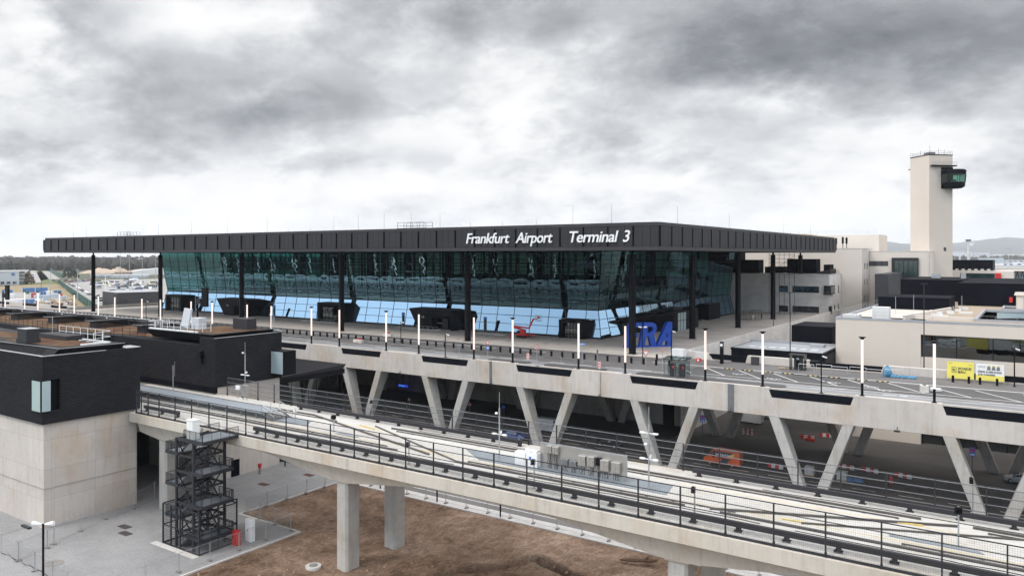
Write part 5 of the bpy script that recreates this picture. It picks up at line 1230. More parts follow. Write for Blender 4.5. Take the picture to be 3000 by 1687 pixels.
# ------------------------------------------------------------------ street lamps, bollards, signs
lamp = thing('street_lamp', 'tall glowing tube lamp on a short black base along the viaduct edge', 'street lamp', (-15.25 - 4.3, 112.75, .08), 'tube lamps along the viaduct edge')
b = ORG[lamp.name]; x, y, z = b
MB().cyl((x, y, z), (x, y, z + 1.75), .17, n=12).box(x - .3, y - .3, z, x + .3, y + .3, z + .05).build('base', 'black_metal', lamp)
MB().cyl((x, y, z + 1.75), (x, y, z + 7.6), .165, n=12).build('glow_tube', 'lamp_glow', lamp, True)
MB().cyl((x, y, z + 7.6), (x, y, z + 7.85), .19, .3, 12).cyl((x, y, z + 7.85), (x, y, z + 7.95), .46, n=14).build('cap', 'black_metal', lamp)
for c in HC:
    if c > 5 or c < -290: continue
    for s in (-4.3, 4.3):
        if abs(c + 15.25) < .1 and s < 0: continue
        dup(lamp, (c + s, 112.75, .08))
bo = thing('bollard', 'knee high black square bollard in the long row along the forecourt kerb', 'bollard', (-52.2, 124.4, 0), 'black bollards along the forecourt')
x, y, z = ORG[bo.name]; 
o = MB().box(x - .16, y - .16, 0.004, x + .16, y + .16, .98).build('post', 'black_metal', bo, bevel=.02); MB().box(x - .17, y - .17, .985, x + .17, y + .17, 1.02).build('cap', 'zinc_mid', bo)
for k in range(1, 92): dup(bo, (-52.2 - 2.36 * k, 124.4, 0))
for px, py in ((1975 + 8, 1010 - 2), (2000, 1018)):
    p = pt(px, py + 30, 0); dup(bo, (p[0], 131.0, 0), label='black bollard beside the pale pink-white block at the podium wall')
for k, px in enumerate((1853, 2022, 2138, 2313)):
    p = pt(2250 + px * .2911, 960 + 545 * .2911, 0); q = pt(2250 + px * .2911, 960 + 560 * .2911, 0); dup(bo, (q[0], 133.0, 0), label='black bollard standing in front of the two hoarding banners')

def post_sign(px, py, h, label, build, cat='sign', z=0., mat='galvanised', r=.045):
    p = pt(px, py, z); t = thing('road_sign', label, cat, p)
    MB().cyl(p, (p[0], p[1], z + h), r, n=8).box(p[0] - .15, p[1] - .15, z, p[0] + .15, p[1] + .15, z + .06).build('post', mat, t)
    build(t, p[0], p[1], z + h); return t
FA = R(34.3)
def plate(t, x, y, zc, poly, mat, name='plate', ang=FA, dy=0., th=.03):
    """flat plate facing the camera street, polygon in its own plane"""
    ex = Vector((math.cos(ang), math.sin(ang), 0)); nn = Vector((math.sin(ang), -math.cos(ang), 0)); o = Vector((x, y, zc)) + nn * (.06 + dy)
    return MB().prism([o + ex * a + Vector((0, 0, b)) for a, b in poly], nn * th).build(name, mat, t)
def tri(s, up=True):
    k = s * .866
    return [(-s / 2, -k / 3), (s / 2, -k / 3), (0, 2 * k / 3)] if up else [(0, -2 * k / 3), (s / 2, k / 3), (-s / 2, k / 3)]
def circ(r, n=18): return [(r * math.cos(2 * math.pi * i / n), r * math.sin(2 * math.pi * i / n)) for i in range(n)]
def warn(ang=FA):
    def f(t, x, y, z): 
        plate(t, x, y, z - .35, tri(.95), 'traffic_red', 'rim', ang); plate(t, x, y, z - .36, tri(.66), 'traffic_white', 'field', ang, .035, .01); plate(t, x, y, z - .4, [(-.1, -.12), (.1, -.12), (.06, .2), (-.06, .2)], 'sign_ink', 'symbol', ang, .05, .01)
    return f
def yld(t, x, y, z): plate(t, x, y, z - .3, tri(1.15, False), 'traffic_red', 'rim'); plate(t, x, y, z - .29, tri(.8, False), 'traffic_white', 'field', FA, .035, .01)
def oneway(t, x, y, z):
    plate(t, x, y, z - .15, [(-.6, -.18), (.6, -.18), (.6, .18), (-.6, .18)], 'sign_blue'); plate(t, x, y, z - .15, [(-.5, 0), (-.25, .13), (-.25, .05), (.45, .05), (.45, -.05), (-.25, -.05), (-.25, -.13)], 'traffic_white', 'arrow', FA, .035, .01)
def chev(t, x, y, z):
    plate(t, x, y, z - .55, [(-.25, -.55), (.25, -.55), (.25, .55), (-.25, .55)], 'traffic_white')
    for b in (-.5, -.1, .3): plate(t, x, y, z - .55, [(-.25, b), (0, b + .22), (.25, b), (.25, b - .0 + .18), (0, b + .4 - .0) if b < .1 else (0, b + .25), (-.25, b + .18)], 'traffic_red', 'chevron', FA, .035, .01)
def rearside(t, x, y, z): plate(t, x, y, z - .3, circ(.36), 'grey_steel', 'plate', FA + R(60))
post_sign(1706, 1061, 3.4, 'blue one way sign with a white arrow on a post in the road', oneway)
post_sign(1573, 1071, 3.5, 'red triangular warning sign near the island by the glowing lamps', warn())
post_sign(1892, 1093, 3.6, 'red and white give way triangle in front of the blue letters', yld)
post_sign(1941, 1080, 3.4, 'edge-on triangular warning sign beside the ticket machine shelter', warn(FA + R(62)))
post_sign(1749, 1080, 3.2, 'round sign seen from behind on the traffic island', rearside)
post_sign(1643.5, 1070.6, 1.6, 'small sign seen from its narrow edge on the near island', lambda t, x, y, z: plate(t, x, y, z - .3, [(-.2, -.3), (.2, -.3), (.2, .3), (-.2, .3)], 'grey_steel', 'plate', FA + R(75)))
post_sign(1546.5, 1062, 1.7, 'red and white chevron marker on the tip of the long island', chev)
post_sign(1756, 1087, 1.6, 'red and white chevron marker just above the hooded beam', chev)
def bus(t, x, y, z): plate(t, x, y, z - .3, tri(.8, False), 'traffic_red', 'rim'); plate(t, x, y, z - .29, tri(.5, False), 'traffic_white', 'field', FA, .035, .01); plate(t, x, y, z - 1.3, circ(.34), 'sign_blue', 'disc'); plate(t, x, y, z - 1.3, [(-.2, .12), (.2, .18), (.2, -.02), (-.2, -.1)], 'traffic_white', 'arrow', FA, .035, .01)
post_sign(1429, 1053, 3.4, 'post with a red and white triangle above a blue disc beside a lamp', bus)
post_sign(1345, 1052, 2.6, 'sign turned away on a thin post by the kerb lane', lambda t, x, y, z: plate(t, x, y, z - .3, [(-.35, -.3), (.35, -.3), (.35, .3), (-.35, .3)], 'grey_steel', 'plate', FA))
p = pt(1503, 1062, 0); post_sign(1503, 1062, 2.6, 'thin post with a narrow plate beside the chevron island', lambda t, x, y, z: plate(t, x, y, z - .3, [(-.1, -.4), (.1, -.4), (.1, .4), (-.1, .4)], 'sign_blue'))
# camera poles and small park lights
def cctv(px, py, h, label, z=0., twin=False, head='white_paint'):
    p = pt(px, py, z); t = thing('camera_pole', label, 'camera pole', p)
    MB().cyl(p, (p[0], p[1], z + h), .09, n=8).box(p[0] - .2, p[1] - .2, z, p[0] + .2, p[1] + .2, z + .08).build('pole', 'black_metal', t)
    for s in ((-1, 1) if twin else (1,)):
        a = Vector((p[0], p[1], z + h - .05)); q = a + Vector((.75 * s * .83, .75 * s * .56, -.25 if not twin else .12))
        MB().bar(a, a.lerp(q, .4), .06).bar(a.lerp(q, .3), q, .26, .2).build('camera_head' if not twin else 'lamp_head', head, t)
    return t
cctv(1304.5, 1046, 4.4, 'black camera pole standing at the viaduct edge between two hoods'); cctv(1174.5, 1003, 4.6, 'black camera pole on the forecourt beside a concrete block')
cctv(1883, 1062, 6.3, 'black lamp post with two white heads before the blue letters', 0, True); cctv(1967, 1055, 5.4, 'black lamp post with a single white head beside the blue letter A')
cctv(2406, 1151, 5.2, 'black camera pole rising from the black parapet panel'); cctv(2972, 1132, 5.6, 'black camera pole behind the yellow hoardings at the parapet')
for px, py, h, lab, z in ((2315, 1052, 12.2, 'very tall thin black lamp post by the payment machine', 0.), (2707, 1079, 14.2, 'very tall thin black lamp post against the glazed opening of the cream building', .0), (2405.5, 919, 5.2, 'grey lamp post on the plaza before the stone building', .1), (2266, 958, 6.5, 'grey lamp post on the plaza edge beside the last column', .1)):
    p = pt(px, py, z); t = thing('lamp_post', lab, 'lamp post', p); MB().cyl(p, (p[0], p[1], z + h), .1, .07, 8).build('pole', 'charcoal_steel', t); MB().box(p[0] - .5, p[1] - .2, z + h, p[0] + .5, p[1] + .2, z + h + .12).build('lamp_head', 'charcoal_steel', t)
p = pt(428, 929, 0.1); cctv(428, 929, 5., 'slim camera pole on the empty forecourt beyond the bollards', .1)
# totems by the glass
for px, py in ((1154, 960), (1433, 972), (799, 931)):
    p = pt(px, py, .1); t = thing('info_totem', 'slim dark blue-topped totem by the lower glass, ' + {1154: 'left of the wide lobby', 1433: 'beside the red lift', 799: 'beside the farther wide lobby'}[px], 'totem', (p[0], 153.2, .1))
    MB().box(p[0] - .35, 153., .1, p[0] + .35, 153.3, 3.2).build('slab', 'zinc_mid', t); MB().box(p[0] - .37, 152.95, 3.2, p[0] + .37, 153.32, 3.9).build('blue_top', 'sign_blue', t)
# bicycle stands
def hoop_row(pts, label, h=.95, w=1.7):
    t = thing('cycle_stand', label, 'cycle stand', pts[0])
    for (x, y, z) in pts:
        m = MB(); m.cyl((x - w / 2, y, z), (x - w / 2, y, z + h), .04, n=6); m.cyl((x + w / 2, y, z), (x + w / 2, y, z + h), .04, n=6); m.cyl((x - w / 2 - .03, y, z + h), (x + w / 2 + .03, y, z + h), .04, n=6); m.build('hoop', 'galvanised', t)
    return t
hoop_row([(-31.2 + 2.55 * k, 131.2 + (k % 2) * 1.0, .0) for k in range(6)], 'row of steel cycle hoops along the parapet behind the parking bays', 1.25, 2.4)
for nm, xa, n in (('left of the red lift', -114.5, 6), ('beside the farther totem', -138, 8), ('by the third lobby along the front', -176, 8)):
    t = hoop_row([(xa + 1.7 * k, 150.6, .1) for k in range(n)], 'low steel cycle hoops on the plaza, ' + nm, .8, 1.3)
    MB().box(xa - 1, 150.2, .1, xa + 1.7 * n, 150.4, .25).build('base_strip', 'concrete_pale', t)
# concrete blocks with red marker
for px, py, lab in ((1050, 1003, 'long pale concrete block with a red lamp in the road bays'), (1137, 985, 'pale concrete block with a red lamp behind the bollards')):
    p = pt(px, py, 0); t = thing('concrete_block', lab, 'concrete block', p); MB().obox((p[0], p[1], .006), 2.4, .9, .62).build('block', 'concrete_pale', t, bevel=.03); MB().obox((p[0] + .2, p[1], .62), .5, .4, .35).build('warning_lamp', 'traffic_red', t)
p = pt(2708, 1150, 0); t = thing('concrete_block', 'tall grey concrete block standing alone in the painted bays', 'concrete block', p); MB().obox((p[0], p[1], .006), 1.0, 1.0, 1.05, .3).build('block', 'concrete_pale', t, bevel=.05); MB().obox((p[0], p[1], 1.05), .4, .5, .06, .3).build('lifting_eye', 'charcoal_steel', t)
p = pt(2742, 1147, 0); tag(MB().obox((p[0] , p[1], .006), 1.4, 1.0, .5, .3).build('plastic_sack', 'plastic_sack', bevel=.12), 'crumpled pale plastic sack behind a glowing lamp post', 'sack')
p = pt(2012, 1028, 0); tag(MB().obox((-54.6 + .2, 134.2, .01), 2.2, 1.6, 1.9).build('wrapped_block', 'white_paint'), 'pinkish white wrapped block at the corner of the stone podium wall', 'block')
p = pt(2047, 1059, 0); t = thing('marker_box', 'small red and white marker box on the road by the black parapet', 'marker', p); MB().obox((p[0], p[1], .006), .8, .6, .6).build('body', 'traffic_red', t, bevel=.03); MB().obox((p[0] + .0, p[1] - .31, .15), .3, .04, .3).build('white_field', 'traffic_white', t)
# ticket machine shelter
t = thing('shelter', 'small grey steel shelter with glass roof over two ticket machines', 'shelter', (-46.6, 113.9, .12))
m = MB(); xs = [-48.4, -46.6, -44.8]
for x in xs:
    for y in (113.4, 114.9): m.box(x - .05, y - .05, .123, x + .05, y + .05, 2.75)
for x in (-48.4, -47.2, -46., -44.8): m.bar((x, 112.9, 2.75), (x, 115.5, 3.05), .08)
m.bar((-48.6, 113.4, 2.78), (-44.6, 113.4, 2.78), .1); m.bar((-48.6, 114.9, 2.95), (-44.6, 114.9, 2.95), .1); m.build('frame', 'grey_steel', t)
MB().poly((-48.7, 112.85, 2.86), (-44.5, 112.85, 2.86), (-44.5, 115.55, 3.14), (-48.7, 115.55, 3.14)).build('glass_roof', 'shelter_glass', t)
MB().poly((-48.4, 114.97, .3), (-44.8, 114.97, .3), (-44.8, 114.97, 2.6), (-48.4, 114.97, 2.6)).build('rear_pane', 'shelter_glass', t)
for x, lab in ((-47.3, 'grey ticket machine under the shelter, nearer the blue letters'), (-45.7, 'grey ticket machine under the shelter, nearer the glowing lamp')):
    k = thing('ticket_machine', lab, 'ticket machine', (x, 114.2, .123)); MB().box(x - .42, 113.9, .124, x + .42, 114.6, 2.1).build('body', 'charcoal_steel', k, bevel=.03); MB().box(x + .1, 113.88, 1.4, x + .3, 113.9, 1.8).build('red_label', 'traffic_red', k)
    MB().box(x - .3, 113.88, 1.2, x + .0, 113.9, 1.6).build('screen', 'window_dark', k)
# payment machine booth
t = thing('payment_machine', 'roofed payment machine booth by the white parapet', 'payment machine', (-32.8, 132.6, 0))
MB().box(-33.5, 132.6, .006, -32.2, 133.4, 2.4).build('body', 'charcoal_steel', t); MB().box(-33.1, 132.5, .5, -32.6, 132.6, 2.1).build('panel', 'black_metal', t); MB().box(-33.05, 132.47, 1.75, -32.65, 132.5, 2.05).build('screen', 'window_pale', t); MB().box(-34.2, 131.9, 2.5, -31.6, 133.6, 2.62).build('roof', 'zinc_dark', t); MB().box(-34.1, 132, .006, -34., 133.5, 2.5).build('side_pane', 'clear_glass', t); MB().box(-31.8, 132, .006, -31.7, 133.5, 2.5).build('side_pane', 'clear_glass', t)
p = pt(2292, 1080, 0); t = thing('pallet', 'empty wooden pallet on the road beside the payment machine', 'pallet', p)
for k in range(4): MB().obox((p[0], p[1] - .5 + .33 * k, .14), 1.3, .16, .03).build('board', 'wood', t)
for k in range(3): MB().obox((p[0] - .55 + .55 * k, p[1], .006), .12, 1.1, .13).build('bearer', 'wood', t)
t = thing('parking_totem', 'black pillar with a pale disc before the black parapet', 'totem', (-45.9, 132.9, 0)); MB().box(-46.2, 132.75, .006, -45.6, 133.05, 2.7).build('pillar', 'black_metal', t); MB().box(-46.2, 132.7, 2.7, -45.6, 133.1, 3.9).build('head', 'charcoal_steel', t); MB().cyl((-45.9, 132.69, 3.3), (-45.9, 132.66, 3.3), .25, n=14).build('disc', 'traffic_white', t)
tag(MB().box(-41.2, 134.3, .006, -39.9, 134.9, 1.4).build('wall_box', 'zinc_mid'), 'grey metal box standing at the white parapet beside the payment machine', 'box')
# blue sacks
p = pt(2600, 1103, 0); t = thing('blue_sack', 'full blue plastic sack standing beside the white parapet', 'sack', (p[0], 133.2, 0)); MB().loft([[(p[0] + r * math.cos(a * .785), 133.2 + r * .8 * math.sin(a * .785), zz) for a in range(8)] for r, zz in ((.6, .006), (.75, .5), (.6, 1.1), (.3, 1.6))]).build('sack', 'blue_tarp', t, True); MB().cyl((p[0], 133.2, 1.55), (p[0], 133.2, 1.75), .12, .22, 7).build('tied_neck', 'blue_tarp', t)
q = pt(2640, 1105, 0); m = MB(); rr = random.Random(2)
for k in range(9): a = q[0] - 2.2 + .5 * k; m.loft([[(a + r * math.cos(i * .785), 133.1 + rr.uniform(-.1, .1) + r * .7 * math.sin(i * .785), z) for i in range(8)] for r, z in ((.5, .006), (.45, .2), (.15, .42 + rr.random() * .15))])
tag(m.build('blue_tarpaulin', 'blue_tarp', None, True), 'crumpled blue tarpaulin lying along the white parapet', 'tarpaulin')
# hoarding banners
def banner(x0, x1, label, mat2):
    t = thing('banner', label, 'banner', ((x0 + x1) / 2, 134.9, 0)); z0, z1 = .35, 2.9
    MB().box(x0, 134.9, z0, x1, 134.94, z1).build('sheet', mat2, t); m = MB()
    for x in (x0, x1): m.box(x - .03, 134.95, 0.006, x + .03, 135., z1 + .05)
    m.box(x0, 134.95, z1, x1, 135, z1 + .05); m.build('fence_frame', 'galvanised', t)
    for x in (x0, x1): MB().obox((x, 135, .006), .3, .7, .14).build('foot', 'foot_block', t)
    return t
t = banner(-11.4, -7.85, 'yellow hoarding banner with dark SCHiCK BAU lettering', 'sign_yellow')
W_ = lambda x, z: frame((x, 134.88, z), (1, 0, 0), (0, 0, 1))
text('SCHiCK', .52, .008, 'sign_ink', 'lettering', t, 0, W_(-9.95, 1.72), off=.015); text('BAU', .52, .008, 'sign_ink', 'lettering', t, 0, W_(-9.95, 1.2), off=.015)
m = MB(); 
for a, b, c, d in ((-10.75, 1.25, -10.15, 1.3), (-10.75, 2.05, -10.15, 2.1), (-10.75, 1.3, -10.7, 2.05), (-10.2, 1.3, -10.15, 2.05)): m.box(a, 134.87, b, c, 134.89, d)
m.build('logo_frame', 'sign_ink', t); text('Si', .5, .008, 'sign_ink', 'lettering', t, 0, W_(-10.65, 1.48), off=.015)
text('SCHiCK', .14, .006, 'sign_ink', 'lettering', t, 0, W_(-8.5, 2.45)); text('ausbildung', .12, .006, 'sign_ink', 'lettering', t, 0, W_(-11.2, 2.6))
t = banner(-7.6, -4.0, 'white and yellow hoarding banner advertising apprenticeships', 'traffic_white')
MB().box(-7.58, 134.88, .37, -4.02, 134.895, 1.15).build('yellow_field', 'sign_yellow', t)
text('DEINE AUSBILDUNG', .36, .008, 'sign_ink', 'lettering', t, 0, W_(-7.35, 1.55), xs=.92, off=.01); text('ZUR KARRIERE.', .36, .008, 'sign_ink', 'lettering', t, 0, W_(-7.35, 1.12), xs=.92, off=.01); text('Si SCHiCK', .22, .006, 'sign_ink', 'lettering', t, 0, W_(-7.35, 2.35))
m = MB(); rr = random.Random(4)
for k in range(3): x = -6.2 + .6 * k; m.prism([(x, 134.872, 1.95), (x + .5, 134.872, 1.95), (x + .42, 134.872, 2.55), (x + .1, 134.872, 2.6)], (0, .02, 0))
m.build('picture_figures', 'inner_mid', t)
m = MB()
for k in range(3): m.box(-6.1 + .62 * k, 134.868, 2.5, -5.85 + .62 * k, 134.885, 2.7)
m.build('picture_helmets', 'sign_yellow', t)
t = thing('sheet_stack', 'stack of dark boards on the road beside the hoarding banners', 'stack', (1.2, 130, 0))
for k in range(3): MB().obox((1.2 + .1 * k, 129.6 + .06 * k, .01 + .12 * k), 4., 1.6, .11, .2).build('board', 'charcoal_steel', t)
# wheel stops
ws = thing('wheel_stop', 'yellow and black striped rubber wheel stop at the head of a parking bay', 'wheel stop', (-36.2, 127.2, .01), 'wheel stops of the parking bays')
for i in range(5): MB().box(-36.2 - .9 + .36 * i, 127.08, .012, -36.2 - .9 + .36 * (i + 1), 127.28, .13).build('stripe', 'yellow_paint' if i % 2 else 'black_metal', ws)
for x in (-33.1, -42.6, -39.6, -29.2, -26.1, -22.2, -19.2): dup(ws, (x, 127.2, .01))

# ------------------------------------------------------------------ vehicles
CARP = [(-2.28, .42, .72, .74, .78, .68), (-2.15, .27, .98, 1.02, .88, .70), (-1.45, .22, 1.0, 1.40, .91, .62), (.25, .22, .98, 1.47, .91, .64), (1.2, .22, .95, 1.0, .90, .72), (2.05, .25, .78, .82, .86, .70), (2.28, .40, .62, .64, .76, .66)]
VANP = [(-3.0, .5, 1.3, 2.35, .92, .84), (-2.92, .3, 1.35, 2.5, .98, .86), (.9, .3, 1.3, 2.55, .98, .86), (1.45, .3, 1.28, 2.42, .98, .82), (2.15, .3, 1.28, 1.36, .97, .82), (2.8, .34, 1.0, 1.06, .92, .76), (3.0, .45, .78, .8, .82, .72)]
def vehicle(name, label, cat, loc, rz, prof, paint, wheels=(-1.35, 1.4), wr=.33, glass=((2, 3, 1),), group=None, cargo=False):
    t = thing(name, label, cat, loc, group)
    mb = MB(); mb.loft([[(x, -w, zb), (x, w, zb), (x, w * 1.0, zm), (x, v, zr), (x, -v, zr), (x, -w, zm)] for x, zb, zm, zr, w, v in prof])
    def put(m, nm, mat, par=t, **k): m.xf(rz, loc); return m.build(nm, mat, par, **k)
    body = put(mb, 'body', paint, bevel=.05)
    g = MB()
    def lerp(a, b, k): return tuple(p + (q - p) * k for p, q in zip(a, b))
    def side(i, j, s, ka=.08, kb=.92, lo=.1, hi=.86, ua=None):
        A, B = prof[i], prof[j]; q = []
        for k, h in ((ka, lo), (kb, lo), (kb, hi), (ka, hi)):
            x, zb, zm, zr, w, v = lerp(A, B, k); q.append((x, s * (w + (v - w) * h + .015), zm + (zr - zm) * h))
        g.poly(*q)
    def end(i, j, ka=.12, kb=.9):
        A, B = prof[i], prof[j]; q = []
        for k, s in ((ka, -1), (ka, 1), (kb, 1), (kb, -1)): x, zb, zm, zr, w, v = lerp(A, B, k); q.append((x, s * v * .92, zr + .02))
        g.poly(*q)
    if cargo:
        for s in (-1, 1): side(2, 3, s, .05, .95); side(3, 4, s, .02, .55, .12, .8)
        end(3, 4, .08, .95)
    else:
        for s in (-1, 1): side(2, 3, s, .03, .47); side(2, 3, s, .52, .97); side(3, 4, s, .03, .6, .12, .72); side(1, 2, s, .5, .95, .2, .75)
        end(3, 4); end(1, 2, .15, .88)
    put(g, 'windows', 'car_glass', fix=False)
    for x in wheels:
        for s in (-1, 1):
            m = MB(); m.cyl((x, s * .62, wr), (x, s * .90, wr), wr, n=16); w = put(m, 'wheel', 'tyre'); m = MB(); m.cyl((x, s * .85, wr), (x, s * .915, wr), wr * .62, n=12); put(m, 'rim', 'car_silver', w)
    A = prof[-2]; 
    for s in (-1, 1): m = MB(); m.box(A[0] + .02, s * A[4] * .6 - .17, A[2] - .16, A[0] + .12, s * A[4] * .6 + .17, A[2] - .02); put(m, 'headlight', 'traffic_white')
    B = prof[1]
    for s in (-1, 1): m = MB(); m.box(B[0] - .08, s * B[4] * .8 - .12, B[2] - .2, B[0], s * B[4] * .8 + .12, B[2] - .02); put(m, 'tail_light', 'traffic_red')
    for s in (-1, 1): m = MB(); q = prof[4 if not cargo else 3]; m.box(q[0] - .35, s * (q[4] + .02), q[2], q[0] - .15, s * (q[4] + .2), q[2] + .2); put(m, 'wing_mirror', 'black_metal')
    m = MB(); m.box(prof[-1][0] - .06, -.5, .42, prof[-1][0] + .02, .5, .6); put(m, 'grille', 'black_metal')
    return t, put
G1 = GZ
p = pt(2116, 1362, GZ)
vl = (p[0], 121.2, GZ)
van, put = vehicle('van', 'orange cargo van with a black side panel parked under the viaduct', 'van', vl, math.pi, VANP, 'orange_paint', (-1.75, 1.85), .38, cargo=True)
m = MB(); m.prism([(.6, .988, 1.32), (-1.6, .9, 1.38), (-1.9, .9, 2.25), (.9, .86 + .03, 2.3)], (0, .012, 0)); put(m, 'side_panel', 'sign_ink')
m = MB(); m.prism([(.2, 1.0, .45), (-.9, 1.0, .45), (-1.5, 1.0, 1.3), (-.2, 1.0, 1.3)], (0, .01, 0)); put(m, 'dark_stripe', 'sign_ink')
text('bickhardt bau', .42, .01, 'letter_white', 'lettering', van, 0, frame((vl[0] - .75, vl[1] - .985, GZ + 1.72), (1, 0, 0), (0, .12, 1)), off=.008)
m = MB(); m.box(vl[0] + 1.55, vl[1] - .97, GZ + 1.6, vl[0] + 1.75, vl[1] - .95, GZ + 2.0); m.box(vl[0] + 1.85, vl[1] - .97, GZ + 1.7, vl[0] + 2.05, vl[1] - .95, GZ + 2.1); m.build('yellow_mark', 'sign_yellow', van)
p = pt(1775, 1312, GZ); vehicle('parked_car', 'black estate car on the road under the viaduct between two V legs', 'car', (p[0], 121.4, GZ), 0, CARP, 'car_black')
p = pt(1600, 1262, GZ); vehicle('van', 'white panel van half hidden behind a V leg under the viaduct', 'van', (p[0] + 1.2, p[1], GZ), 0, VANP, 'car_white', (-1.75, 1.85), .38, cargo=True)
p = pt(2185, 1240, GZ); vehicle('van', 'white panel van parked in the courtyard behind the rear V leg', 'van', (p[0], p[1] + 1, GZ), math.pi, VANP, 'car_white', (-1.75, 1.85), .38, cargo=True)
p = pt(2240, 1232, GZ); vehicle('parked_car', 'white car with dark wheels parked behind the white van in the courtyard', 'car', (p[0] + 1, p[1] + 3, GZ), math.pi + .3, CARP, 'car_white')
p = pt(2975, 1412, GZ); vehicle('parked_car', 'silver car under the viaduct cut off by the picture edge', 'car', (p[0] + .8, p[1], GZ), math.pi, CARP, 'car_silver')
p = pt(1510, 1285, GZ); vehicle('parked_car', 'dark blue car on the arrivals road behind a V leg', 'car', (p[0], p[1], GZ), 0, CARP, 'car_blue')

# ------------------------------------------------------------------ red crawler lift by the glass
t = thing('boom_lift', 'red crawler boom lift with raised basket parked at the glass front', 'lift', (-97.5, 147.6, .1))
cx, cy = -98., 148.2
for s in (-.7, .7): MB().loft([[(cx + x, cy + s - .2, z), (cx + x, cy + s + .2, z)] [::1] + [(cx + x, cy + s + .2, z + .0), (cx + x, cy + s - .2, z + .0)] for x, z in ()] or [[(cx - 1.3, cy + s - .2, .35), (cx - 1.3, cy + s + .2, .35), (cx - 1.3, cy + s + .2, .5), (cx - 1.3, cy + s - .2, .5)], [(cx - 1.1, cy + s - .2, .1), (cx - 1.1, cy + s + .2, .1), (cx - 1.1, cy + s + .2, .65), (cx - 1.1, cy + s - .2, .65)], [(cx + 1.1, cy + s - .2, .1), (cx + 1.1, cy + s + .2, .1), (cx + 1.1, cy + s + .2, .65), (cx + 1.1, cy + s - .2, .65)], [(cx + 1.3, cy + s - .2, .35), (cx + 1.3, cy + s + .2, .35), (cx + 1.3, cy + s + .2, .5), (cx + 1.3, cy + s - .2, .5)]]).build('track', 'tyre', t)
MB().box(cx - 1.2, cy - .6, .65, cx + 1.2, cy + .6, 1.1).build('chassis', 'red_paint', t, bevel=.05); MB().box(cx - .5, cy - .45, 1.1, cx + .6, cy + .45, 2.0).build('turret', 'red_paint', t, bevel=.06); MB().box(cx - 1.5, cy - .4, 1.1, cx - .5, cy + .4, 1.7).build('engine_box', 'charcoal_steel', t, bevel=.04)
for a, b in ((-2.4, -1.6), (2.4, -1.6), (-2.4, 1.6), (2.4, 1.6)): MB().bar((cx + a * .4, cy + b * .3, .9), (cx + a, cy + b, .75), .16, .2).bar((cx + a, cy + b, .85), (cx + a, cy + b, .15), .12).build('outrigger', 'red_paint', t)
MB().bar((cx, cy, 1.9), (cx - 2.9, cy, 2.5), .34, .42).build('lower_boom', 'red_paint', t); MB().bar((cx - 2.9, cy, 2.7), (cx + 1.8, cy, 2.35), .3, .34).build('middle_boom', 'red_paint', t); MB().bar((cx + 1.6, cy, 2.3), (cx + 2.9, cy, 4.6), .26, .3).build('upper_boom', 'red_paint', t); MB().bar((cx + 2.9, cy, 4.6), (cx + 3.9, cy, 4.5), .18).build('jib', 'red_paint', t)
m = MB()
for a in (-.7, 0, .7):
    for b in (-.4, .4): m.bar((cx + 4.2 + a, cy + b, 4.2), (cx + 4.2 + a, cy + b, 5.4), .05)
for b in (-.4, .4):
    for z in (4.8, 5.4): m.bar((cx + 3.5, cy + b, z), (cx + 4.9, cy + b, z), .05)
for a in (3.5, 4.9):
    for z in (4.8, 5.4): m.bar((cx + a, cy - .4, z), (cx + a, cy + .4, z), .05)
m.box(cx + 3.5, cy - .4, 4.15, cx + 4.9, cy + .4, 4.22); bk = m.build('basket', 'galvanised', t); MB().box(cx + 4.3, cy - .5, 4.7, cx + 4.8, cy - .42, 5.3).build('control_box', 'red_paint', bk)

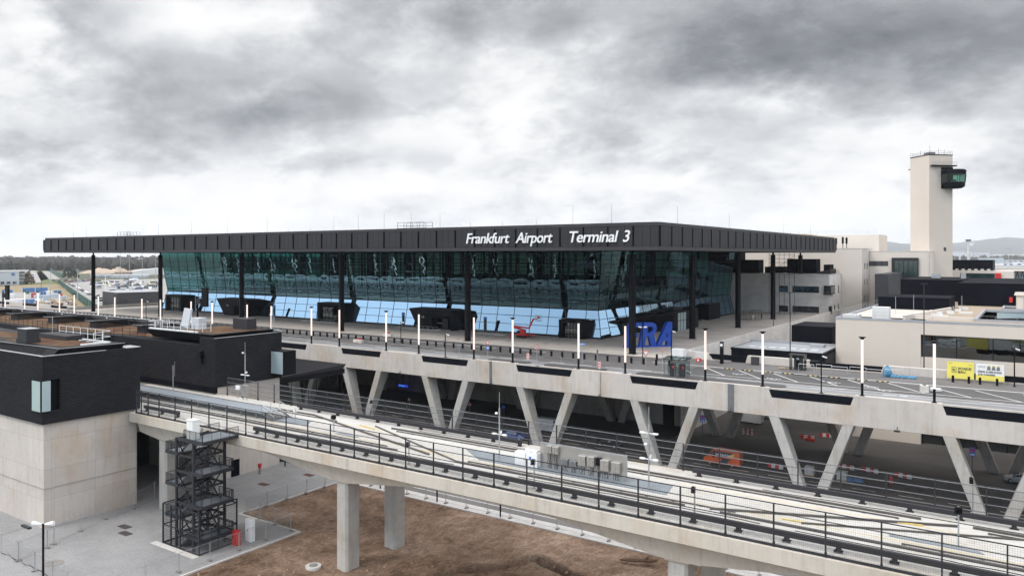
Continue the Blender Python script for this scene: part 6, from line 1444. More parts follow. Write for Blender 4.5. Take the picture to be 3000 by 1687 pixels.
# ------------------------------------------------------------------ workers on the plaza
def person(label, loc, rz, top, legs, arm):
    V = [(0, 0, .95), (0, 0, 1.15), (0, .01, 1.38), (0, .0, 1.5), (0, -.02, 1.6), (0, -.02, 1.72), (.09, 0, .9), (.10, -.02, .5), (.11, .03, .09), (.11, -.12, .04), (-.09, 0, .9), (-.12, .06, .5), (-.13, .1, .09), (-.13, -.05, .04),
         (.19, .01, 1.42), (.25, .04, 1.14), (.24 + arm[0], -.1 + arm[1], .94 + arm[2]), (.24 + arm[0], -.16 + arm[1], .86 + arm[2]), (-.19, .01, 1.42), (-.26, .03, 1.14), (-.25, -.14, .93), (-.25, -.2, .85)]
    E = [(0, 1), (1, 2), (2, 3), (3, 4), (4, 5), (0, 6), (6, 7), (7, 8), (8, 9), (0, 10), (10, 11), (11, 12), (12, 13), (2, 14), (14, 15), (15, 16), (16, 17), (2, 18), (18, 19), (19, 20), (20, 21)]
    Rd = [.15, .14, .16, .07, .10, .085, .10, .07, .05, .045, .10, .07, .05, .045, .075, .055, .042, .035, .075, .055, .042, .035]
    me = bpy.data.meshes.new('person'); me.from_pydata(V, E, []); o = bpy.data.objects.new('person', me); COL.objects.link(o)
    sk_ = o.modifiers.new('skin', 'SKIN'); sv = me.skin_vertices[0].data
    for i, r in enumerate(Rd): sv[i].radius = (r, r * (.75 if i in (0, 1, 2) else 1))
    sv[0].use_root = True
    ss = o.modifiers.new('sub', 'SUBSURF'); ss.levels = ss.render_levels = 1
    bpy.context.view_layer.update()
    m2 = bpy.data.meshes.new_from_object(o.evaluated_get(bpy.context.evaluated_depsgraph_get())); o.modifiers.clear(); o.data = m2; o.name = 'person'
    for q in (top, legs, 'skin'): m2.materials.append(MATS[q])
    for pl in m2.polygons:
        c = pl.center; pl.material_index = 2 if (c.z > 1.5 or (abs(c.x) > .2 and c.z < .93)) else (1 if c.z < .95 else 0); pl.use_smooth = True
    o.location = loc; o.rotation_euler = (0, 0, rz); ORG[o.name] = Vector(loc); tag(o, label, 'person')
    hm = MB(); hm.loft([[(.1 * r * math.cos(i * .785), -.01 + .11 * r * math.sin(i * .785), z) for i in range(8)] for r, z in ((.95, 1.66), (1.08, 1.72), (.9, 1.79), (.4, 1.83))]); h = hm.build('hair', 'hair', None, True)
    h.parent = o; h.location = (0, 0, 0); 
    for v in h.data.vertices: v.co.z += 1.66
    return o
p = pt(2206, 938, .1); person('person in white overalls standing beside the dark steel frame', p, .4, 'cloth_white', 'cloth_white', (0, 0, 0))
p = pt(2231.5, 935.5, .1); person('person in black clothes standing apart on the plaza by a column', p, 2.6, 'cloth_black', 'cloth_black', (-.05, -.15, .2))
p = pt(2169, 937, .1); person('person in grey working clothes stooping over the dark steel frame', p, -1.2, 'cloth_grey', 'cloth_grey', (0, -.2, .15))
p = pt(2192, 937.5, .1); t = thing('steel_frame', 'dark red steel barrier frames stacked on the plaza beside the workers', 'frames', p)
for k in range(3):
    m = MB(); x0, y0 = p[0] - 3.6 + 1.9 * k, p[1] + .6 * k; h = 1.5 + .9 * (k == 2) + .3 * k
    for i in range(5): m.bar((x0 + .8 * i, y0, .1), (x0 + .8 * i, y0, .1 + h), .07)
    for z in (.3, .1 + h): m.bar((x0, y0, z), (x0 + 3.2, y0, z), .08)
    m.build('barrier_frame', 'rebar', t)

# ------------------------------------------------------------------ site fences
def site_panel(a, b, z, label, group, barbed=False):
    a = Vector((*a, z)); b = Vector((*b, z)); c = (a + b) / 2
    t = thing('fence_panel', label, 'fence panel', c, group)
    m = MB(); H_ = 2.0
    for q in (a, b): m.cyl(q + Vector((0, 0, .05)), q + Vector((0, 0, H_)), .03, n=6)
    for z_ in (.15, H_): m.cyl(a + Vector((0, 0, z_)), b + Vector((0, 0, z_)), .022, n=6)
    m.build('tube_frame', 'galvanised', t)
    w = MB(); L = (b - a).length; n = int(L / .16)
    for i in range(1, n): q = a.lerp(b, i / n); w.bar(q + Vector((0, 0, .15)), q + Vector((0, 0, H_)), .006)
    for k in range(1, 9): w.bar(a + Vector((0, 0, .15 + .21 * k)), b + Vector((0, 0, .15 + .21 * k)), .006)
    w.build('wire_mesh', 'galv_wire', t)
    d = (b - a).normalized(); MB().obox((a.x, a.y, z), .62, .26, .16, math.atan2(d.y, d.x) + 1.57).build('foot', 'foot_block', t)
    if barbed:
        v = MB(); nn = Vector((-d.y, d.x, 0)) * .22
        for q in (a,): v.bar(q + Vector((0, 0, H_)), q + nn + Vector((0, 0, H_ + .33)), .035); v.bar(q + Vector((0, 0, H_)), q - nn + Vector((0, 0, H_ + .33)), .035)
        v.build('forked_top', 'galvanised', t)
        s = MB(); k = 0; prev = None; tt = 0.
        while tt <= 1: 
            q = a.lerp(b, tt) + Vector((0, 0, H_ + .2)) + nn * math.sin(k * .9) * .8 + Vector((0, 0, .18 * math.cos(k * .9)))
            if prev is not None: s.bar(prev, q, .012)
            prev = q; k += 1; tt += .03
        s.build('barbed_wire', 'galv_wire', t)
    return t
def run(pts, z, label, group, step=3.5, barbed=False, gap=.06):
    for p0, p1 in zip(pts, pts[1:]):
        L = math.hypot(p1[0] - p0[0], p1[1] - p0[1]); n = max(1, round(L / step))
        for i in range(n):
            f = lambda t: (p0[0] + (p1[0] - p0[0]) * t, p0[1] + (p1[1] - p0[1]) * t)
            site_panel(f((i + gap / 3) / n), f((i + 1 - gap / 3) / n), z, label, group, barbed)
K = lambda zx, zy: pt(zx * .2911, 1267 + zy * .2911, GZ + .1)[:2]
run([(-84.9, 80), (-85.0, 63.2), (-74.9, 62.2), (-74.9, 40)], GZ + .12, 'galvanised wire site fence panel on concrete feet round the brown soil yard', 'site fence panels round the soil yard')
run([K(1560, 660), K(1345, 765), K(1062, 870), K(812, 990), K(540, 1125), K(478, 1160), K(185, 1290), K(10, 1210)], GZ + .1, 'site fence panel with forked top and barbed wire beside the concrete station base', 'barbed fence panels by the station base', 4., True)
run([K(185, 1290), K(350, 1390), K(530, 1500), K(690, 1600)], GZ + .1, 'site fence panel with forked top running towards the tall black lamp post', 'barbed fence panels by the black lamp post', 4., True)
run([(-80, 80.9), (-10, 80.9)], GZ + .1, 'site fence panel along the kerb between the soil yard and the lower road', 'site fence panels along the lower road')
# lamp posts near the camera at the lower left
p = pt(126.5, 1700, GZ + .1); t = thing('lamp_post', 'black lamp post with twin white heads on the grey pavement by the fences', 'lamp post', p)
ztop = ptY(126.5, 1534, p[1])[2]
MB().cyl(p, (p[0], p[1], ztop), .11, n=10).build('pole', 'black_metal', t)
for s in (-1, 1): MB().cyl((p[0] + s * .15, p[1] + s * .1, ztop - .02), (p[0] + s * .9, p[1] + s * .62, ztop + .08), .1, .26, 8).build('lamp_head', 'white_paint', t)
q = ptY(-40, 1578, 34.); t = thing('lamp_post', 'grey street lamp with a long arm reaching into the picture at the lower left', 'lamp post', (q[0], 34, GZ + .1))
MB().cyl((q[0], 34, GZ + .1), (q[0], 34, q[2]), .1, n=8).build('pole', 'galvanised', t); e = ptY(88, 1546, 34.); MB().bar((q[0], 34, q[2]), (e[0] - .6, 34, e[2] - .05), .09).build('arm', 'galvanised', t); MB().box(e[0] - 1.5, 33.85, e[2] - .1, e[0], 34.15, e[2] + .06).build('lamp_head', 'charcoal_steel', t)
m = MB(); pr = None
for k in range(22): 
    zx = 10 + 470 * k / 21; zy = 1195 + 235 * k / 21 + 9 * math.sin(k * 1.3); w = Vector(pt(zx * .2911, 1267 + zy * .2911, GZ + .13)); 
    if pr is not None: m.cyl(pr, w, .05, n=5)
    pr = w
tag(m.build('cable', 'cable_black'), 'black cable snaking over the grey pavement by the fence feet', 'cable')
# bollard posts along the lower road
for zx, zy, top in ((835, 1365, 1320), (1114, 1430, 1412), (1280.5, 1469, 1435), (1466, 1513, 1477), (1916, 1618, 1606)):
    p = pt(zx, zy, GZ + .1); t = thing('kerb_post', 'thin black post at the kerb of the lower road below the guideway', 'post', p, 'black posts along the lower road'); MB().cyl(p, (p[0], p[1], GZ + 2.6), .1, n=8).build('post', 'black_metal', t); MB().cyl((p[0], p[1], GZ + 2.6), (p[0], p[1], GZ + 2.68), .13, n=8).build('cap', 'black_metal', t)
p = pt(761, 1388, GZ + .1); t = thing('hydrant', 'red topped hydrant post standing before the concrete wall', 'hydrant', p); MB().cyl(p, (p[0], p[1], GZ + 1.1), .16, n=10).build('body', 'foot_block', t); MB().cyl((p[0], p[1], GZ + 1.1), (p[0], p[1], GZ + 1.7), .24, .3, 10).build('red_head', 'red_paint', t)
# log and manhole on the soil
p = pt(1862, 1650, GZ); t = thing('log', 'broken reddish log lying on the brown soil near the second pier', 'log', (p[0], p[1], GZ))
MB().loft([[(p[0] - 1.6 + .75 * k, p[1] - .5 + .28 * k + r * math.cos(i * .785), GZ + .28 + .05 * k + r * math.sin(i * .785) * .9) for i in range(8)] for k, r in enumerate((.12, .26, .3, .27, .33, .2))]).build('trunk', 'bark', t); MB().loft([[(p[0] + .9 + .3 * k, p[1] + .5 - .12 * k + r * math.cos(i * 1.05), GZ + .5 + .28 * k + r * math.sin(i * 1.05)) for i in range(6)] for k, r in enumerate((.2, .16, .06))]).build('branch_stub', 'bark', t)
p = pt(918, 1660, GZ); t = thing('manhole', 'round concrete manhole ring lying on the soil left of the first pier', 'manhole', (p[0], p[1], GZ + .05)); MB().cyl((p[0], p[1], GZ - .2), (p[0], p[1], GZ + .18), .85, n=22).build('ring', 'concrete_pale', t); MB().cyl((p[0], p[1], GZ + .18), (p[0], p[1], GZ + .26), .45, n=18).build('lid', 'foot_block', t)
# barriers and pallets under the viaduct
def barrier(px, py, label, a=0., n=4, L=2.4):
    p = pt(px, py, GZ); t = thing('road_barrier', label, 'barrier', p, 'red and white barriers under the viaduct')
    for i in range(n): 
        m = MB(); m.box(-L / 2 + L * i / n, -.2, .0, -L / 2 + L * (i + 1) / n, .2, .28); m.box(-L / 2 + L * i / n + .01, -.13, .28, -L / 2 + L * (i + 1) / n - .01, .13, .62); m.xf(a, p); m.build('segment', 'traffic_red' if i % 2 == 0 else 'traffic_white', t)
    return t
barrier(2480, 1372, 'red and white road barrier just right of a V leg under the viaduct', -.2); barrier(2550, 1382, 'red and white road barrier between two stacks on the arrivals road', -.2); barrier(2646, 1398, 'bright red and white road barrier lying furthest along the road', -.25); barrier(2272, 1370, 'red and white barrier seen between the fence rails left of the white sacks', -.1); barrier(2366, 1285, 'red and white barrier beside the orange crate in the courtyard', .1); barrier(2420, 1279, 'faded red and white barrier lying in the courtyard', .3)
p = pt(2194, 1277, GZ); t = thing('site_barrier', 'red and white striped barrier board standing by the rear V leg', 'barrier', p)
for z in (.3, .7, 1.1):
    for i in range(6): MB().box(p[0] - 1.2 + .4 * i, p[1] - .03, GZ + z, p[0] - .8 + .4 * i, p[1] + .03, GZ + z + .22).build('stripe', 'traffic_red' if i % 2 else 'traffic_white', t)
for px, py, lab in ((2372, 1390, 'pallet of white sacks beside a V leg under the viaduct'), (2467, 1405, 'pallet of white sacks on the road right of a V leg')):
    p = pt(px, py, GZ); t = thing('sack_pallet', lab, 'pallet', p, 'pallets of sacks'); MB().obox((p[0], p[1], GZ), 1.4, 1.2, .14).build('pallet_base', 'wood', t)
    for k in range(6): MB().obox((p[0] + .03 * (k % 2), p[1], GZ + .15 + .2 * k), 1.35, 1.15, .19).build('sack_layer', 'plastic_sack', t, bevel=.05)
p = pt(2610, 1415, GZ); t = thing('gas_bottle', 'red gas bottle among cables on the arrivals road', 'bottle', p); MB().cyl(p, (p[0], p[1], GZ + 1.1), .25, n=10).build('bottle', 'traffic_red', t); MB().cyl((p[0], p[1], GZ + 1.1), (p[0], p[1], GZ + 1.3), .1, n=8).build('valve', 'charcoal_steel', t)
for px, py, lab in ((2487, 1408, 'blue tarpaulin heap beside the white sack pallet'), (2512, 1410, 'larger blue tarpaulin heap on the arrivals road')):
    p = pt(px, py, GZ); tag(MB().loft([[(p[0] + r * math.cos(i * .785), p[1] + r * .6 * math.sin(i * .785), GZ + z) for i in range(8)] for r, z in ((.9, .0), (.8, .3), (.3, .6))]).build('tarpaulin', 'container_blue', None, True), lab, 'tarpaulin')
p = pt(2372, 1292, GZ); t = thing('crate', 'orange mesh crate in the courtyard beside a barrier', 'crate', p); m = MB()
for i in range(6): m.bar((p[0] - .8 + .32 * i, p[1], GZ), (p[0] - .8 + .32 * i, p[1], GZ + .9), .06)
for z in (.1, .5, .9): m.bar((p[0] - .8, p[1], GZ + z), (p[0] + .8, p[1], GZ + z), .07)
m.build('mesh_side', 'traffic_red', t); MB().obox((p[0], p[1] + .5, GZ + .05), 1.6, .8, .3).build('tray', 'traffic_red', t)
# blue taxi signs and warning signs below
def taxi(px, ytop, Y, lab):
    c = ptY(px, ytop, Y); t = thing('taxi_sign', lab, 'sign', (c[0], Y, GZ), 'blue taxi signs under the viaduct'); z = c[2]
    MB().cyl((c[0], Y, GZ), (c[0], Y, z + .0), .05, n=6).build('post', 'charcoal_steel', t); plate(t, c[0], Y, z - .55, [(-.42, -.55), (.42, -.55), (.42, .55), (-.42, .55)], 'sign_blue'); plate(t, c[0], Y, z - .35, circ(.32), 'traffic_red', 'ring', FA, .035, .01); plate(t, c[0], Y, z - .35, circ(.23), 'sign_blue', 'disc', FA, .05, .01)
    for s in (1, -1): plate(t, c[0], Y, z - .35, [(-.2, -.17 * s), (-.15, -.2 * s), (.2, .17 * s), (.15, .2 * s)], 'traffic_red', 'cross_bar', FA, .065, .01)
    ex = (math.cos(FA), math.sin(FA), 0); o = Vector((c[0], Y, z - 1.0)) + Vector((math.sin(FA), -math.cos(FA), 0)) * .11 - Vector(ex) * .33
    text('TAXI', .27, .006, 'letter_white', 'lettering', t, 0, frame(o, ex, (0, 0, 1)), off=.006)
taxi(2058, 1215, 116, 'blue no stopping TAXI sign under the viaduct near the white van'); taxi(2848, 1310, 117, 'blue no stopping TAXI sign under the viaduct before the last V leg')
for px, py, lab in ((1199, 1200, 'red triangle warning sign on a post deep under the viaduct'), (1376, 1215, 'faint red triangle warning sign under the viaduct near a V leg')):
    p = pt(px, py, GZ); post_sign(px, py, 2.6, lab, warn(), 'sign', GZ)
p = ptY(1180, 1130, 140); t = thing('display_board', 'blue glowing display board hanging in the dark under the viaduct', 'display', (p[0], 140, p[2])); MB().box(p[0] - 1.5, 140, p[2] - .28, p[0] + 1.5, 140.2, p[2] + .28).build('screen', 'screen_glow', t); MB().box(p[0] - 1.1, 139.98, p[2] - .02, p[0] - .7, 139.99, p[2] + .15).box(p[0] - .4, 139.98, p[2] - .05, p[0] + .6, 139.99, p[2] + .1).build('glowing_text', 'screen_text', t); MB().box(p[0] - .05, 140.05, p[2] + .28, p[0] + .05, 140.15, -3.6).build('hanger', 'black_metal', t)
# info totems below
for px, py in ((1475, 1320),):
    p = pt(px, 1240, GZ); t = thing('info_totem', 'slim dark totem with a blue top in the shade under the viaduct', 'totem', p); MB().box(p[0] - .3, p[1], GZ, p[0] + .3, p[1] + .2, GZ + 3.).build('slab', 'zinc_mid', t); MB().box(p[0] - .32, p[1] - .02, GZ + 3., p[0] + .32, p[1] + .22, GZ + 3.6).build('blue_top', 'sign_blue', t)
# traffic signal frames on the road near the station
for px, py, lab, h in ((579, 950, 'tall black signal mast with a large dark board by the station roof', 12.), (9, 930, 'black signal mast with dark lamp boxes at the far end of the road', 11.)):
    X = ptY(px, 900, 111.2 if px > 100 else 112.2); t = thing('signal_mast', lab, 'signal mast', (X[0], X[1], GZ)); top = ptY(px, 868 if px > 100 else 855, X[1])[2]
    MB().cyl((X[0], X[1], GZ), (X[0], X[1], top), .22, n=8).build('pole', 'black_metal', t); MB().box(X[0] + 2.0, X[1] - .3, top - 2.4, X[0] + 4., X[1] + .3, top + 2.2).build('dark_board', 'black_metal', t); MB().box(X[0], X[1] - .1, top - .3, X[0] + 2., X[1] + .1, top - .1).build('arm', 'black_metal', t)
    MB().box(X[0] + .2, X[1] - .4, top - 1.8, X[0] + 1.4, X[1] + .4, top - .5).build('lamp_box', 'charcoal_steel', t)
    m = MB()
    for k in range(9): m.bar((X[0] - .9, X[1], top - 1 - k), (X[0] - .3, X[1], top - 1 - k), .05)
    m.bar((X[0] - .9, X[1], top - 10), (X[0] - .9, X[1], top), .06); m.build('ladder', 'galvanised', t)
# ------------------------------------------------------------------ the airfield, yard and forest far off
def gpoly(name, pix, mat, lift):
    return struct(name, MB().poly(*[pt(a, b, GZ)[:2] + (GZ + lift,) for a, b in pix]), mat)
gpoly('field_grass', [(-250, 846), (0, 838), (60, 834), (140, 829), (171, 829), (262, 905), (330, 960), (-250, 985)], 'field_grass', -.45)
gpoly('yard_ground', [(-250, 862), (60, 856), (150, 851), (215, 893), (280, 960), (-250, 985)], 'apron', -.3)
gpoly('apron', [(188, 829), (320, 818), (700, 812), (900, 930), (300, 985), (262, 898)], 'apron', -.4)
gpoly('verge', [(60, 834), (145, 816), (118, 792), (96, 791), (172, 830)], 'verge_grass', -.42)
gpoly('far_road', [(84, 830), (122, 826), (104, 791.5), (90, 791.5)], 'apron', -.3)
gpoly('far_road', [(145, 818), (178, 817), (142, 793.5), (122, 793.5)], 'apron', -.3)
gpoly('service_road', [(330, 828), (365, 826), (520, 905), (420, 905)], 'asphalt_pale', -.25)
gpoly('service_road_line', [(363, 826), (366, 826), (530, 905), (520, 905)], 'road_paint', -.2)
gpoly('airfield_grass', [(2700, 806), (3200, 812), (3200, 792), (2700, 790)], 'verge_grass', -.4)
gpoly('taxiway', [(2700, 787), (3200, 789), (3200, 781), (2700, 779)], 'apron', -.3)
gpoly('far_apron', [(2700, 779), (3200, 780), (3200, 770), (2700, 770)], 'apron', -.3)

def view_ang(px): return math.atan2(WY + (px - 1500) / FL * RY, WX + (px - 1500) / FL * RX) - math.pi / 2
def bgbox(px0, px1, ytop, ybase, deep, mat, name, label, cat, group=None, tilt=0., extra=None):
    """building out on the plain, its front square to the line of sight (plus tilt)"""
    pc = (px0 + px1) / 2; p = pt(pc, ybase, GZ - .6); d = (HERE - GZ + .6) * FL / (ybase - 749.); w = (px1 - px0) / FL * d / math.cos(math.atan((pc - 1500) / FL)); zt = HERE - (ytop - 749.) * d / FL
    a = view_ang(pc) + tilt; t = thing(name, label, cat, (p[0], p[1], GZ - .6), group)
    fwd = Vector((-math.sin(a), math.cos(a), 0)); c = Vector(p) + fwd * deep / 2
    MB().obox((c.x, c.y, GZ - .6), w, deep, zt - GZ + .6, a).build('walls', mat, t)
    def loc(u, v, z): return Vector(p) + Vector((math.cos(a), math.sin(a), 0)) * (u * w / 2) - fwd * v + Vector((0, 0, z))
    if extra: extra(t, a, loc, w, zt - GZ + .6)
    return t
def roofed(mat, th=1.2, over=1.04):
    def f(t, a, loc, w, h): c = loc(0, -deepv[0] / 2, h); MB().obox((c.x, c.y, GZ - .6 + h), w * over, deepv[0] * over, th, a).build('roof', mat, t)
    return f
deepv = [30]
def strips(mat, n, z0, z1, u0=-.9, u1=.9, roof=None):
    def f(t, a, loc, w, h):
        for i in range(n):
            u = u0 + (u1 - u0) * (i + .5) / n; c = loc(u, .15, 0); MB().obox((c.x, c.y, GZ - .6 + h * z0), w * (u1 - u0) / 2 / n * .6, .5, h * (z1 - z0), a).build('window', mat, t)
        c = loc(0, -deepv[0] / 2, h); MB().obox((c.x, c.y, GZ - .6 + h), w * 1.03, deepv[0] * 1.03, h * .05, a).build('roof', roof or 'white_roof', t)
    return f
def cargo(t, a, loc, w, h):
    strips('window_dark', 3, .08, .25, -.3, .9)(t, a, loc, w, h)
    c = loc(.6, .2, h * .78); m = MB(); n = Vector((math.sin(a), -math.cos(a), 0)); ex = Vector((math.cos(a), math.sin(a), 0))
    m.prism([c + ex * (1.8 * math.cos(i * .45)) + Vector((0, 0, 1.8 * math.sin(i * .45))) for i in range(14)], n * .2); m.build('round_emblem', 'container_blue', t)
bgbox(-20, 43, 795, 835, 40, 'grey_hall', 'cargo_hall', 'pale grey cargo hall with three dark doors and a round blue emblem', 'hall', None, 0, cargo)
bgbox(46, 68, 795, 833, 20, 'inner_mid', 'parking_deck', 'dark open multi-storey block beside the pale cargo hall', 'building', None, 0, lambda t, a, l, w, h: [MB().obox((l(0, .2, 0).x, l(0, .2, 0).y, GZ - .6 + h * k), w * 1.03, .6, h * .06, a).build('storey_band', 'concrete_pale', t) for k in (.25, .5, .75, .97)])
bgbox(-30, 34, 779, 790, 60, 'inner_mid', 'hangar', 'distant hangar with a white roof and red mark at the forest edge', 'hall', None, 0, lambda t, a, l, w, h: (MB().obox((l(0, -30, 0).x, l(0, -30, 0).y, GZ - .6 + h), w * 1.05, 64, h * .35, a).build('roof', 'white_roof', t), MB().obox((l(.55, .5, 0).x, l(.55, .5, 0).y, GZ - .6 + h * .35), w * .08, .6, h * .35, a).build('red_mark', 'traffic_red', t)))
for px0, px1, yt, yb, lab in ((66, 94, 786, 789.5, 'flat white hall'), (175, 223, 784, 789, 'long pale grey roofed shed'), (255, 300, 782, 788, 'flat pale shed'), (60, 80, 792, 799, 'small white tent roof')):
    bgbox(px0, px1, yt, yb, 30, 'white_paint', 'distant_shed', lab + ' in front of the forest, ' + ('near the far roads' if px1 < 100 else 'behind the sand heaps'), 'shed', None, 0, strips('grey_hall', 4, .1, .6))
bgbox(239, 254, 779.5, 791, 14, 'yellow_pale', 'yellow_building', 'small pale yellow building in front of the distant forest', 'building', None, 0, strips('inner_mid', 3, .2, .5))
bgbox(223.5, 231, 774, 789.5, 8, 'yellow_pale', 'silo', 'narrow cream silo tower standing left of the yellow building', 'silo', None, 0, strips('white_roof', 1, .5, .9))
bgbox(364, 406, 775, 786, 40, 'grey_hall', 'distant_hall', 'long grey hall at the forest edge beside a white block', 'hall', None, 0, strips('white_roof', 5, .1, .5))
bgbox(406, 432, 758.5, 786, 40, 'white_paint', 'white_block', 'tall white block above the sand heaps at the forest edge', 'building', None, 0, strips('grey_hall', 3, .2, .8))
bgbox(422, 475, 770, 785, 40, 'white_paint', 'office_block', 'white and blue office block right of the tall white block', 'building', None, 0, strips('container_grey', 2, .15, .75))
bgbox(398, 490, 794, 805, 60, 'white_roof', 'white_tent_hall', 'large white tent hall beyond the apron vehicles', 'hall', None, 0, lambda t, a, l, w, h: MB().prism([l(-1.02, 0, h), l(1.02, 0, h), l(.5, 0, h * 1.8)], Vector((-math.sin(a), math.cos(a), 0)) * 60).build('gable_roof', 'white_roof', t))
bgbox(340, 386, 797, 804, 20, 'tan_wall', 'tan_building', 'low tan building below the sand heaps', 'building', None, 0, strips('inner_mid', 5, .5, .8, -.9, .9, 'roof_beige'))
bgbox(386, 402, 798, 804, 12, 'inner_mid', 'dark_shed', 'small dark shed with wide eaves beside the tan building', 'shed', None, 0, strips('white_roof', 4, .4, .7, -.9, .9, 'roof_beige'))
bgbox(318, 424, 806, 813, 8, 'container_grey', 'blue_shed_row', 'long low pale blue shed row behind the apron', 'shed', None, 0, strips('white_roof', 9, .1, .6))
bgbox(272, 318, 805, 814, 8, 'grey_hall', 'grey_shed_row', 'low grey shed row with parked coaches behind the apron', 'shed', None, 0, strips('inner_dark', 8, .2, .5))
bgbox(354, 462, 856, 905, 30, 'zinc_mid', 'dark_cube', 'plain dark grey block just beyond the forecourt parapet', 'building', None, R(18), lambda t, a, l, w, h: (MB().obox((l(0, -15, 0).x, l(0, -15, 0).y, GZ - .6 + h), w * 1.02, 30.6, .25, a).build('roof_edge', 'galvanised', t), MB().obox((l(-.75, .1, 0).x, l(-.75, .1, 0).y, GZ - .6), w * .22, .3, h * .62, a).build('door', 'zinc_dark', t)))
CT = [(75, 131, 843, 857, 'container_blue', 'long stack of blue containers at the edge of the tan field'), (9, 33, 849, 859, 'container_blue', 'blue container with a red end beside the dark signal boxes'), (107, 146, 865, 883, 'container_grey', 'large pale grey container block in the yard'), (148, 172, 861, 874, 'container_grey', 'pale grey container next to the red one'), (160, 178, 851, 858, 'container_blue', 'blue and white container near the green screen fence'), (171, 182, 860, 867, 'container_red', 'small dark red container near the green screen fence'), (120, 133, 854, 866, 'container_blue', 'blue container between the grey block and the red crane parts'), (134, 150, 853, 862, 'white_paint', 'white container right of the blue one in the yard'), (72, 98, 877.5, 893, 'container_blue', 'blue container close behind the road parapet'), (24, 62, 877, 893, 'white_paint', 'long white cabin close behind the road parapet'), (32, 44, 860, 872, 'white_paint', 'white cabin behind the dark mast'), (173, 192, 868, 878, 'container_grey', 'grey cabin nearest to the green screen fence'), (72, 84, 853, 862, 'green_screen', 'dark green tank container below the long blue stack'), (93, 104, 858, 874, 'container_red', 'red crane section standing among the containers')]
for px0, px1, yt, yb, mt, lab in CT:
    deepv[0] = 6
    bgbox(px0, px1, yt, yb, 6, mt, 'container', lab, 'container', 'containers in the building yard', 0, lambda t, a, l, w, h: [MB().obox((l(u, .1, 0).x, l(u, .1, 0).y, GZ - .6), w * .02, .2, h * .98, a).build('corner_post', 'white_paint', t) for u in (-.98, 0., .98)])
# green screen fence along the airfield road
A = pt(171, 829.7, GZ - .5); B = pt(258, 899, GZ - .5); D = (Vector(B) - Vector(A)); n_ = Vector((-D.y, D.x, 0)).normalized() * .3
t = thing('screen_fence', 'long dark green screen fence running across the plain beside the apron', 'fence', A)
E2_ = Vector(A) + D * 1.25
MB().prism([Vector(A), E2_, E2_ + Vector((0, 0, 5.4)), Vector(A) + Vector((0, 0, 4.6))], n_).build('screen', 'green_screen', t)
for k in range(30): q = Vector(A) + D * 1.25 * k / 29; MB().bar(q - n_ * .6, q - n_ * .6 + Vector((0, 0, 5.)), .3).build('post', 'green_screen', t)
A = pt(146, 793, GZ - .5); B = pt(184, 813, GZ - .5); t = thing('screen_fence', 'dark green hedge-like fence beside the farther road towards the forest', 'fence', A)
MB().prism([Vector(A), Vector(B), Vector(B) + Vector((0, 0, 5.)), Vector(A) + Vector((0, 0, 5.))], (.5, .5, 0)).build('screen', 'green_screen', t)
# light masts on the plain
for px, yt, yb, mt, lab in ((44.5, 789, 890, 'galvanised', 'tall pale mast left of the dark mast'), (120.5, 800, 893, 'black_metal', 'thin black mast over the yard'), (148, 796, 899, 'galvanised', 'thick pale grey mast in the yard'), (227, 790, 905, 'galvanised', 'thick pale mast below the cream silo'), (191.5, 844, 888, 'galvanised', 'short mast near the green screen fence'), (352.5, 741, 818, 'galvanised', 'floodlight mast behind the apron, farthest from the roof column'), (379, 741, 862, 'galvanised', 'second floodlight mast behind the apron'), (417, 741, 845, 'galvanised', 'floodlight mast beside the blue tail'), (456, 741, 865, 'galvanised', 'floodlight mast close to the black roof column'), (309, 809, 855, 'white_paint', 'stout white mast on the apron'), (134, 765, 792, 'galvanised', 'distant double headed mast by the far road'), (153.5, 762, 792, 'galvanised', 'distant mast between the far road and the silo'), (294, 763, 782, 'galvanised', 'distant floodlight mast before the forest'), (305, 763, 782, 'galvanised', 'distant floodlight mast beside another before the forest')):
    p = pt(px, yb, GZ - .5); d = (HERE - GZ + .5) * FL / (yb - 749.); h = (yb - yt) * d / FL; r = max(.12, {'white_paint': 1.9, 'black_metal': .8}.get(mt, 1.1) * d / FL * (1.3 if px in (148, 227) else .7)); t = thing('light_mast', lab, 'mast', p, 'light masts on the plain')
    MB().cyl(p, (p[0], p[1], p[2] + h), r, r * .6, 8).build('pole', mt, t); a = view_ang(px); ex = Vector((math.cos(a), math.sin(a), 0)) * r * 3; q = Vector((p[0], p[1], p[2] + h)); MB().bar(q - ex, q + ex, r * 1.2, r * 1.2).build('lamp_bar', mt, t)
# sand heaps
for px0, px1, yt, yb, lab in ((250, 345, 783, 801, 'long rough sand heap left of the light masts'), (325, 370, 779.5, 797, 'pointed pale sand heap below the forest'), (376, 470, 786, 797, 'brown earth heap before the white office block')):
    pc = (px0 + px1) / 2; p = pt(pc, yb, GZ - .5); d = (HERE - GZ + .5) * FL / (yb - 749.); w = (px1 - px0) / FL * d * 1.25; h = (yb - yt) * d / FL; a = view_ang(pc); rr = random.Random(px0); m = MB(); nx = 28; ny = 8
    from mathutils import noise as nz
    for j in range(ny + 1):
        for i in range(nx + 1):
            u, v = -1 + 2 * i / nx, -1 + 2 * j / ny; hh = max(0, (1 - abs(u) ** 1.6) * (1 - abs(v) ** 1.4)) * h * (.8 + .45 * nz.noise(Vector((u * 4 + px0, v * 3, 1)))); x, y = u * w / 2, v * w * .22
            m.v.append((p[0] + x * math.cos(a) - (y + w * .22) * math.sin(a), p[1] + x * math.sin(a) + (y + w * .22) * math.cos(a), GZ - .5 + hh))
    for j in range(ny):
        for i in range(nx): q = j * (nx + 1) + i; m.f.append((q, q + 1, q + nx + 2, q + nx + 1))
    tag(m.build('sand_heap', 'sand', None, True), lab, 'sand heap', 'sand heaps beyond the apron')
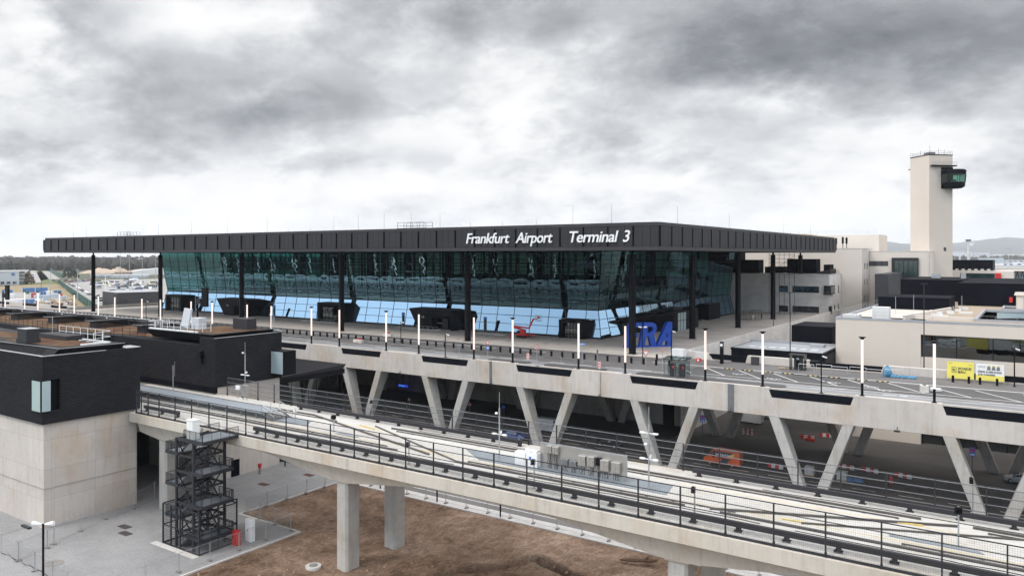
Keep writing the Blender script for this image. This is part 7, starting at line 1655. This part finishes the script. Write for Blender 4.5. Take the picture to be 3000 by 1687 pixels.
# vehicles far away: small, one mesh each
def tiny(px, py, paint, L=4.6, W=1.9, H=1.6, name='parked_car', label='', cat='car', group='cars parked on the apron', a=.5):
    p = pt(px, py, GZ - .35); prof = CARP if H < 2 else VANP; k = L / 4.6; kh = H / (1.47 if H < 2 else 2.5)
    m = MB(); m.loft([[(x * (k if H < 2 else L / 6), -w * W / 1.8, zb * kh), (x * (k if H < 2 else L / 6), w * W / 1.8, zb * kh), (x * (k if H < 2 else L / 6), w * W / 1.8, zm * kh), (x * (k if H < 2 else L / 6), v * W / 1.8, zr * kh), (x * (k if H < 2 else L / 6), -v * W / 1.8, zr * kh), (x * (k if H < 2 else L / 6), -w * W / 1.8, zm * kh)] for x, zb, zm, zr, w, v in prof])
    for x in (-.3 * L, .3 * L):
        for s in (-1, 1): m.cyl((x, s * W * .3, .33), (x, s * W * .49, .33), .33, n=8)
    m.xf(a, p); o = m.build(name, paint); 
    o.data.materials.append(MATS['car_glass']); o.data.materials.append(MATS['tyre'])
    nb = (len(prof) - 1) * 6 + 2
    for i, f in enumerate(o.data.polygons):
        z = f.center.z
        if i >= nb: f.material_index = 2
        elif i % 6 in (2, 4) and 1 <= i // 6 < len(prof) - 2 and i < nb - 2: f.material_index = 1
    return tag(o, label, cat, group)
rr = random.Random(11)
row = 'small car in the long row parked beside the green screen fence'
for k in range(16):
    f = k / 15; tiny(204 + 58 * f + rr.uniform(-.6, .6), 834 + 26 * f + (4 * f * f), rr.choice(['car_white', 'car_white', 'car_silver', 'car_silver', 'car_black']), 5.2, 2.1, 1.7, label=row, group='cars parked along the green screen fence', a=-.2)
for k in range(22): tiny(192 + 3.9 * k + rr.uniform(-1, 1), 823 + rr.uniform(-2, 2.4), rr.choice(['car_red', 'car_black', 'car_silver', 'car_silver', 'car_blue', 'car_black']), 5.2, 2.1, 1.7, label='tiny car in the dense car park beyond the apron', group='cars in the distant car park', a=rr.uniform(0, 3))
for k, (px, py, lab) in enumerate(((332, 857.5, 'white van on the apron, farthest of three'), (338, 861, 'white van on the apron, middle of three'), (348.5, 868, 'white van on the apron, nearest of three by the dark cube'), (283, 877, 'white van by the black roof column foot'), (293, 882, 'white truck below the second lamp'), (305, 889, 'white truck with load close to the parapet'), (345, 839, 'white van driving on the apron road'), (95, 810, 'white lorry on the far road'))):
    tiny(px, py, 'car_white', 7., 2.6, 3.0, 'van', lab, 'van', 'white vans on the apron', 1.2)
for k in range(46):
    px = rr.uniform(272, 470); py = rr.uniform(822, 852) if px > 340 else rr.uniform(828, 846)
    tiny(px, py, rr.choice(['car_white', 'car_white', 'car_white', 'car_white', 'yellow_pale', 'car_silver', 'car_silver', 'container_blue', 'tan_wall']), rr.uniform(6, 12), 2.6, rr.uniform(2.4, 3.8), 'service_truck', 'airport service vehicle among the crowd of vehicles on the apron', 'vehicle', 'service vehicles on the apron', rr.uniform(0, 3))
for k in range(34):
    px = rr.uniform(90, 215); py = rr.uniform(878, 897)
    p = pt(px, py, GZ - .3); tag(MB().obox(p, rr.uniform(1.5, 6), rr.uniform(1, 3), rr.uniform(.5, 2.2), rr.uniform(0, 3)).build('material_stack', rr.choice(['traffic_white', 'wood', 'sand', 'grey_steel', 'rebar', 'container_grey'])), 'stack of building material lying in the yard behind the road', 'stack', 'building material in the yard')
t = thing('aircraft_tail', 'pale blue aircraft tail standing among the vehicles on the apron', 'aircraft', pt(392, 823, GZ - .4)); p = pt(392, 823, GZ - .4); a = view_ang(392); ex = Vector((math.cos(a), math.sin(a), 0))
MB().prism([Vector(p) + ex * u + Vector((0, 0, z)) for u, z in ((-3, 0), (6, 0), (4, 5), (1, 6.5), (-1.5, 5))], (.6, .6, 0)).build('fin', 'container_grey', t); MB().cyl(Vector(p) - ex * 6 + Vector((0, 0, 1.5)), Vector(p) + ex * 5 + Vector((0, 0, 1.8)), 1.6, .8, 10).build('tail_cone', 'white_paint', t)
# trees by themselves
def blob(m, c, r, rr, k=1.):
    ph = (1 + 5 ** .5) / 2; V = [(-1, ph, 0), (1, ph, 0), (-1, -ph, 0), (1, -ph, 0), (0, -1, ph), (0, 1, ph), (0, -1, -ph), (0, 1, -ph), (ph, 0, -1), (ph, 0, 1), (-ph, 0, -1), (-ph, 0, 1)]
    Fc = [(0, 11, 5), (0, 5, 1), (0, 1, 7), (0, 7, 10), (0, 10, 11), (1, 5, 9), (5, 11, 4), (11, 10, 2), (10, 7, 6), (7, 1, 8), (3, 9, 4), (3, 4, 2), (3, 2, 6), (3, 6, 8), (3, 8, 9), (4, 9, 5), (2, 4, 11), (6, 2, 10), (8, 6, 7), (9, 8, 1)]
    m.add([(c[0] + x / 1.9 * r * rr.uniform(.65, 1.2), c[1] + y / 1.9 * r * rr.uniform(.65, 1.2), c[2] + z / 1.9 * r * k * rr.uniform(.65, 1.2)) for x, y, z in V], Fc)
for px, yb, h, w, mt, lab in ((82, 832, 15, 13, 'tree_bare', 'bare brown tree beside the dark multi-storey block'), (90, 832, 11, 9, 'tree_bare', 'smaller bare tree at the foot of the far road'), (200, 817, 18, 20, 'tree_dark', 'dark pine clump beside the green hedge-like fence'), (217, 815, 12, 18, 'tree_dark', 'low dark tree right of the pine clump')):
    p = pt(px, yb, GZ - .5); t = thing('tree', lab, 'tree', p); rr = random.Random(int(px)); m = MB()
    MB().cyl(p, (p[0], p[1], p[2] + h * .5), .5, .25, 7).build('trunk', 'bark', t)
    for k in range(90):
        th = rr.uniform(0, 6.28); zz_ = rr.random(); r = w / 2 * (1 - zz_ * .75) * math.sqrt(rr.random()); blob(m, (p[0] + r * math.cos(th), p[1] + r * math.sin(th), p[2] + h * (.15 + .85 * zz_)), rr.uniform(.8, 1.7), rr)
    m.build('crown', mt, t)
# the forest as one mass
rr = random.Random(21); m = MB()
for k in range(4200):
    d = rr.choice((rr.uniform(1750, 2100), rr.uniform(1900, 2900), rr.uniform(2600, 4200))); px = rr.uniform(-260, 1100) if k % 3 else rr.uniform(1100, 3300)
    if px > 1100: d = rr.uniform(4200, 6000)
    u = (px - 1500) / FL; x, y = (WX + u * RX) * d, (WY + u * RY) * d
    h = rr.uniform(17, 27) * (1 if px < 1100 else 1.1); r = rr.uniform(6, 12) * (1.6 if d > 4000 else 1)
    blob(m, (x, y, GZ + h * .62), r, rr, 1.3); m.cyl((x, y, GZ - 1), (x, y, GZ + h * .5), r * .75, r * .9, 5)
o = m.build('forest', 'forest_leaf', fix=False); o['kind'] = 'stuff'
# hills on the horizon
m = MB(); ridge = []
prof_ = [(-400, 752), (600, 753), (1200, 750), (1700, 748), (2200, 741), (2440, 736), (2540, 707), (2580, 706), (2600, 708), (2640, 713), (2700, 716), (2790, 712), (2860, 705), (2910, 699), (2950, 695), (2985, 697), (3040, 704), (3120, 712), (3300, 735), (3500, 748)]
from mathutils import noise as nz
def ridge_mesh(name, dist, k, off):
    m = MB(); pts_ = []
    for i in range(len(prof_) - 1):
        for q in range(10):
            f = q / 10; px = prof_[i][0] + (prof_[i + 1][0] - prof_[i][0]) * f; y = prof_[i][1] + (prof_[i + 1][1] - prof_[i][1]) * (f * f * (3 - 2 * f)); pts_.append((px, y + 1.2 * nz.noise(Vector((px * .03, off, 0)))))
    for px, y in pts_:
        u = (px - 1500) / FL; X, Y = WX + u * RX, WY + u * RY; z = HERE + (749 - y) * k * dist / FL
        for dd, zf in ((-3000, 0.), (-1300, .62), (0, 1.), (2500, .3)): m.v.append((X * (dist + dd), Y * (dist + dd), GZ + (z - GZ) * zf if zf else GZ - 3))
    for i in range(len(pts_) - 1):
        for j in range(3): a = i * 4 + j; m.f.append((a, a + 4, a + 5, a + 1))
    return struct(name, m, 'hills_far', True)
ridge_mesh('hills', 14500, 1., 3.)
# the older terminals across the runways
def far_tower(t_px, yt, yb):
    p = pt(t_px, yb, GZ); d = (HERE - GZ) * FL / (yb - 749); s = d / FL; z = lambda y: HERE - (y - 749) * s
    t = thing('far_control_tower', 'distant slender grey control tower with a flared cab in front of the hills', 'control tower', p)
    MB().cyl(p, (p[0], p[1], z(719)), 3.2 * s, 3.0 * s, 8).build('shaft', 'concrete_pale', t); a = view_ang(t_px); ex = Vector((math.cos(a), math.sin(a), 0)); P0 = Vector((p[0], p[1], 0))
    MB().cyl(P0 + Vector((0, 0, z(707.5))), P0 + Vector((0, 0, z(701.5))), 6.2 * s, 8.2 * s, 10).build('cab', 'zinc_mid', t); MB().cyl(P0 + Vector((0, 0, z(719))), P0 + Vector((0, 0, z(707.5))), 3. * s, 4.5 * s, 8).build('cab_neck', 'concrete_pale', t)
    c = P0 + ex * 6 * s; MB().obox((c.x, c.y, z(713)), 22 * s, 8 * s, 5 * s, a).build('side_platform', 'grey_hall', t); c = P0 + ex * 7 * s; MB().obox((c.x, c.y, z(719)), 11 * s, 6 * s, 6 * s, a).build('side_room', 'white_paint', t); MB().bar(P0 + ex * 3 * s + Vector((0, 0, z(725))), P0 + ex * 12 * s + Vector((0, 0, z(719))), 1.2 * s).build('strut', 'concrete_pale', t)
far_tower(2837, 700, 767)
def ribs(t, a, l, w, h):
    for k in range(9): c = l(-1 + .25 * k, 4, 0); MB().obox((c.x, c.y, GZ - .6), w * .025, 10, h * .95, a).build('rib', 'white_paint', t)
    c = l(0, -30, 0); MB().obox((c.x, c.y, GZ - .6 + h), w, 60, h * .25, a).build('roof', 'grey_hall', t)
deepv[0] = 60
bgbox(2788, 2838, 743, 766, 60, 'grey_hall', 'ribbed_hangar', 'distant hangar with white slanting ribs left of the far control tower', 'hangar', None, 0, ribs)
bgbox(2842, 2890, 739, 766, 60, 'grey_hall', 'maintenance_hangar', 'distant hangar with dark doors right of the far control tower', 'hangar', None, 0, lambda t, a, l, w, h: [MB().obox((l(u, .4, 0).x, l(u, .4, 0).y, GZ - .6), w * .38, .8, h * .42, a).build('door', 'zinc_mid', t) for u in (-.05, .62)])
def waves(t, a, l, w, h):
    for k in range(9):
        c0 = l(-1 + .235 * k, 0, h); ex = Vector((math.cos(a), math.sin(a), 0)); fw = Vector((-math.sin(a), math.cos(a), 0)); ww = w * .118; P = [c0 + ex * ww * (-1 + 2 * i / 8) + Vector((0, 0, 8 * math.sin(math.pi * i / 8) + k * 1.2)) for i in range(9)]
        MB().prism(P, fw * 60).build('vault', 'white_roof', t); d_ = l(-1 + .235 * k, .5, 0); MB().obox((d_.x, d_.y, GZ - .6 + h * .55), ww * 1.6, .8, h * .4, a).build('arched_glazing', 'inner_mid', t)
bgbox(2896, 3130, 750, 765, 60, 'grey_hall', 'old_terminal', 'distant terminal with a row of white vaulted roofs across the airfield', 'terminal', None, 0, waves)
bgbox(2876, 2930, 757, 770, 30, 'container_grey', 'glass_block', 'distant pale green glass block before the vaulted terminal', 'building', None, 0, strips('window_pale', 6, .1, .8))
bgbox(2925, 3110, 762, 769.5, 30, 'grey_hall', 'long_pier', 'distant long pier building in front of the vaulted terminal', 'building', None, 0, strips('inner_mid', 14, .3, .7))
for px, py, L, lab in ((2892, 775, 40, 'distant blue parked vehicle group on the far apron'), (2905, 776, 60, 'white vehicle group on the far apron'), (2937, 777, 50, 'white and blue vehicle group near the far light mast'), (2975, 776, 70, 'long white vehicle group at the edge of the far apron')):
    p = pt(px, py, GZ); t = thing('service_trucks', lab, 'vehicles', p)
    for k in range(5): MB().obox((p[0] + k * L / 5 * .83, p[1] + k * L / 5 * .56, GZ - .3), L / 7, 4, 3.5 + (k % 2) * 2, R(34)).build('truck', ('container_blue' if k % 2 and px != 2905 else 'white_paint'), t)
for px, yt, yb, lab in ((2822.5, 728, 766, 'distant light mast left of the far control tower'), (2954.5, 728, 790, 'far light mast with cross arms above the airfield grass')):
    p = pt(px, yb, GZ - .5); d = (HERE - GZ) * FL / (yb - 749.); s = d / FL; t = thing('light_mast', lab, 'mast', p); h = (yb - yt) * s; MB().cyl(p, (p[0], p[1], p[2] + h), .7 * s, .5 * s, 8).build('pole', 'concrete_pale', t); a = view_ang(px); ex = Vector((math.cos(a), math.sin(a), 0)) * 7 * s; q = Vector((p[0], p[1], p[2] + h)); MB().bar(q - ex, q + ex, 1.2 * s, .9 * s).build('lamp_bar', 'grey_steel', t)
t = thing('aircraft', 'distant parked airliner with a pale blue and red tail', 'aircraft', pt(2980, 775, GZ)); p = Vector(pt(2980, 775, GZ)); a = view_ang(2980); ex = Vector((math.cos(a), math.sin(a), 0)); MB().loft([[p + ex * x + Vector((0, 0, 5 + r * math.sin(i * .785))) + Vector((-ex.y, ex.x, 0)) * r * math.cos(i * .785) for i in range(8)] for x, r in ((-22, .5), (-18, 1.6), (-10, 2.), (10, 2.), (20, .6))]).build('fuselage', 'white_paint', t, True); MB().prism([p + ex * x + Vector((0, 0, z)) for x, z in ((-20, 6), (-14, 6), (-19, 14), (-23, 14))], (.4, .4, 0)).build('tail_fin', 'container_blue', t); MB().prism([p + ex * x + Vector((-ex.y, ex.x, 0)) * v + Vector((0, 0, 4.5)) for x, v in ((-3, -2), (3, -2), (-4, -16), (-6, -16))], (0, 0, .5)).prism([p + ex * x + Vector((-ex.y, ex.x, 0)) * v + Vector((0, 0, 4.5)) for x, v in ((-3, 2), (3, 2), (-4, 16), (-6, 16))], (0, 0, .5)).build('wings', 'white_paint', t)
# ------------------------------------------------------------------ air
HAZE = 5e-5
m = MB(); m.box(-18500, -2900, GZ - 2.5, 6500, 18800, 460); o = m.build('haze', None); o['kind'] = 'stuff'
hm, nt = newmat('haze'); pv = nd(nt, 'ShaderNodeVolumePrincipled', i_Density=HAZE, i_Color=(.93, .96, 1., 1), i_Anisotropy=-.2); ho = nt.nodes.new('ShaderNodeOutputMaterial'); nt.links.new(pv.outputs[0], ho.inputs['Volume']); o.data.materials.append(hm)
# ------------------------------------------------------------------ sky, sun, camera
wd = bpy.data.worlds.new('World'); S.world = wd; wd.use_nodes = True
nt = wd.node_tree; nt.nodes.clear()
SUN_EL, SUN_AZ = R(48), R(205)          # azimuth from +y towards +x: behind the camera, to its left
sk = nt.nodes.new('ShaderNodeTexSky'); sk.sky_type = 'NISHITA'; sk.sun_disc = False
sk.sun_elevation = SUN_EL; sk.sun_rotation = SUN_AZ; sk.air_density = 1.0; sk.dust_density = .4; sk.ozone_density = 2.
SKY_DEN, SKY_SC, SKY_OFF = .42, 2.6, (.4, 3.3, 7.7)
SKY_BANKS = [((px - 1500) / FL, (749 - py) / FL, rx / FL, ry / FL, k) for px, py, rx, ry, k in (
    (620, 250, 520, 120, .12), (1050, 300, 330, 80, .14), (200, 420, 380, 80, .13), (1080, 480, 280, 38, .10), (2650, 90, 800, 190, .36), (1500, 40, 500, 110, .17), (250, 20, 150, 60, .12), (1950, 390, 380, 70, .10),
    (30, 110, 150, 110, -.16), (1380, 370, 190, 85, -.15), (2240, 265, 170, 50, -.14), (720, 60, 260, 45, -.12), (300, 660, 1300, 140, -.05), (2300, 600, 900, 100, -.05))]
tc = nt.nodes.new('ShaderNodeTexCoord')
sp = nt.nodes.new('ShaderNodeSeparateXYZ'); nt.links.new(tc.outputs['Generated'], sp.inputs[0])
zz = mathn(nt, 'MAXIMUM', sp.outputs[2], 0.0)
den = mathn(nt, 'ADD', zz, SKY_DEN)
cb = nt.nodes.new('ShaderNodeCombineXYZ')
nt.links.new(mathn(nt, 'DIVIDE', sp.outputs[0], den), cb.inputs[0]); nt.links.new(mathn(nt, 'DIVIDE', sp.outputs[1], den), cb.inputs[1])
mp = nt.nodes.new('ShaderNodeMapping'); mp.inputs['Rotation'].default_value = (0, 0, R(-34.3)); mp.inputs['Location'].default_value = SKY_OFF; mp.inputs['Scale'].default_value = (.9, 1.0, 1)
nt.links.new(cb.outputs[0], mp.inputs[0])
def sky_noise(sc, det, ro, di):
    n = nd(nt, 'ShaderNodeTexNoise', i_Scale=sc, i_Detail=det, i_Roughness=ro, i_Distortion=di, noise_dimensions='3D'); nt.links.new(mp.outputs[0], n.inputs['Vector']); return n.outputs['Fac']
cl = sky_noise(SKY_SC, 12, .57, .15)
cl2 = sky_noise(SKY_SC * 3.3, 10, .62, .25)
lat = mathn(nt, 'ADD', mathn(nt, 'MULTIPLY', sp.outputs[0], RX), mathn(nt, 'MULTIPLY', sp.outputs[1], RY))     # towards north-east
fw = mathn(nt, 'MAXIMUM', mathn(nt, 'ADD', mathn(nt, 'MULTIPLY', sp.outputs[0], WX), mathn(nt, 'MULTIPLY', sp.outputs[1], WY)), .05)
# the weather: broad banks of cloud and clear patches by bearing and height, broken up by the noise
wob = mathn(nt, 'MULTIPLY', mathn(nt, 'SUBTRACT', cl2, .5), .22)
wob2 = mathn(nt, 'MULTIPLY', mathn(nt, 'SUBTRACT', cl, .5), .10)
ba = mathn(nt, 'ADD', mathn(nt, 'DIVIDE', lat, fw), wob); el = mathn(nt, 'ADD', mathn(nt, 'DIVIDE', zz, fw), wob2)
cl3 = sky_noise(SKY_SC * 1.35, 8, .58, .0)
edge = ramp(nt, cl3, [(.47, g3(0)), (.545, g3(1))])
edge2 = ramp(nt, sky_noise(SKY_SC * .8, 9, .6, .0), [(.48, g3(0)), (.56, g3(1))])
f = mathn(nt, 'ADD', mathn(nt, 'MULTIPLY', cl, .55), mathn(nt, 'MULTIPLY', cl2, .26))
f = mathn(nt, 'ADD', f, mathn(nt, 'ADD', mathn(nt, 'MULTIPLY', edge, .065), mathn(nt, 'MULTIPLY', edge2, .06)))
for b0, e0, rb, re, k in SKY_BANKS:
    u = mathn(nt, 'DIVIDE', mathn(nt, 'SUBTRACT', ba, b0), rb); v = mathn(nt, 'DIVIDE', mathn(nt, 'SUBTRACT', el, e0), re)
    r2 = mathn(nt, 'ADD', mathn(nt, 'MULTIPLY', u, u), mathn(nt, 'MULTIPLY', v, v))
    f = mathn(nt, 'ADD', f, mathn(nt, 'MULTIPLY', mathn(nt, 'POWER', 2.718, mathn(nt, 'MULTIPLY', r2, -1.)), k))
cloud = ramp(nt, f, [(.30, (1.10, 1.10, 1.10)), (.385, (.99, .99, .995)), (.43, (.91, .918, .93)), (.49, (.77, .785, .805)), (.575, (.58, .598, .622)), (.67, (.42, .437, .462)), (.79, (.265, .279, .303)), (.93, (.17, .182, .202))])
# even, brighter deck overhead and behind the camera; a blue gap low behind the camera
ov = nt.nodes.new('ShaderNodeMapRange'); ov.inputs['From Min'].default_value = .34; ov.inputs['From Max'].default_value = .62; nt.links.new(sp.outputs[2], ov.inputs[0])
over = ramp(nt, cl, [(.35, (2.3, 2.31, 2.35)), (.65, (1.5, 1.51, 1.55))])
cloud = mixc(nt, ov.outputs[0], cloud, over)
bk = nt.nodes.new('ShaderNodeMapRange'); bk.inputs['From Min'].default_value = .12; bk.inputs['From Max'].default_value = -.32; nt.links.new(sp.outputs[1], bk.inputs[0])
gap = mixc(nt, 1., sk.outputs[0], (.12, .12, .12), 'MULTIPLY')
blue = mixc(nt, .85, gap, (.95, 1.28, 1.66))
blue = mixc(nt, ramp(nt, cl, [(.42, g3(0)), (.6, g3(.45))]), blue, (1.35, 1.42, 1.5))
blue = mixc(nt, ov.outputs[0], blue, over)
cloud = mixc(nt, bk.outputs[0], cloud, blue)
# brighter sky added out of view on both sides, to lift the shaded walls
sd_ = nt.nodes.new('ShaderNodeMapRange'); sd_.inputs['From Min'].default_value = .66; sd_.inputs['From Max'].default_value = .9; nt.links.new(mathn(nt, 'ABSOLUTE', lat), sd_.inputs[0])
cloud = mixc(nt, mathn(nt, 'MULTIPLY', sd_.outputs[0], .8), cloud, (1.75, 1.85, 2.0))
# pale band just above the horizon
hz = nt.nodes.new('ShaderNodeMapRange'); hz.inputs['From Min'].default_value = .06; hz.inputs['From Max'].default_value = 0.; nt.links.new(sp.outputs[2], hz.inputs[0])
hc = mixc(nt, ramp(nt, lat, [(.0, g3(0)), (.6, g3(1))]), (1.45, 1.45, 1.46), (1.12, 1.14, 1.18))
cloud = mixc(nt, mathn(nt, 'MULTIPLY', hz.outputs[0], .85), cloud, hc)
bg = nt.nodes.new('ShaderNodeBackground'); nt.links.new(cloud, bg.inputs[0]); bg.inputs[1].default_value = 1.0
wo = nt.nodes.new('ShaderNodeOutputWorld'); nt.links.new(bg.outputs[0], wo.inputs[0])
sl = bpy.data.lights.new('sun', 'SUN'); sl.energy = 1.5; sl.angle = R(16); sl.color = (1., .955, .90)
so = bpy.data.objects.new('sun', sl); COL.objects.link(so)
sd = Vector((math.sin(SUN_AZ) * math.cos(SUN_EL), math.cos(SUN_AZ) * math.cos(SUN_EL), math.sin(SUN_EL)))
so.rotation_euler = sd.to_track_quat('Z', 'Y').to_euler()
cam = bpy.data.cameras.new('camera'); co = bpy.data.objects.new('camera', cam); COL.objects.link(co)
cam.sensor_width = 36.; cam.lens = 36. * FL / 3000.; cam.shift_y = -94.5 / 3000.; cam.clip_start = .5; cam.clip_end = 60000
co.location = (0, 0, HERE); co.rotation_euler = (R(90), 0, R(34.29)); S.camera = co
S.view_settings.view_transform = 'Standard'; S.view_settings.look = 'None'; S.view_settings.exposure = 0.; S.view_settings.gamma = 1.
S.cycles.max_bounces = 8; S.cycles.transparent_max_bounces = 12; S.cycles.caustics_reflective = False; S.cycles.caustics_refractive = False
S.cycles.use_denoising = True
S.cycles.sample_clamp_indirect = 6.
